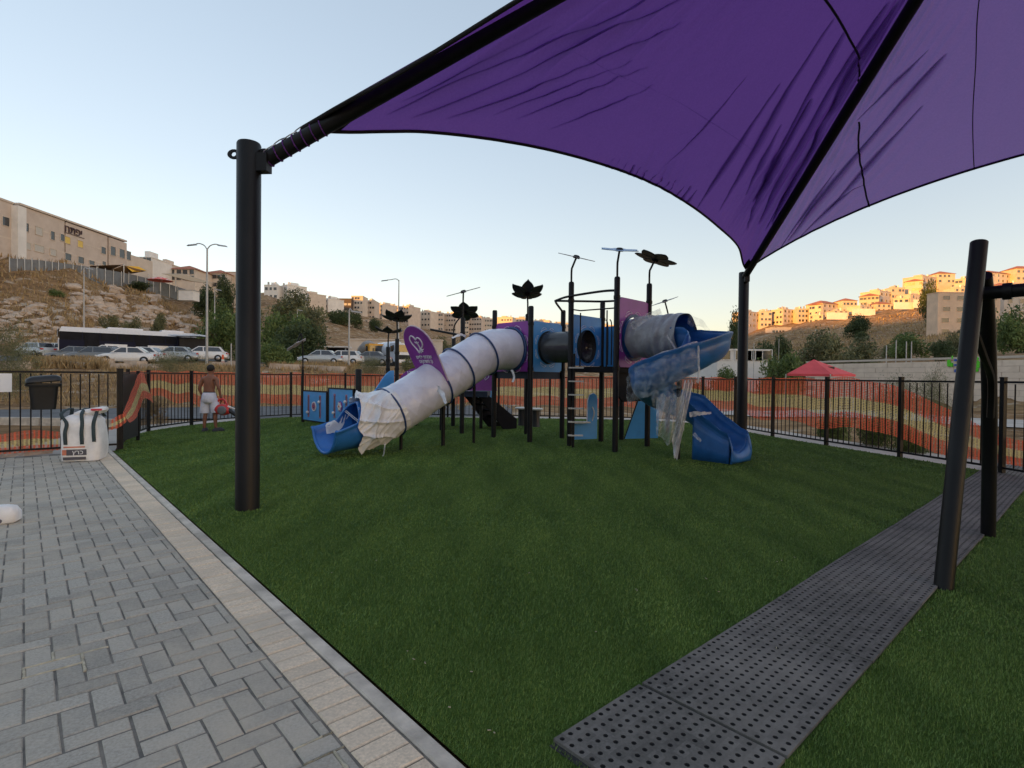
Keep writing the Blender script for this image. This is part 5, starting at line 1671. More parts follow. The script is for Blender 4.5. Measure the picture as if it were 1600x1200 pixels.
TREES = [
 ('fine', 18, 500, 583, 100, 26, 'shrub', 'dark feathery shrub at the far left above the fence', 'shrub'),
 ('fine', 278, 545, 588, 92, 33, 'shrub', 'rounded grey green shrub behind the bare-backed man', 'shrub'),
 ('green', 345, 488, 562, 92, 66, 'tree', 'green spreading tree between the bus and the near pole', 'tree'),
 ('dark', 352, 428, 500, 36, 130, 'tree', 'dark upright pine on the hill below the red-roofed house', 'tree'),
 ('dark', 318, 448, 500, 52, 118, 'tree', 'dark bushy tree beside the white shed on the hill', 'tree'),
 ('green', 335, 470, 510, 60, 105, 'tree', 'mid green tree on the slope above the street lamp base', 'tree'),
 ('olive', 385, 470, 520, 60, 112, 'tree', 'olive tree on the slope hidden partly by the near pole', 'tree'),
 ('green', 440, 478, 565, 100, 72, 'tree', 'large light green tree right of the near pole', 'tree'),
 ('dark', 470, 495, 570, 96, 64, 'tree', 'dark green tree above the little tilted flower post', 'tree'),
 ('green', 432, 535, 592, 80, 46, 'shrub', 'low green shrub by the fence right of the near pole', 'shrub'),
 ('olive', 448, 455, 500, 90, 170, 'tree', 'greyish tree high on the slope right of the pole', 'tree'),
 ('olive', 480, 470, 520, 70, 150, 'tree', 'brownish thorn tree on the slope under the white houses', 'tree'),
 ('dark', 530, 483, 512, 60, 230, 'tree', 'dark tree clump under the large-windowed building', 'tree'),
 ('dark', 556, 486, 515, 30, 235, 'tree', 'narrow dark tree beside the tall street lamp', 'tree'),
 ('dark', 585, 495, 520, 24, 240, 'tree', 'small dark tree behind the upper flower post', 'tree'),
 ('fine', 580, 556, 590, 66, 38, 'shrub', 'grey green shrub behind the blue wave board', 'shrub'),
 ('olive', 640, 560, 590, 40, 36, 'shrub', 'yellowish shrub behind the purple fin sign', 'shrub'),
 ('olive', 700, 528, 560, 44, 120, 'tree', 'round olive tree behind the slide bend', 'tree'),
 ('green', 90, 452, 468, 28, 88, 'shrub', 'single green bush on the rocky slope under the school', 'shrub'),
 ('olive', 172, 490, 508, 34, 84, 'shrub', 'dusty bush in the rocks above the bus roof', 'shrub'),
 ('olive', 250, 490, 520, 30, 92, 'shrub', 'dusty bush in the rocks left of the tall lamp', 'shrub'),
 ('olive', 205, 495, 512, 28, 88, 'shrub', 'dusty bush in the rocks over the middle of the bus', 'shrub'),
 ('olive', 60, 505, 530, 46, 74, 'shrub', 'dusty bush low on the rocks at the left', 'shrub'),
 ('dark', 220, 440, 452, 40, 118, 'shrub', 'dark scrub below the school fence', 'shrub'),
 # right side
 ('dark', 1150, 488, 518, 36, 200, 'tree', 'dark tree beside the far canopy pole', 'tree'),
 ('dark', 1195, 528, 556, 50, 130, 'tree', 'dark tree just right of the far canopy pole', 'tree'),
 ('dark', 1222, 522, 556, 34, 135, 'tree', 'dark round tree behind the thin lamp posts', 'tree'),
 ('green', 1215, 545, 592, 84, 48, 'tree', 'bright green leafy tree left of the red gazebo', 'tree'),
 ('olive', 1275, 520, 590, 100, 66, 'tree', 'wide olive tree above the red gazebo', 'tree'),
 ('olive', 1330, 530, 585, 90, 72, 'tree', 'olive tree above the stone wall end', 'tree'),
 ('dark', 1335, 494, 530, 52, 215, 'tree', 'large dark tree alone on the bare right slope', 'tree'),
 ('dark', 1345, 515, 540, 26, 190, 'tree', 'small dark tree below the lone tree on the slope', 'tree'),
 ('green', 1420, 520, 562, 70, 84, 'tree', 'green tree behind the stone wall left of the swing', 'tree'),
 ('olive', 1395, 535, 562, 50, 88, 'tree', 'olive shrub behind the stone wall near the posts', 'shrub'),
 ('dark', 1468, 530, 562, 44, 74, 'shrub', 'brown dark shrub on the wall left of the swing leg', 'shrub'),
 ('dark', 1452, 440, 520, 34, 225, 'tree', 'tall dark cypress-like tree beside the stone block', 'tree'),
 ('olive', 1520, 500, 560, 50, 120, 'tree', 'olive tree showing between the swing legs', 'tree'),
 ('green', 1590, 478, 560, 76, 66, 'tree', 'green tree at the right edge above the stone wall', 'tree'),
 ('olive', 1500, 520, 560, 40, 95, 'shrub', 'dusty shrub behind the front swing leg', 'shrub'),
 # close behind the right fence
 ('fine', 1400, 585, 660, 100, 17.5, 'shrub', 'leafy shrub standing behind the right fence', 'shrub'),
 ('fine', 1460, 575, 640, 60, 19, 'shrub', 'tall loose shrub behind the fence near the swing', 'shrub'),
 ('lush', 1300, 640, 700, 70, 15.2, 'shrub', 'low dark shrub behind the right fence by the pole', 'shrub'),
 ('lush', 1365, 650, 715, 80, 13.2, 'shrub', 'low green shrub behind the middle of the right fence', 'shrub'),
 ('lush', 1425, 660, 722, 70, 12.0, 'shrub', 'low green shrub behind the fence beside the swing leg', 'shrub'),
 ('dry', 240, 622, 668, 50, 16.2, 'shrub', 'brown dry twiggy bush behind the fence by the gate', 'shrub'),
 ('green', 1080, 585, 600, 60, 60, 'shrub', 'low hedge beyond the fence behind the spiral slide', 'shrub'),
 ('green', 1130, 575, 600, 50, 52, 'shrub', 'green shrub beyond the fence left of the far pole', 'shrub'),
]
for T in TREES:
    kind, px, y0, y1, w, D, nm, lab, cat = T
    plant(kind, px, y0, y1, w, D, nm, lab, cat, trunk=(nm == 'tree'))
# straw-coloured grass on the banks
def straw(n, boxes, seed):
    g = random.Random(seed); mb = MB()
    for (x0, x1, D0, D1, h) in boxes:
        for _ in range(n):
            D = g.uniform(D0, D1); px = g.uniform(x0, x1); p = at(px, D); z = tz(p.x, p.y)
            if z < -.3: continue
            hh = h * g.uniform(.5, 1.2); a = g.uniform(0, 6.28); w = .035 * h + D * .0009
            lx, ly = g.gauss(0, .35) * hh, g.gauss(0, .2) * hh
            mb.add([(p.x - math.cos(a) * w, p.y - math.sin(a) * w, z - .05), (p.x + math.cos(a) * w, p.y + math.sin(a) * w, z - .05), (p.x + lx, p.y + ly, z + hh)], [(0, 1, 2)])
    return mb
STRAW = leafmat('straw', (.20, .13, .06), (.48, .34, .17), trans=.2)
mb = straw(2600, ((40, 165, 40, 46, .8), (160, 400, 38, 46, .35), (420, 560, 42, 50, .5), (-40, 400, 24, 38, .35), (400, 800, 24, 44, .35)), 3)
tag(mb.build('dry_grass', STRAW), 'straw yellow dry grass on the bank below the parked cars', 'grass', kind='stuff')
mb = straw(5200, ((-20, 330, 66, 126, .9), (1180, 1600, 120, 280, 1.2)), 9)
tag(mb.build('dry_scrub', STRAW), 'sparse dry scrub over the rocky hillsides', 'scrub', kind='stuff')

# ================================================================== buildings
STONE = mat('pale_stone_cladding', (.60, .515, .45), rough=.9, var=.14, scale=.5, bump=.2, bscale=2.5, col2=(.51, .43, .37))
STONE2 = mat('cream_stone', (.64, .56, .48), rough=.9, var=.14, scale=.4, bump=.2, bscale=3, col2=(.55, .47, .40))
WHITEW = mat('white_render', (.74, .72, .69), rough=.85, var=.1, scale=.5)
GREYW = mat('grey_concrete', (.36, .37, .38), rough=.9, var=.15, scale=.6)
GLASS = mat('window_glass', (.045, .050, .058), rough=.12, var=.3, scale=.6, spec=.8)
GLASSB = mat('shutter', (.50, .48, .44), rough=.6, var=.15)
YELW = mat('yellow_blind', (.72, .52, .12), rough=.6, var=.2)  # plain yellow colour for a few school panes
ROOF = mat('red_tile_roof', (.42, .15, .085), rough=.85, var=.25, scale=1.5)
SIGNK = mat('dark_letters', (.09, .055, .06), rough=.6, var=.2)
winmesh = {}
def window(parent, c, ex, n, w, h, m=None, frame_m=None):
    """glazed opening: pane sunk in a proud frame"""
    m = m or GLASS
    ez = Vector((0, 0, 1))
    f = MB()
    t = .09
    for (dx, dz, sx, sz) in ((-w / 2 - t / 2, 0, t, h + 2 * t), (w / 2 + t / 2, 0, t, h + 2 * t), (0, h / 2 + t / 2, w, t), (0, -h / 2 - t / 2, w, t)):
        f.box(Vector(c) + ex * dx + ez * dz + n * .04, (sx, .14, sz), ex=ex)
    o = f.build('window', frame_m or STONE2, parent)
    MB().box(Vector(c) + n * .008, (w, .05, h), ex=ex).build('pane', m, o)
    return o
def block(name, label, p, q, depth, z0, z1, rows, cols, m=STONE2, ww=1.2, wh=1.3, cat='building', group=None, roof=None, parapet=.5, skip=0.0, seed=0, wm=None, par=None, base=2.0):
    """building whose front runs from p to q (seen side), going back by depth"""
    p = Vector((p[0], p[1], 0)); q = Vector((q[0], q[1], 0)); ex = (q - p).normalized(); w = (q - p).length
    n = Vector((ex.y, -ex.x, 0))
    if n.dot(-p) < 0: n = -n
    mid = (p + q) / 2
    t = par or thing(name, label, cat, (mid.x, mid.y, z0), group)
    c = mid - n * depth / 2
    MB().box((c.x, c.y, (z0 - base + z1) / 2), (w, depth, z1 - z0 + base), ex=ex).build('wall', m, t)
    if roof == 'hip':
        rz = z1; hx, hy = w / 2 + .5, depth / 2 + .5; r = MB()
        k = min(hx, hy) * .96
        vs = [Vector((c.x, c.y, rz)) + ex * a * hx + n * b * hy for a, b in ((-1, -1), (1, -1), (1, 1), (-1, 1))]
        rh = k * .42
        top = [Vector((c.x, c.y, rz + rh)) + ex * a * max(0.1, hx - k) + n * b * max(.1, hy - k) for a, b in ((-1, -1), (1, -1), (1, 1), (-1, 1))]
        r.add(vs + top, [(0, 3, 2, 1), (4, 5, 6, 7), (0, 1, 5, 4), (1, 2, 6, 5), (2, 3, 7, 6), (3, 0, 4, 7)])
        r.build('roof', ROOF, t)
    else:
        MB().box((c.x, c.y, z1 + .11), (w + .3, depth + .3, .22), ex=ex).build('roof', m, t)
        if parapet:
            a = hsh(seed, 4) - .5
            MB().box((c.x + ex.x * w * .3 * a, c.y + ex.y * w * .3 * a, z1 + .22 + parapet), (w * .28, depth * .4, parapet * 2), ex=ex).build('stair_head', m, t)
    if not roof and parapet and w > 6:
        for k in range(2):
            q = c + ex * w * (hsh(seed, k, 7) - .5) * .8 + n * depth * .3
            MB().lathe([(.45, 0), (.45, 1.5), (.3, 1.65), (0, 1.7)], 10, (q.x, q.y, z1 + .25), cap=False).build('water_tank', WHITEW if k else GREYW, t, smooth=40)
    for i in range(rows):
        for j in range(cols):
            if hsh(i, j, seed) < skip: continue
            u = (j + .5 + .12 * (hsh(i, j, seed + 3) - .5)) / cols - .5
            z = z0 + (z1 - z0) * (i + .55) / rows
            window(t, mid + ex * u * w + Vector((0, 0, z)), ex, n, ww * (.8 + .4 * hsh(j, seed)), wh, wm or GLASS, m)
    return t
# ---- school on the left hilltop: one long stone block stepping down, seen along its front
sx = -89.0
school = thing('school_building', 'long pale stone school building with dark sign on the left hilltop', 'building', (sx, 105, 20))
def sblk(y0, y1, z0, z1, off=0.0, m=STONE, nm='wall'):
    return MB().box((sx - 8 + off, (y0 + y1) / 2, (z0 + z1) / 2), (16, y1 - y0, z1 - z0)).build(nm, m, school)
sblk(78, 97.0, 17, 31.3, 0.0); sblk(97.3, 107.2, 17, 31.2, .8); sblk(107.5, 118.5, 18, 31.1, .8); sblk(118.8, 124.2, 20, 31.0, 1.0)
sblk(124.4, 134, 21, 28.9, .4, STONE2)
sblk(96.7, 98.4, 17, 31.0, 1.2, WHITEW, 'pier')
for y0, y1 in ((97.3, 107.2), (107.5, 118.5), (118.8, 124.2), (78, 97)):
    for z in (25.0, 27.9):
        o = 0.0 if y1 == 97 else (1.0 if y0 == 118.8 else .8)
        MB().box((sx + o - .04, (y0 + y1) / 2, z), (.12, y1 - y0 - .05, .28)).build('string_course', STONE2, school)
    MB().box((sx - 8 + (0.0 if y1 == 97 else .9), (y0 + y1) / 2, 31.45), (16.3, y1 - y0 + .1, .35)).build('coping', STONE2, school)
ez_ = Vector((0, 0, 1)); ey_ = Vector((0, 1, 0)); nx_ = Vector((1, 0, 0))
for px, py, w, h, m in ((9, 347, 1.3, 1.5, GLASS), (38, 355, 1.7, 1.5, GLASS), (61, 362, 1.5, 1.4, GLASSB), (82, 369, .9, 1.6, GLASS), (97, 372, .9, 1.3, GLASS), (105, 376, 1.3, 1.3, YELW), (125, 382, 1.3, 1.3, YELW),
                        (40, 384, 2.1, 1.2, GLASSB), (61, 389, 2.0, 1.2, GLASSB), (83, 395, 1.4, 1.2, GLASSB), (106, 402, 1.5, 1.3, GLASS), (126, 407, 1.5, 1.3, GLASS), (161, 392, 1.3, 1.4, GLASS), (143, 411, 1.5, .8, GLASS),
                        (176, 393, 1.5, 1.9, GLASS), (190, 397, 1.6, 1.9, GLASS), (200, 400, 1.4, 1.9, GLASS), (162, 412, 1.0, .8, GLASS)):
    X = sx
    for _ in range(3):
        D = X * FPX / (px - 800)
        off = 0.0 if D < 97.2 else (.8 if D < 118.6 else (1.0 if D < 124.3 else .4))
        X = sx + off
    window(school, Vector((X, D, at(px, D, py).z)), ey_, nx_, w, h, m, STONE2)
D_ = (sx + .8) * FPX / (114 - 800)
writing('חתפי', 2.05, Vector((sx + .9, D_, at(114, D_, 362).z)), ey_, ez_, .12, SIGNK, 'sign_letters', school)
MB().box((sx + .86, D_ + .3, at(114, D_, 368).z), (.06, 5.0, .12)).build('sign_underline', SIGNK, school)
# ---- sheet fence below the school
SHEET = mat('grey_sheet', (.17, .18, .19), rough=.6, var=.2, scale=.8)
sf = thing('sheet_fence', 'grey sheet metal fence along the hilltop below the school', 'fence', at(15, 90))
pts = [(14, 404, 90), (60, 407, 95), (100, 412, 100), (150, 419, 107), (200, 428, 118), (250, 440, 130), (300, 456, 145)]
for (x0, y0, d0), (x1, y1, d1) in zip(pts, pts[1:]):
    for k in range(4):
        a = Vector((at(x0, d0, y0))).lerp(at(x1, d1, y1), k / 4); b = Vector((at(x0, d0, y0))).lerp(at(x1, d1, y1), (k + 1) / 4)
        ex = (b - a); ex.z = 0; L = ex.length; ex.normalize()
        mb = MB(); nrm = Vector((ex.y, -ex.x, 0)) * .06
        vs = [a - Vector((0, 0, 3.2)), b - Vector((0, 0, 3.2)) - ex * .06, b - ex * .06, a]
        mb.add([v for v in vs] + [v + nrm for v in vs], [(0, 1, 2, 3), (7, 6, 5, 4), (0, 4, 5, 1), (1, 5, 6, 2), (2, 6, 7, 3), (3, 7, 4, 0)])
        mb.build('sheet', SHEET, sf)
        MB().tube([a - Vector((0, 0, 3.4)) + nrm * 2, a + nrm * 2 + Vector((0, 0, .25))], .07, 6).build('post', STEEL, sf)
# ---- shade sails in the school yard
def sail(label, cs, D, m, poles=()):
    c = [at(x, D + dd, y) for x, y, dd in cs]
    t = thing('yard_sail', label, 'shade sail', (c[0].x, c[0].y, tz(c[0].x, c[0].y)))
    g = MB()
    def f(u, v):
        p = c[0].lerp(c[1], u).lerp(c[3].lerp(c[2], u), v)
        return p - Vector((0, 0, 1.2)) * math.sin(math.pi * u) * math.sin(math.pi * v) * .5
    g.grid(f, 12, 12); g.build('cloth', m, t, smooth=180, solid=.03)
    for x, y0, y1, dd in poles:
        MB().tube([at(x, D + dd, y1), at(x, D + dd, y0)], .11, 8).build('sail_pole', STEEL, t, smooth=60)
    return t
BRN = mat('brown_sail', (.22, .15, .09), rough=.85, var=.2); YEL = mat('yellow_sail', (.80, .45, .04), rough=.8, var=.15); TAN = mat('tan_sail', (.46, .33, .20), rough=.85, var=.15)
sail('brown shade sail in the school yard nearest the building', [(138, 416, 0), (192, 414, -2), (168, 424, 8), (152, 424, 6)], 112, BRN, ((153, 414, 432, 0),))
sail('dark sail with pale edge left of the yellow one', [(168, 424, 0), (193, 415, 0), (228, 424, 6), (205, 428, 4)], 116, BRN, ((193, 413, 442, 0),))
sail('bright yellow shade sail over the school yard', [(196, 416, 0), (216, 417, 4), (228, 423, 6), (206, 425, 0)], 117, YEL)
sail('long tan shade sail right of the yard umbrella', [(252, 428, 0), (285, 428, 10), (335, 444, 10), (300, 440, 0)], 128, TAN, ((274, 436, 456, 0), (232, 428, 446, -6)))
um = thing('yard_umbrella', 'white and red striped umbrella behind the hilltop fence', 'umbrella', at(250, 122, z=20))
MB().lathe([(2.6, 0), (1.4, .55), (.0, .9)], 12, at(250, 122, 439), cap=False).build('cloth', mat('striped_cloth', (.75, .70, .68), rough=.8, col2=(.70, .16, .14), var=.1, scale=.8, lo=.55, hi=.6), um)
MB().tube([at(250, 122, 455), at(250, 122, 434)], .05, 6).build('pole', STEEL, um)
sh = thing('site_shed', 'white box shed on the slope left of the dark trees', 'shed', at(295, 112, z=15))
MB().box(at(295, 112, 463), (2.9, 2.4, 2.0)).build('wall', WHITEW, sh); MB().box(at(295, 112, 455) , (3.1, 2.6, .12)).build('roof', GREYW, sh)

# ---- houses along the left skyline: px range, top, bottom, distance, look
def house(px0, px1, yt, yb, D, label, rows, cols, m=STONE2, roof=None, dep=10, skew=0.0, skip=0.1, ww=1.3, name='house', group='houses along the left skyline', wm=None, parapet=.8, cat='house'):
    p = at(px0, D + skew); q = at(px1, D - skew); z1 = at((px0 + px1) / 2, D, yt).z; z0 = at((px0 + px1) / 2, D, yb).z
    return block(name, label, p, q, dep, z0, z1, rows, cols, m, ww, 1.35, cat, group, roof, parapet, skip, int(px0), wm, base=6)
house(207, 236, 403, 422, 165, 'stepped cream apartment house just right of the school', 3, 4, WHITEW, parapet=1.2)
house(236, 258, 411, 428, 180, 'terraced cream house with dark balconies above the yellow sail', 3, 4, STONE2, wm=GLASS)
house(264, 304, 421, 440, 175, 'sandy house with small gable above the tan sail', 2, 4, STONE2, roof='hip', dep=12)
house(318, 352, 427, 452, 185, 'long house with red tiled roof left of the near pole', 2, 5, STONE2, roof='hip', dep=12)
house(352, 376, 426, 455, 190, 'plain cream house touching the near pole', 2, 2, STONE2, parapet=.6)
sk = [(412, 433, 446, 470, 260, WHITEW, 2, 3), (434, 448, 447, 468, 265, WHITEW, 2, 2), (449, 464, 454, 470, 270, STONE2, 2, 2), (466, 482, 460, 482, 285, STONE2, 3, 2), (482, 496, 464, 488, 290, STONE2, 3, 2),
      (496, 512, 468, 492, 300, WHITEW, 3, 3), (512, 528, 470, 490, 320, STONE2, 3, 3)]
for i, (a, b, yt, yb, D, m, r_, c_) in enumerate(sk):
    house(a, b, yt, yb, D, f'{ORD[i]} small pale house right of the near pole on the skyline', r_, c_, m, skew=3 * (i % 2))
house(500, 548, 467, 486, 340, 'dark-roofed low building with tall white windows on the skyline', 1, 7, mat('dark_cladding', (.09, .07, .06), rough=.8), ww=2.2, wm=GLASSB, dep=14, skip=0, parapet=0, name='hall', cat='building', group='large buildings on the left skyline')
house(548, 566, 463, 492, 345, 'square sunlit-topped stone block on the left skyline', 4, 4, STONE2, dep=12, skip=.1, parapet=0, name='apartment_block', cat='building', group='large buildings on the left skyline')
house(515, 552, 486, 498, 325, 'pale terrace house below the dark hall', 1, 6, STONE2, dep=10, parapet=0)
sk = [(567, 585, 470, 500, 360, 4, 4), (585, 597, 476, 502, 380, 4, 3), (598, 622, 478, 512, 400, 4, 5), (622, 638, 479, 520, 390, 6, 4), (636, 652, 484, 528, 400, 6, 4), (652, 672, 487, 538, 420, 6, 4), (672, 692, 489, 540, 430, 7, 5),
      (692, 712, 490, 542, 440, 7, 5), (712, 732, 494, 545, 450, 7, 5), (732, 752, 496, 548, 455, 7, 5), (752, 772, 498, 550, 460, 7, 5), (772, 800, 496, 552, 490, 6, 6), (800, 830, 497, 552, 510, 6, 6), (830, 858, 501, 553, 520, 5, 6), (858, 890, 505, 555, 540, 5, 6),
      (890, 925, 507, 556, 560, 5, 6), (925, 960, 508, 556, 570, 5, 6)]
for i, (a, b, yt, yb, D, r_, c_) in enumerate(sk):
    house(a, b - .6, yt, yb, D, f'{ORD[i]} tall stone apartment block counting right from the square block', r_, c_, STONE2 if i % 3 else STONE, ww=1.5, name='apartment_block', cat='building', group='apartment blocks behind the slides', dep=14, skew=2 * (i % 2), skip=.06)
# lower terraces below the skyline
sk = [(470, 500, 488, 502, 250), (545, 575, 500, 512, 300), (580, 604, 512, 524, 320), (604, 630, 518, 530, 330), (640, 668, 538, 550, 300)]
for i, (a, b, yt, yb, D) in enumerate(sk):
    house(a, b, yt, yb, D, f'{ORD[i]} low terrace house half way down the left slope', 2, 5, STONE2, dep=8, parapet=0, group='terrace houses on the left slope')

# ---- houses along the sunny right ridge
sk = [(1168, 1186, 488, 514, 330, 3, 3), (1186, 1205, 487, 512, 330, 3, 3), (1205, 1222, 485, 508, 330, 3, 3), (1222, 1245, 484, 506, 330, 3, 4), (1245, 1262, 483, 505, 325, 3, 3), (1262, 1282, 477, 503, 320, 3, 4), (1283, 1312, 475, 500, 320, 3, 4),
      (1314, 1338, 470, 492, 318, 2, 4), (1340, 1372, 463, 487, 316, 3, 5), (1372, 1392, 456, 486, 318, 3, 3), (1390, 1412, 450, 478, 320, 3, 4), (1410, 1440, 440, 466, 322, 3, 5), (1438, 1462, 433, 458, 324, 2, 4), (1462, 1490, 428, 452, 326, 3, 4),
      (1488, 1516, 436, 464, 312, 3, 4), (1545, 1582, 428, 452, 318, 3, 5), (1584, 1622, 420, 452, 316, 3, 5)]
for i, (a, b, yt, yb, D, r_, c_) in enumerate(sk):
    house(a, b - 1, yt, yb, D, f'{ORD[i]} sunlit stone house on the right ridge from the far pole', r_, c_, STONE2 if i % 2 else STONE, ww=1.4, roof='hip' if i in (5, 6, 7, 8, 11, 13, 15, 16) else None, dep=11, group='sunlit houses on the right ridge', skew=3 * ((i % 3) - 1))
sk = [(1330, 1365, 484, 492, 290), (1395, 1425, 474, 482, 285), (1425, 1450, 470, 480, 283), (1290, 1322, 490, 498, 292)]
for i, (a, b, yt, yb, D) in enumerate(sk):
    w_ = thing('garden_wall', f'{ORD[i]} pale garden wall under the sunlit right houses', 'wall', at((a + b) / 2, D, yb), 'garden walls on the right slope')
    MB().box(at((a + b) / 2, D, (yt + yb) / 2), ((b - a) / FPX * D, .5, (yb - yt) / FPX * D + 1)).build('wall', WHITEW, w_)
sk = [(1342, 1364, 479, 492), (1367, 1390, 475, 489), (1393, 1418, 467, 483), (1420, 1444, 461, 477), (1488, 1514, 450, 466), (1546, 1574, 446, 462), (1578, 1608, 444, 462), (1300, 1324, 486, 498), (1262, 1284, 493, 505)]
for i, (a, b, yt, yb) in enumerate(sk):
    house(a, b, yt, yb, 302, f'{ORD[i]} small house in the lower row on the right ridge', 2, 3, STONE if i % 2 else STONE2, dep=8, group='lower houses on the right ridge', parapet=.5, skew=2 * ((i % 3) - 1), roof='hip' if i % 4 == 1 else None)
# block beside the swing
TANB = mat('tan_stone', (.74, .53, .38), rough=.9, var=.12, scale=.4, bump=.2, bscale=3)
b = house(1463, 1560, 458, 528, 185, 'square four-storey stone block behind the swing frame', 4, 4, TANB, dep=5, skip=.0, ww=2.6, name='office_block', group=None, parapet=0, cat='building')
house(1566, 1640, 462, 500, 190, 'pale house between the swing bar and the right edge', 2, 4, STONE2, dep=12, name='house', group=None, parapet=0, wm=GLASS)
house(1205, 1235, 512, 526, 300, 'small columned house at the left foot of the right slope', 1, 6, STONE2, dep=8, group=None, parapet=0)
house(1120, 1200, 548, 562, 75, 'low white warehouse behind the far canopy pole', 1, 5, WHITEW, dep=12, group=None, parapet=0, name='warehouse', cat='building', ww=2.5)
# ---- stone retaining wall with the green logo
rw = thing('retaining_wall', 'long pale stone wall with green logo beyond the right fence', 'wall', at(1450, 42))
w0, w1 = at(1262, 55), at(1760, 33)
nseg = 26; ex = (w1 - w0).normalized(); L = (w1 - w0).length
WALLS = mat('coursed_wall_stone', (.80, .66, .54), rough=.92, var=.16, scale=1.5, bump=.4, bscale=9, col2=(.70, .57, .46))
for r_ in range(9):
    for k in range(11):
        ln = L / 11; o_ = (r_ % 2) * ln * .5
        a = k * ln + o_; bb = min(L, a + ln)
        if bb - a < .2: continue
        c = w0 + ex * (a + bb) / 2
        MB().box((c.x, c.y, -.55 + r_ * .43), (bb - a - .03, .5 + .02 * hsh(k, r_), .415), ex=ex).build('stone_course', WALLS, rw)
c = w0 + ex * L / 2
MB().box((c.x, c.y + .12, 1.15), (L, .4, 3.9), ex=ex).build('wall_core', mat('wall_mortar', (.40, .33, .27), rough=.95), rw)
MB().box((c.x, c.y, 3.33), (L, .62, .16), ex=ex).build('coping', STONE2, rw)
GREEN = mat('green_sign', (.10, .62, .02), rough=.45, var=.08); BLUEL = mat('blue_letter', (.03, .10, .45), rough=.5, var=.1)
def onwall(px, py, d=.34):
    t = None
    best = None
    for i in range(2001):
        q = w0 + ex * (L * i / 2000)
        x = 800 + FPX * q.x / q.y
        if best is None or abs(x - px) < best[0]: best = (abs(x - px), q)
    q = best[1]; n = Vector((ex.y, -ex.x, 0))
    if n.y > 0: n = -n
    return Vector((q.x, q.y, at(px, q.y, py).z)) + n * d
wn_ = Vector((ex.y, -ex.x, 0))
def plate(x0, y0, x1, y1, m, nm='logo'):
    a, b_ = onwall(x0, y1, .30), onwall(x1, y0, .30)
    w = (Vector((b_.x, b_.y, 0)) - Vector((a.x, a.y, 0))).length; h = b_.z - a.z; k = min(w, h) * .3
    poly = [(k, 0), (w - k, 0), (w, k), (w, h - k), (w - k, h), (k, h), (0, h - k), (0, k)]
    MB().prism(poly, .07, a, ex, (0, 0, 1)).build(nm, m, rw)
plate(1518, 558, 1533, 563.5, GREEN); plate(1528.5, 563.6, 1534.5, 576, GREEN); plate(1518, 576.1, 1533, 581, GREEN)
plate(1484, 562, 1489, 573, GREEN); plate(1489.2, 567, 1493, 573.5, GREEN); plate(1491, 556, 1492.6, 561, GREEN)
plate(1494.5, 561, 1499, 565, BLUEL, 'logo_letter'); plate(1495, 569, 1499, 572, BLUEL, 'logo_letter'); plate(1495.5, 577, 1499, 582, BLUEL, 'logo_letter')
# ---- red gazebo
gz = thing('gazebo', 'red pyramid gazebo standing beyond the right fence', 'gazebo', at(1290, 29, z=-.3))
c = at(1281, 29); zt, ze = at(1270, 29, 562).z, at(1281, 29, 585).z
REDC = mat('red_canvas', (.62, .075, .085), rough=.8, var=.15, scale=1.2, bump=.2, bscale=4)
hx, hy = 1.95, 1.6
cx, cy = c.x, c.y
vs = [Vector((cx - hx, cy - .4, ze)), Vector((cx - .3, cy - hy, ze - .02)), Vector((cx + hx, cy + .1, ze)), Vector((cx + .3, cy + hy, ze)), Vector((cx - .35, cy, zt))]
r_ = MB(); r_.add(vs, [(0, 1, 4), (1, 2, 4), (2, 3, 4), (3, 0, 4)])
r_.build('canopy', REDC, gz, solid=.03)
v_ = MB()
for i in range(4):
    a, b_ = vs[i], vs[(i + 1) % 4]
    v_.add([a, b_, b_ - Vector((0, 0, .10)), a - Vector((0, 0, .10))], [(0, 1, 2, 3)])
v_.build('valance', REDC, gz, solid=.02)
MB().box(vs[1].lerp(vs[2], .52).lerp(vs[4], .45) + Vector((0, -.04, 0)), (.35, .05, .12)).build('vent', mat('dark_patch', (.05, .02, .02)), gz)
for q in vs[:4]:
    MB().tube([Vector((q.x * .995, q.y, ze)), Vector((q.x * .995, q.y, -.5))], .03, 8).build('leg', STEEL, gz, smooth=60)

# ================================================================== street lamps and posts
LAMPM = mat('lamp_grey', (.42, .42, .42), rough=.5, metal=.3, var=.1)
def lamp(px, ytop, D, label, arms, h0=None, r=.09, name='street_lamp', cat='street lamp'):
    p = at(px, D); z0 = tz(p.x, p.y); zt = at(px, D, ytop).z
    t = thing(name, label, cat, (p.x, p.y, z0))
    MB().tube([(p.x, p.y, z0 - .2), (p.x, p.y, (z0 + zt) / 2), (p.x, p.y, zt)], [r, r * .8, r * .6], 10).build('pole', LAMPM, t, smooth=60)
    for dx, dz in arms:
        a = Vector((p.x, p.y, zt - .1))
        pts = catmull([a, a + Vector((dx * .25, 0, .35 + dz * .3)), a + Vector((dx * .65, 0, .5 + dz)), a + Vector((dx, 0, .45 + dz))], 5)
        MB().tube(pts, .05, 8).build('arm', LAMPM, t, smooth=60)
        hd = pts[-1] + Vector((math.copysign(.35, dx), 0, -.03 - .05))
        MB().box(hd, (.9, .26, .10), ex=(1, 0, -.12 * math.copysign(1, dx)), taper=.7).build('lamp_head', LAMPM, t)
    return t
lamp(323, 389, 50, 'tall double-armed street lamp beside the bus', ((1.05, .0), (-1.05, .05)), r=.12)
lamp(622, 438, 70, 'single-armed street lamp against the sky left of the bent flower plate', ((-1.5, -.35),), r=.10)
lamp(131, 420, 72, 'slim lighting pole on the rocky slope above the bus', ((.4, -.3),), r=.11)
lamp(335, 452, 80, 'thin pole between the lamp and the trees', ((.2, -.4),), r=.09)
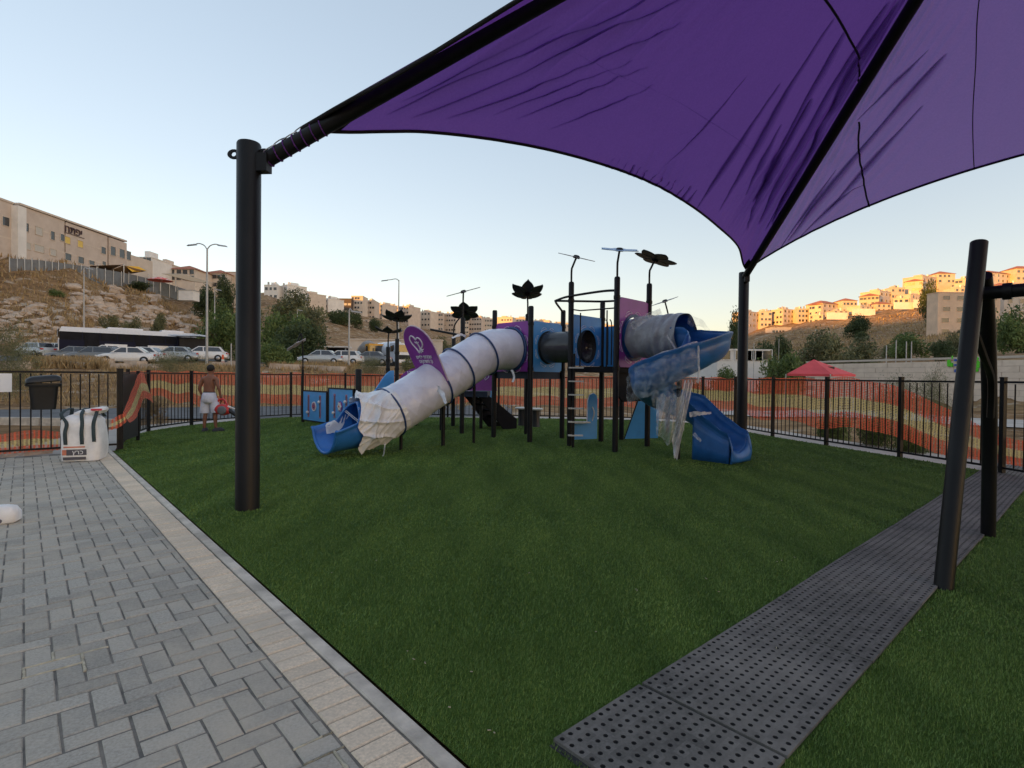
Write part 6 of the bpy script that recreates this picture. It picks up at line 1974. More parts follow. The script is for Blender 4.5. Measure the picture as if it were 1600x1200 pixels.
lamp(545, 485, 45, 'pale lighting pole standing behind the fence and flower posts', ((.25, -.4),), r=.09)
lamp(464, 485, 110, 'thin pole on the slope among the green trees', ((.3, -.3),), r=.10)
for i, (px, yt, D, lab) in enumerate(((1177, 536, 60, 'thin post just right of the far canopy pole'), (1216, 529, 100, 'thin post behind the dark round tree'), (1384, 540, 52, 'shortest post on top of the stone wall'),
                                     (1399, 532, 52, 'leftmost tall post on top of the stone wall'), (1415, 534, 52, 'middle post on top of the stone wall'), (1423, 534, 54, 'rightmost post on top of the stone wall'),
                                     (361, 537, 42, 'short grey post beside the orange cone'), (1530, 540, 55, 'post between the swing legs'))):
    p = at(px, D); z0 = tz(p.x, p.y); z1 = at(px, D, yt).z
    o = MB().lathe([(.05, -.6), (.045, z1 - z0), (0.0, z1 - z0 + .02)], 8, (p.x, p.y, z0), cap=False).build('metal_post', LAMPM, org=(p.x, p.y, z0), smooth=60)
    tag(o, lab, 'post', 'thin posts beyond the fence')
cn = thing('traffic_cone', 'orange traffic marker beside the parked cars', 'traffic cone', at(348, 47, z=tz(*at(348, 47)[:2])))
ORA = mat('orange_plastic', (.72, .12, .03), rough=.6, var=.1)
q = at(348, 47); q.z = tz(q.x, q.y)
MB().lathe([(.22, 0), (.22, .05), (.15, .06), (.07, .95), (.0, .97)], 12, q, cap=False).build('cone', ORA, cn, smooth=40)
MB().lathe([(.13, .35), (.11, .55)], 12, q, cap=False).build('band', STEP, cn, smooth=40)

# ================================================================== vehicles
TYRE = mat('tyre', (.02, .02, .02), rough=.85); RIM = mat('rim', (.4, .4, .42), rough=.35, metal=.7)
CGL = mat('car_glass', (.03, .035, .045), rough=.08, var=.2, spec=.9)
BGL = mat('bus_glass', (.012, .013, .018), rough=.5, var=.3, scale=1.5, spec=.08)
LAMPR = mat('tail_lamp', (.5, .03, .02), rough=.3); LAMPW = mat('head_lamp', (.75, .76, .78), rough=.2)
PAINT = dict(white=mat('white_car_paint', (.72, .73, .74), rough=.3, var=.05, coat=.5), silver=mat('silver_car_paint', (.42, .44, .45), rough=.3, metal=.4, var=.06, coat=.5),
             grey=mat('grey_car_paint', (.17, .18, .19), rough=.3, metal=.3, var=.06, coat=.5), dark=mat('dark_car_paint', (.03, .033, .04), rough=.3, var=.06, coat=.5))
def car_body(hatch):
    """lofted saloon or hatchback, x forward, 4.4 m"""
    st = [(-2.2, .50, .78, .30, .70), (-2.1, .62, .84, .28, .95), (-1.6, .80, .86, .22, 1.0), (-.8, .85, .88, .20, 1.0), (0, .86, .88, .20, 1.0), (.9, .86, .88, .20, .97), (1.6, .84, .86, .22, .90), (2.05, .72, .80, .26, .78), (2.2, .55, .70, .30, .62)]
    g = MB(); n = 10; rows = []
    for (x, w1, w2, zb, zt) in st:
        zt = zt - .05 if not hatch else zt
        ring = [(x, -w1 * .9, zb), (x, -w2, zb + .15), (x, -w2, (zb + zt) / 2), (x, -w1 * .96, zt - .05), (x, -w1 * .8, zt), (x, w1 * .8, zt), (x, w1 * .96, zt - .05), (x, w2, (zb + zt) / 2), (x, w2, zb + .15), (x, w1 * .9, zb)]
        rows.append(ring)
    vs = [p for r_ in rows for p in r_]; fs = []
    for i in range(len(rows) - 1):
        for k in range(n):
            fs.append((i * n + k, i * n + (k + 1) % n, (i + 1) * n + (k + 1) % n, (i + 1) * n + k))
    fs.append(tuple(range(n))); fs.append(tuple((len(rows) - 1) * n + k for k in range(n - 1, -1, -1)))
    g.add(vs, fs)
    return g
def make_car(hatch, paint):
    t = thing('parked_car', 'x', 'car', (0, 0, 0))
    car_body(hatch).build('body', paint, t, smooth=50)
    xb, xr = (-2.0, -1.55) if hatch else (-1.65, -.95)
    cab = [(xb, .93), (xr, 1.44), (.35, 1.47), (1.15, .92)]
    g = MB()
    def sec(x, z, w): return [(x, -w, z), (x, w, z)]
    vs = []; 
    for (x, z), w in zip(cab, (.76, .60, .60, .76)): vs += sec(x, z, w)
    g.add(vs, [(0, 1, 3, 2), (2, 3, 5, 4), (4, 5, 7, 6), (0, 2, 4, 6), (7, 5, 3, 1), (1, 0, 6, 7)])
    g.build('cabin', paint, t)
    for s in (-1, 1):
        g = MB(); y = s * .013
        pts = [(xb + .28, .98, .745), (xr + .10, 1.38, .625), (-.12, 1.40, .618), (-.16, .98, .742)]
        pt2 = [(-.06, .98, .742), (-.02, 1.40, .618), (.34, 1.39, .622), (.95, .98, .742)]
        for P in (pts, pt2):
            g = MB(); g.add([(x, s * (w + .012), z) for x, z, w in P], [(0, 1, 2, 3) if s < 0 else (3, 2, 1, 0)])
            g.build('side_window', CGL, t)
    g = MB(); g.add([(.42, -.56, 1.445), (.42, .56, 1.445), (1.11, .70, .955), (1.11, -.70, .955)], [(0, 3, 2, 1)]); [0]
    g.v = [(x + .012, y, z + .012) for x, y, z in g.v]; g.build('windscreen', CGL, t)
    g = MB(); g.add([(xr - .04, -.55, 1.40), (xr - .04, .55, 1.40), (xb + .06, .68, .98), (xb + .06, -.68, .98)], [(0, 1, 2, 3)])
    g.v = [(x - .014, y, z + .010) for x, y, z in g.v]; g.build('rear_window', CGL, t)
    for x in (-1.38, 1.36):
        for s in (-1, 1):
            w = MB().lathe([(.20, -.1), (.31, -.1), (.33, -.06), (.33, .06), (.31, .1), (.20, .1)], 18, (x, s * .80, .33), (0, 1, 0)).build('wheel', TYRE, t, smooth=40)
            MB().lathe([(.20, .0), (.17, .03), (.05, .045), (0, .05)], 14, (x, s * (.80 + .075), .33), (0, s, 0), cap=False).build('rim', RIM, w, smooth=40)
    for s in (-1, 1):
        MB().box((2.13, s * .58, .66), (.12, .30, .12)).build('headlight', LAMPW, t)
        MB().box((-2.13, s * .60, .80), (.10, .26, .14)).build('tail_light', LAMPR, t)
        MB().box((.85, s * .93, 1.0), (.14, .14, .10)).build('mirror', paint, t)
    MB().box((2.19, 0, .42), (.06, 1.0, .14)).build('grille', TYRE, t)
    return t
protos = {}
def place(kind, px, D, rot, label, group='cars parked below the rocky slope', py=None):
    if kind not in protos:
        t = make_car(kind[0], PAINT[kind[1]]); protos[kind] = t
    else:
        t = copy_tree(protos[kind])
    p = at(px, D); t.location = (p.x, p.y, tz(p.x, p.y) + .06); t.rotation_euler = (0, 0, R(rot))
    if py: t.location.z = max(t.location.z, at(px, D, py).z)
    t['label'] = label; t['category'] = 'car'; t['group'] = group
    return t
place((True, 'silver'), 55, 57, 160, 'silver car with red tail light at the far left of the car park')
place((True, 'white'), 93, 58, 175, 'white car half hidden behind the straw grass')
place((False, 'grey'), 118, 50, 200, 'grey car in front of the rear of the bus')
place((True, 'grey'), 150, 48.5, 190, 'dark green-grey car nearest the bank in front of the bus')
place((False, 'white'), 166, 54, 215, 'white car under the middle of the bus')
place((False, 'white'), 225, 51.5, 185, 'white saloon parked side-on in front of the bus')
place((False, 'white'), 200, 47.5, 200, 'white car lower down nearest the bank')
place((False, 'silver'), 275, 53, 190, 'pale silver saloon left of the tall lamp')
place((True, 'white'), 318, 54, 200, 'white car at the foot of the tall lamp')
place((True, 'white'), 535, 56, 178, 'white hatchback below the yellow truck', 'cars parked below the trucks')
place((False, 'grey'), 578, 57, 184, 'dark grey saloon below the two trucks', 'cars parked below the trucks')
place((False, 'silver'), 502, 55, 186, 'silver car half behind the dark tree', 'cars parked below the trucks')
# ---- bus
bx = thing('city_bus', 'long dark and white city bus parked behind the cars', 'bus', (0, 0, 0))
BW = mat('bus_white', (.62, .68, .78), rough=.35, var=.06, coat=.3); BD = mat('bus_navy', (.012, .014, .032), rough=.6, var=.1, spec=.12)
MB().box((0, 0, 1.0), (12.6, 2.5, 1.3)).build('lower_body', BD, bx)
MB().box((0, 0, 2.05), (12.5, 2.44, .90)).build('window_band', BGL, bx)
MB().box((0, 0, 2.75), (12.6, 2.5, .5), taper=.97).build('roof', BW, bx)
MB().box((.6, 0, 3.1), (3.2, 1.8, .2)).build('roof_pod', BW, bx); MB().box((-3.9, 0, 3.1), (2.2, 1.8, .2)).build('roof_pod', BW, bx)
for x in (-4.6, -3.1, -1.6, -.1, 1.4, 2.9, 4.4):
    MB().box((x, 1.235, 2.05), (.08, .04, .92)).build('window_post', BD, bx)
for x in (-5.2, -.9, 3.6):
    MB().box((x, 1.262, 1.35), (1.25, .03, 2.05)).build('door', BGL, bx)
for x in (-2.4, 1.5):
    MB().box((x, 1.265, .95), (2.0, .03, .8)).build('side_panel', BW, bx)
MB().box((6.33, 0, 1.15), (.08, 2.3, 1.3)).build('rear_panel', BW, bx); MB().box((6.35, 0.2, 2.35), (.06, 1.7, .85)).build('rear_window', BGL, bx); MB().box((6.37, -.55, 2.45), (.06, .75, .85)).build('rear_sign', BW, bx)
MB().box((-6.33, 0, 2.0), (.08, 2.3, 1.7)).build('windscreen', BGL, bx)
for x in (-3.9, 3.2):
    for s in (-1, 1):
        w = MB().lathe([(.3, -.14), (.48, -.14), (.50, -.08), (.50, .08), (.48, .14), (.3, .14)], 18, (x, s * 1.13, .50), (0, 1, 0)).build('wheel', TYRE, bx, smooth=40)
        MB().lathe([(.3, 0), (.2, .05), (0, .07)], 14, (x, s * 1.22, .50), (0, s, 0), cap=False).build('rim', RIM, w, smooth=40)
p = at(205, 61.5); bx.location = (p.x, p.y, tz(p.x, p.y) + .10); bx.rotation_euler = (0, 0, R(180 + 41))
bx2 = thing('bus_shelter', 'white-roofed shelter just right of the long bus', 'shelter', (0, 0, 0))
MB().box((0, 0, 2.6), (3.6, 1.8, .16), taper=.96).build('roof', BW, bx2)
for x in (-1.6, 1.6):
    MB().box((x, .7, 1.3), (.12, .12, 2.5)).build('post', BD, bx2)
MB().box((0, .78, 1.35), (3.1, .04, 1.9)).build('pane', CGL, bx2)
p = at(294, 62); bx2.location = (p.x, p.y, tz(p.x, p.y) + .05)
# ---- trucks
def truck(px, D, rot, cabm, label, load):
    t = thing('truck', label, 'truck', (0, 0, 0))
    MB().box((2.9, 0, 1.75), (1.9, 2.4, 2.3), taper=.94).build('cab', cabm, t)
    MB().box((3.86, 0, 2.25), (.06, 2.05, .85)).build('windscreen', CGL, t)
    MB().box((3.88, 0, 1.15), (.08, 1.7, .55)).build('grille', TYRE, t)
    MB().box((3.9, 0, .65), (.2, 2.4, .35)).build('bumper', cabm, t)
    for s in (-1, 1):
        MB().box((3.93, s * .95, .85), (.1, .35, .2)).build('headlight', LAMPW, t)
        MB().box((2.9, s * 1.21, 2.2), (.9, .05, .7)).build('side_window', CGL, t)
        MB().box((3.7, s * 1.38, 2.3), (.12, .18, .6)).build('mirror', TYRE, t)
        for x in (2.9, -1.6, -2.9):
            w = MB().lathe([(.3, -.15), (.48, -.15), (.5, -.1), (.5, .1), (.48, .15), (.3, .15)], 16, (x, s * 1.05, .5), (0, 1, 0)).build('wheel', TYRE, t, smooth=40)
    MB().box((-.8, 0, .85), (6.2, .9, .3)).build('chassis', TYRE, t)
    if load == 'tank':
        MB().lathe([(.0, -2.9), (.95, -2.85), (1.15, -2.6), (1.15, 2.5), (.95, 2.75), (0, 2.8)], 20, (-1.05, 0, 2.15), (1, 0, 0), cap=False).build('tank', BW, t, smooth=40)
        for x in (-2.6, -.9, .8):
            MB().lathe([(1.17, -.05), (1.17, .05)], 20, (x, 0, 2.15), (1, 0, 0)).build('tank_band', STEEL, t)
    else:
        MB().lathe([(.5, -2.2), (1.15, -1.2), (1.2, .6), (.6, 2.0)], 16, (-.9, 0, 2.3), (1, 0, .18)).build('mixer_drum', mat('drum_grey', (.30, .27, .25), rough=.7, var=.2), t, smooth=40)
        MB().box((-3.1, 0, 1.6), (.5, 1.8, 1.6)).build('rear_frame', cabm, t)
    p = at(px, D); t.location = (p.x, p.y, tz(p.x, p.y) + .05); t.rotation_euler = (0, 0, R(rot))
    return t
truck(577, 74, -60, mat('truck_yellow', (.72, .33, .02), rough=.4, var=.1), 'yellow mixer truck parked above the cars', 'mixer')
truck(612, 71, -55, BW, 'white tanker truck parked beside the yellow truck', 'tank')
tk = thing('kiosk', 'small dark open kiosk left of the yellow truck', 'kiosk', at(525, 76, z=3))
p = at(525, 76); z = tz(p.x, p.y)
MB().box((p.x, p.y, z + 2.7), (3.6, 2.6, .2)).build('roof', WHITEW, tk); MB().box((p.x, p.y + .8, z + 1.3), (3.2, .2, 2.6)).build('wall', BD, tk)
for s in (-1, 1): MB().box((p.x + s * 1.6, p.y - 1, z + 1.3), (.14, .14, 2.6)).build('post', STEEL, tk)
# plain warehouse wall behind the trucks
house(545, 690, 532, 546, 90, 'long pale low wall behind the trucks', 1, 1, STONE2, dep=.8, skip=1.0, parapet=0, name='yard_wall', cat='wall', group=None)

# ================================================================== things near the left fence
PLB = mat('black_plastic', (.012, .012, .013), rough=.4, var=.3, scale=6)
def ring_loft(mb, rings):
    n = len(rings[0]); vs = [p for r_ in rings for p in r_]; fs = []
    for i in range(len(rings) - 1):
        for k in range(n): fs.append((i * n + k, i * n + (k + 1) % n, (i + 1) * n + (k + 1) % n, (i + 1) * n + k))
    fs.append(tuple(range(n - 1, -1, -1))); fs.append(tuple((len(rings) - 1) * n + k for k in range(n)))
    return mb.add(vs, fs)
def rrect(c, ex, ey, w, d, z, r=.3, n=24, wob=0, seed=0):
    out = []
    for k in range(n):
        a = 2 * math.pi * k / n
        cx, cy = math.cos(a), math.sin(a)
        e = 2 / (2 + (1 - r) * 6)
        x = math.copysign(abs(cx) ** e, cx) * w / 2; y = math.copysign(abs(cy) ** e, cy) * d / 2
        q = 1 + wob * math.sin(3 * a + seed) * math.cos(5 * a - seed * 2)
        out.append(Vector(c) + ex * x * q + ey * y * q + Vector((0, 0, z)))
    return out
# ---- black bin hung on the fence
bc = at(68, 9.75); BX = V.copy(); BY = -U
bin_ = thing('litter_bin', 'black plastic litter bin with lid hung on the left fence', 'litter bin', (bc.x, bc.y, .86))
mb = MB(); ring_loft(mb, [rrect(bc, BX, BY, w, d, z, .45) for w, d, z in ((.33, .26, .86), (.345, .27, .88), (.41, .32, 1.28), (.42, .33, 1.30))])
mb.build('bin_body', PLB, bin_, smooth=40)
mb = MB(); ring_loft(mb, [rrect(bc, BX, BY, w, d, z, .45) for w, d, z in ((.49, .40, 1.27), (.51, .42, 1.29), (.51, .42, 1.32), (.46, .37, 1.325))]); mb.build('rim', PLB, bin_, smooth=40)
mb = MB()
lid = [rrect(bc, BX, BY, w, d, z, .5) for w, d, z in ((.46, .38, 1.325), (.51, .42, 1.34), (.49, .40, 1.40), (.37, .29, 1.44), (.18, .15, 1.448))]
for r_ in lid:
    for p in r_: p.z += .10 * (p - bc).dot(BX) + .02
ring_loft(mb, lid); mb.build('lid', PLB, bin_, smooth=50)
# ---- notice on the fence
o = MB().box(at(9, 9.72, 598), (.16, .006, .33), ex=V).build('notice_sheet', mat('white_paper', (.80, .82, .86), rough=.7, var=.05), org=at(9, 9.72, 612))
tag(o, 'white paper notice tied to the fence at the left edge', 'notice')
# ---- bulk bag
WOV = mat('white_woven_sack', (.80, .79, .79), rough=.7, var=.12, scale=5, bump=.35, bscale=26)
STRP = mat('dark_green_strap', (.035, .055, .062), rough=.8, var=.2)
cb = at(132, 9.52); bag_ = thing('bulk_bag', 'full white bulk bag with dark straps standing on the paving', 'bulk bag', (cb.x, cb.y, 0))
EX = Vector((.93, .36, 0)); EY = Vector((-.36, .93, 0))
mb = MB()
prof = [(.49, 0.0), (.54, .012), (.57, .10), (.58, .25), (.575, .40), (.57, .55), (.555, .64), (.55, .70), (.45, .75), (.33, .79), (.18, .81)]
ring_loft(mb, [rrect(cb + Vector((.02 * math.sin(z * 6), 0, 0)), EX, EY, w, w * .92, z, .22, 36, .014 + .03 * (z > .6), z * 9) for w, z in prof])
mb.build('sack', WOV, bag_, smooth=50)
for dx, tx, dz in ((-.18, -.15, .0), (.05, -.02, .0), (.22, .07, .04)):
    f = cb + EX * dx - EY * .277
    pts = catmull([f + Vector((0, 0, .30 + dz)), f + Vector((0, -.012, .50)), cb + EX * (dx * .95) - EY * .262 + Vector((0, 0, .66)), cb + EX * (dx + tx) * .8 - EY * .2 + Vector((0, 0, .82)), cb + EX * (dx + tx) * .6 + EY * .05 + Vector((0, 0, .90)), cb + EX * (dx + tx * 1.5) * .7 + EY * .26 + Vector((0, 0, .74))], 5)
    g = MB(); vs = []; fs = []
    for i, p in enumerate(pts): vs += [p - EX * .027, p + EX * .027]
    for i in range(len(pts) - 1): fs.append((2 * i, 2 * i + 1, 2 * i + 3, 2 * i + 2))
    g.add(vs, fs); g.build('strap', STRP, bag_, smooth=60, solid=.012)
g = MB(); ring_loft(g, [rrect(cb + EX * .10 + Vector((0, 0, 0)), (EX * .97 + Vector((0, 0, .2))), EY, w, w * .6, z, .4, 20, .06, z * 20) for w, z in ((.40, .78), (.50, .83), (.46, .875), (.3, .90))]); g.build('sack_flap', WOV, bag_, smooth=50)
RDP = mat('red_print', (.62, .06, .09), rough=.6); DKPR = mat('dark_print', (.09, .085, .10), rough=.7); ORP = mat('orange_print', (.60, .20, .12), rough=.7)
MB().box(cb + EX * .22 - EY * .10 + Vector((0, 0, .885)), (.15, .17, .03), ex=EX).build('red_tag', RDP, bag_)
fr0 = cb - EY * .356
def face(x, z): 
    # front of the sack, bulging
    w = float(np.interp(z, [q[1] for q in prof], [q[0] for q in prof]))
    return cb + EX * x - EY * (w * .92 / 2 + .004) + Vector((0, 0, z))
for x, z, w, h, m in ((-.06, .255, .30, .022, ORP), (-.03, .165, .28, .10, DKPR), (-.20, .165, .06, .09, ORP), (-.06, .060, .32, .05, DKPR)):
    MB().box(face(x, z), (w, .012, h), ex=EX).build('print_block', m, bag_)
writing('ץרכ', .10, face(-.01, .162) - EY * .010, EX, (0, 0, 1), .002, WOV, 'print_letters', bag_)
# ---- small sack at the very left
c = at(2, 5.55); p0 = gnd(4, 820)
sk_ = thing('cement_sack', 'small white sack lying on the paving at the left edge', 'sack', (p0.x, p0.y, 0))
g = MB(); ring_loft(g, [rrect(p0 + Vector((-.06, .05, 0)), Vector((.9, .4, 0)), Vector((-.4, .9, 0)), w, w * .7, z, .35, 20, .05, z * 30) for w, z in ((.22, .0), (.28, .02), (.28, .10), (.22, .16), (.10, .18))]); g.build('sack', WOV, sk_, smooth=50)
MB().lathe([(.02, 0), (.02, .004)], 10, p0 + Vector((.08, -.12, .06)), (.3, -.9, .2)).build('print_dot', DKPR, sk_)

# ================================================================== play panels at the left of the lawn
pp = thing('activity_stand', 'pair of low blue play panels in black frames on the turf', 'play panel', at(514, 16.3))
SLOT = mat('slot_pink', (.40, .16, .24), rough=.6, var=.15); CRM = mat('cream_dial', (.80, .74, .72), rough=.5)
for (pa, pb, zz0, zz1, kind) in ((at(474, 17.5), at(511.5, 16.35), .10, 1.0, 0), (at(514.5, 16.2), at(553, 15.0), .14, 1.12, 1)):
    ex = (pb - pa); w = ex.length; ex.normalize(); n = Vector((ex.y, -ex.x, 0))
    if n.y > 0: n = -n
    c = (pa + pb) / 2
    bo = MB().box((c.x, c.y, (zz0 + zz1) / 2), (w - .06, .03, zz1 - zz0), ex=ex).build('board', PANB, pp)
    for q in (pa, pb):
        MB().box((q.x, q.y, (zz1 + .02) / 2), (.06, .06, zz1 + .04), ex=ex).build('frame_post', BLK, pp)
    for z in (zz0 - .02, zz1 + .02):
        MB().box((c.x, c.y, z), (w, .05, .04), ex=ex).build('frame_rail', BLK, pp)
    for sx_ in (-.24, .24):
        o_ = c + ex * w * sx_ + n * .02 + Vector((0, 0, (zz0 + zz1) / 2))
        MB().box(o_, (.10, .02, .70), ex=ex).build('slot', SLOT, bo)
        MB().box(o_ + n * .012, (.045, .014, .60), ex=ex).build('slot_groove', DKPR, bo)
        MB().ball(o_ + n * .04 + Vector((0, 0, -.2 if sx_ < 0 else .15)), .045, 10, 8).build('knob', CRM, bo, smooth=60)
    o_ = c + n * .025 + Vector((0, 0, (zz0 + zz1) / 2))
    if kind == 0:
        for r_, m, d_ in ((.15, CRM, .012), (.115, SLOT, .02), (.06, MATS['dark_blue_plastic'], .028), (.03, RDP, .034)):
            MB().lathe([(r_, 0), (r_, d_)], 20, o_, n).build('dial', m, bo, smooth=40)
    else:
        MB().lathe([(.15, 0), (.15, .012)], 20, o_, n).build('dial', PANP, bo, smooth=40)
        for k in range(6):
            a = k * math.pi / 3; d_ = ex * math.cos(a) + Vector((0, 0, math.sin(a))); e_ = n.cross(d_)
            MB().prism([(0, -.015), (.08, -.045), (.14, 0), (.08, .045), (0, .015)], .02, o_ + n * .014, d_, e_).build('petal', CRM, bo)
        MB().lathe([(.03, 0), (.03, .03)], 12, o_ + n * .02, n).build('dial_hub', ORP, bo)
fl_ = thing('flower_post', 'thin black post with tilted flower plate at the end of the blue play panels', 'flower post', at(473, 17.6))
b0 = at(473, 17.6)
MB().tube([Z(b0, -.02), Z(b0, 1.7)], .04, 10).build('post', BLK, fl_, smooth=60)
cc = at(463, 17.55, 539)
MB().tube(catmull([Z(b0, 1.65), Z(b0, 2.05), (b0 + cc) / 2 + Vector((.05, 0, cc.z / 2 + .25 + .85 - .75)), cc], 6), .022, 8).build('stem', BLK, fl_, smooth=60)
nn = Vector((-.55, -.12, .85)).normalized(); fx, fy = frame(nn)
for k in range(6):
    a = k * math.pi / 3 + .2; d_ = fx * math.cos(a) + fy * math.sin(a); e_ = nn.cross(d_)
    MB().prism([(.03, -.04), (.2, -.13), (.32, -.10), (.38, 0), (.32, .10), (.2, .13), (.03, .04)], .02, cc, d_, e_).build('petal', mat('pale_petal', (.42, .40, .46), rough=.5), fl_)
# stepping stools behind the ladder
for px, D, lab in ((816, 17.2, 'left white-topped stepping stool under the tunnel'), (838, 16.8, 'right white-topped stepping stool under the tunnel')):
    q = at(px, D); t = thing('step_stool', lab, 'stool', (q.x, q.y, 0), 'stepping stools')
    MB().lathe([(.14, 0), (.12, .05), (.12, .5), (.14, .52)], 14, q).build('pedestal', PLB, t, smooth=40)
    MB().lathe([(.21, .52), (.22, .535), (.22, .56), (.20, .575)], 18, q).build('tread', STEP, t, smooth=40)

# ================================================================== the man with the leaf blower
SKIN = mat('brown_skin', (.21, .085, .05), rough=.55, var=.15, scale=7, bump=.1, bscale=40)
def skinned(name, verts, edges, rad, root, m, parent, sub=2):
    me = bpy.data.meshes.new(name); me.from_pydata(verts, edges, [])
    o = bpy.data.objects.new(name, me); COL.objects.link(o)
    sk = o.modifiers.new('skin', 'SKIN'); sk.use_smooth_shade = True
    for i, r_ in enumerate(rad):
        me.skin_vertices[0].data[i].radius = r_ if hasattr(r_, '__len__') else (r_, r_)
        me.skin_vertices[0].data[i].use_root = (i == root)
    ss = o.modifiers.new('sub', 'SUBSURF'); ss.levels = sub; ss.render_levels = sub
    dg = bpy.context.evaluated_depsgraph_get(); dg.update()
    out = bpy.data.meshes.new_from_object(o.evaluated_get(dg))
    bpy.data.objects.remove(o)
    out.materials.clear(); out.materials.append(m)
    out.polygons.foreach_set('use_smooth', [True] * len(out.polygons))
    ob = bpy.data.objects.new(name, out); COL.objects.link(ob); ob.parent = parent
    ORG[ob.name] = ORG[parent.name]
    return ob
mp = at(327, 14.4); mp.z = 0
man = thing('person', 'bare-backed man in white shorts holding a red leaf blower by the fence', 'person', mp)
VS = []; ED = []; RD = []
def J(x, y, z, r, par=None):
    VS.append((x, y, z)); RD.append(r)
    if par is not None: ED.append((par, len(VS) - 1))
    return len(VS) - 1
pel = J(0, 0, .94, (.155, .115)); wst = J(.0, .0, 1.08, (.135, .10), pel); ch_ = J(.005, .01, 1.26, (.165, .115), wst); shd = J(.01, .01, 1.405, (.12, .085), ch_); nk = J(.015, .02, 1.49, .058, shd)
hd0 = J(.02, .03, 1.555, (.072, .085), nk); hd1 = J(.025, .04, 1.645, (.082, .098), hd0); hd2 = J(.025, .035, 1.71, (.06, .07), hd1)
hands = []
for s, el, hn in ((-1, (-.255, -.02, 1.13), (-.225, .10, .90)), (1, (.27, -.02, 1.14), (.275, .06, .90))):
    a = J(.01 + s * .175, .005, 1.395, .066, shd); b = J(s * .215, -.01, 1.27, .052, a); e = J(*el, .042, b); w = J(*hn, .030, e)
    hv = (Vector(hn) - Vector(el)).normalized(); pm = J(*(Vector(hn) + hv * .05), (.036, .022), w)
    for k in range(4):
        d_ = Vector((0, (k - 1.5) * .021, 0)); f1 = Vector(hn) + hv * .10 + d_; f2 = f1 + hv * (.028 + .01 * (k in (1, 2))) + Vector((-s * .02, 0, 0)); 
        q1 = J(*f1, .0095, pm); J(*f2, .008, q1)
    th = Vector(hn) + hv * .045 + Vector((0, .045, 0)); q1 = J(*th, .010, w); J(*(th + hv * .03 + Vector((0, .012, 0))), .0085, q1)
for s, kn, an, toe in ((-1, (-.105, .03, .50), (-.115, -.03, .09), (-.14, .14, .035)), (1, (.135, .06, .50), (.165, .02, .09), (.27, .13, .035))):
    hp_ = J(s * .09, 0, .86, (.098, .095), pel); k_ = J(*kn, .058, hp_); cf = J(*(Vector(kn).lerp(Vector(an), .35) + Vector((0, -.02, 0))), .055, k_); a_ = J(*an, .038, cf); J(*toe, .036, a_)
skinned('body', VS, ED, RD, pel, SKIN, man)
def M_(x, y, z): return mp + Vector((x, y, z))
HAIR = mat('black_hair', (.012, .010, .009), rough=.8, var=.3, scale=30, bump=.5, bscale=60)
MB().ball(M_(.025, .022, 1.675), .105, 16, 12, (.92, 1.02, .98), fn=lambda d: 1 if d.z > -.35 or d.y < 0 else .8).build('hair', HAIR, man, smooth=60)
for s in (-1, 1):
    MB().ball(M_(.025 + s * .098, .035, 1.635), .025, 8, 6, (.5, .8, 1.2)).build('ear', SKIN, man, smooth=60)
    MB().ball(M_(.025 + s * .032, .128, 1.655), .011, 8, 6).build('eye', STEP, man, smooth=60)
MB().ball(M_(.025, .14, 1.625), .02, 8, 6, (.8, 1, 1.3)).build('nose', SKIN, man, smooth=60)
SHT = mat('white_shorts', (.62, .64, .76), rough=.75, var=.14, scale=9, bump=.5, bscale=14)
g = MB(); n = 20
def oval(cx, cy, z, a_, b_, wob=0): return [M_(cx + math.cos(2 * math.pi * k / n) * a_ * (1 + wob * math.sin(5 * k)), cy + math.sin(2 * math.pi * k / n) * b_, z) for k in range(n)]
ring_loft(g, [oval(0, 0, 1.04, .152, .118), oval(0, -.005, .97, .178, .140), oval(0, -.01, .88, .195, .155, .02), oval(.0, -.005, .79, .20, .145, .02), oval(0.01, 0, .74, .17, .11)])
sh_ = g.build('shorts', SHT, man, smooth=60)
for s, k0, k1 in ((-1, (-.10, 0, .86), (-.125, .03, .50)), (1, (.105, .0, .86), (.155, .05, .52))):
    g = MB(); g.tube([M_(*k0), M_(*Vector(k0).lerp(Vector(k1), .5)), M_(*k1)], [.108, .118, .128], 18); g.build('shorts_leg', SHT, sh_, smooth=60)
g = MB(); ring_loft(g, [oval(0, 0, 1.02, .157, .123), oval(0, 0, 1.055, .152, .118)]); g.build('waistband', mat('navy_band', (.02, .025, .05), rough=.8), sh_, smooth=40)
SHOE = mat('dark_shoe', (.03, .035, .045), rough=.7, var=.2)
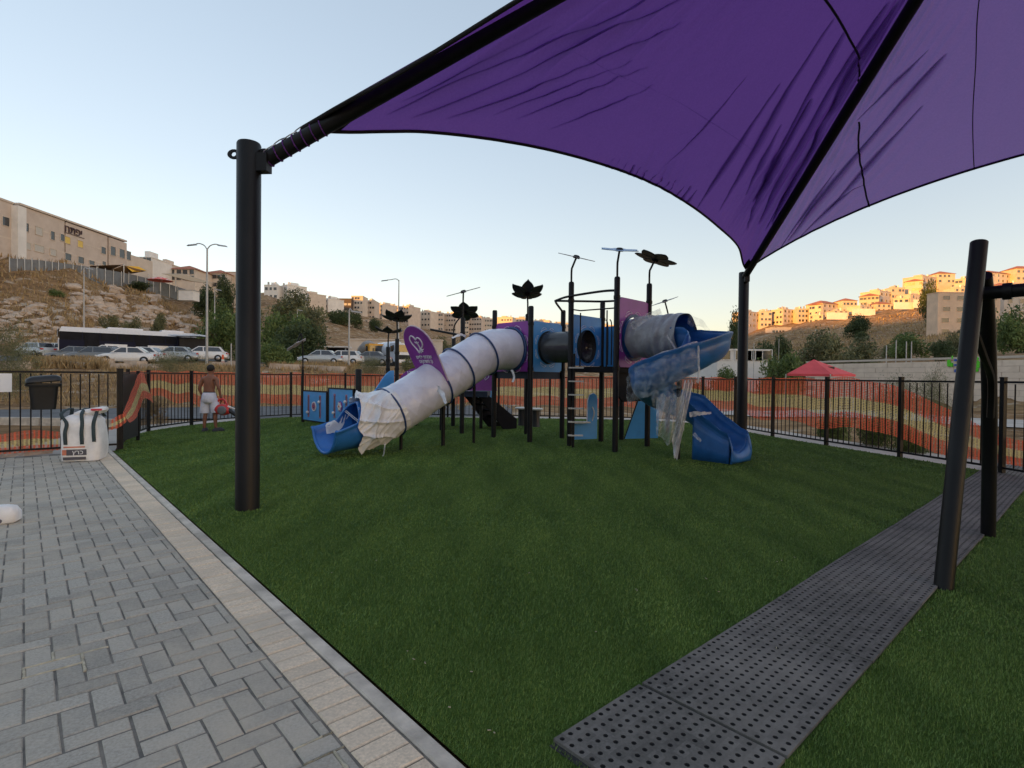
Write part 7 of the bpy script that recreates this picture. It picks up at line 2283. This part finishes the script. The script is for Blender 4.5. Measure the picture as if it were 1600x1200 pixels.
for (x, y, tx, ty) in ((-.115, -.03, -.14, .14), (.165, .02, .28, .13)):
    d_ = Vector((tx - x, ty - y, 0)).normalized(); sd_ = Vector((-d_.y, d_.x, 0)); c = M_(x, y, 0) + d_ * .06
    g = MB(); ring_loft(g, [[c + d_ * math.cos(a) * L * (1.0) + sd_ * math.sin(a) * w + Vector((0, 0, z)) for a in np.linspace(0, 2 * math.pi, 16, endpoint=False)] for L, w, z in ((.15, .055, .002), (.155, .058, .03), (.14, .052, .06), (.08, .045, .10))])
    g.build('shoe', SHOE, man, smooth=50)
# leaf blower in the right hand
lb = thing('leaf_blower', 'red leaf blower with black nozzle held in the right hand of the man', 'leaf blower', mp + Vector((.36, .05, .5)))
RED = mat('red_plastic', (.58, .035, .04), rough=.35, var=.1); GRP = mat('grey_plastic', (.14, .14, .16), rough=.5)
b0 = M_(.33, .02, .58)
g = MB(); ring_loft(g, [[b0 + Vector((dx, 0, dz)) + Vector((math.cos(a) * .0, math.cos(a) * rw_, math.sin(a) * rh)) for a in np.linspace(0, 2 * math.pi, 16, endpoint=False)] for dx, dz, rw_, rh in ((-.22, .02, .05, .07), (-.15, .01, .10, .12), (0, 0, .12, .155), (.12, .0, .11, .14), (.2, -.03, .06, .08))])
g.build('motor_housing', RED, lb, smooth=50)
MB().lathe([(.115, 0), (.115, .03), (.09, .045), (0, .045)], 18, b0 + Vector((.06, -.115, -.01)), (0, -1, 0), cap=False).build('fan_guard', GRP, lb, smooth=40)
MB().tube(catmull([b0 + Vector((-.18, 0, .06)), b0 + Vector((-.10, 0, .24)), b0 + Vector((.04, 0, .27)), b0 + Vector((.15, 0, .10))], 5), .026, 10).build('handle', RED, lb, smooth=60)
MB().tube([b0 + Vector((.16, 0, .0)), b0 + Vector((.30, 0, -.09)), b0 + Vector((.64, 0, -.33))], [.058, .05, .036], 12).build('nozzle', PLB, lb, smooth=60)
MB().tube([b0 + Vector((.15, 0, .09)), b0 + Vector((.34, 0, .02))], [.03, .012], 8).build('trim', CRM, lb, smooth=60)
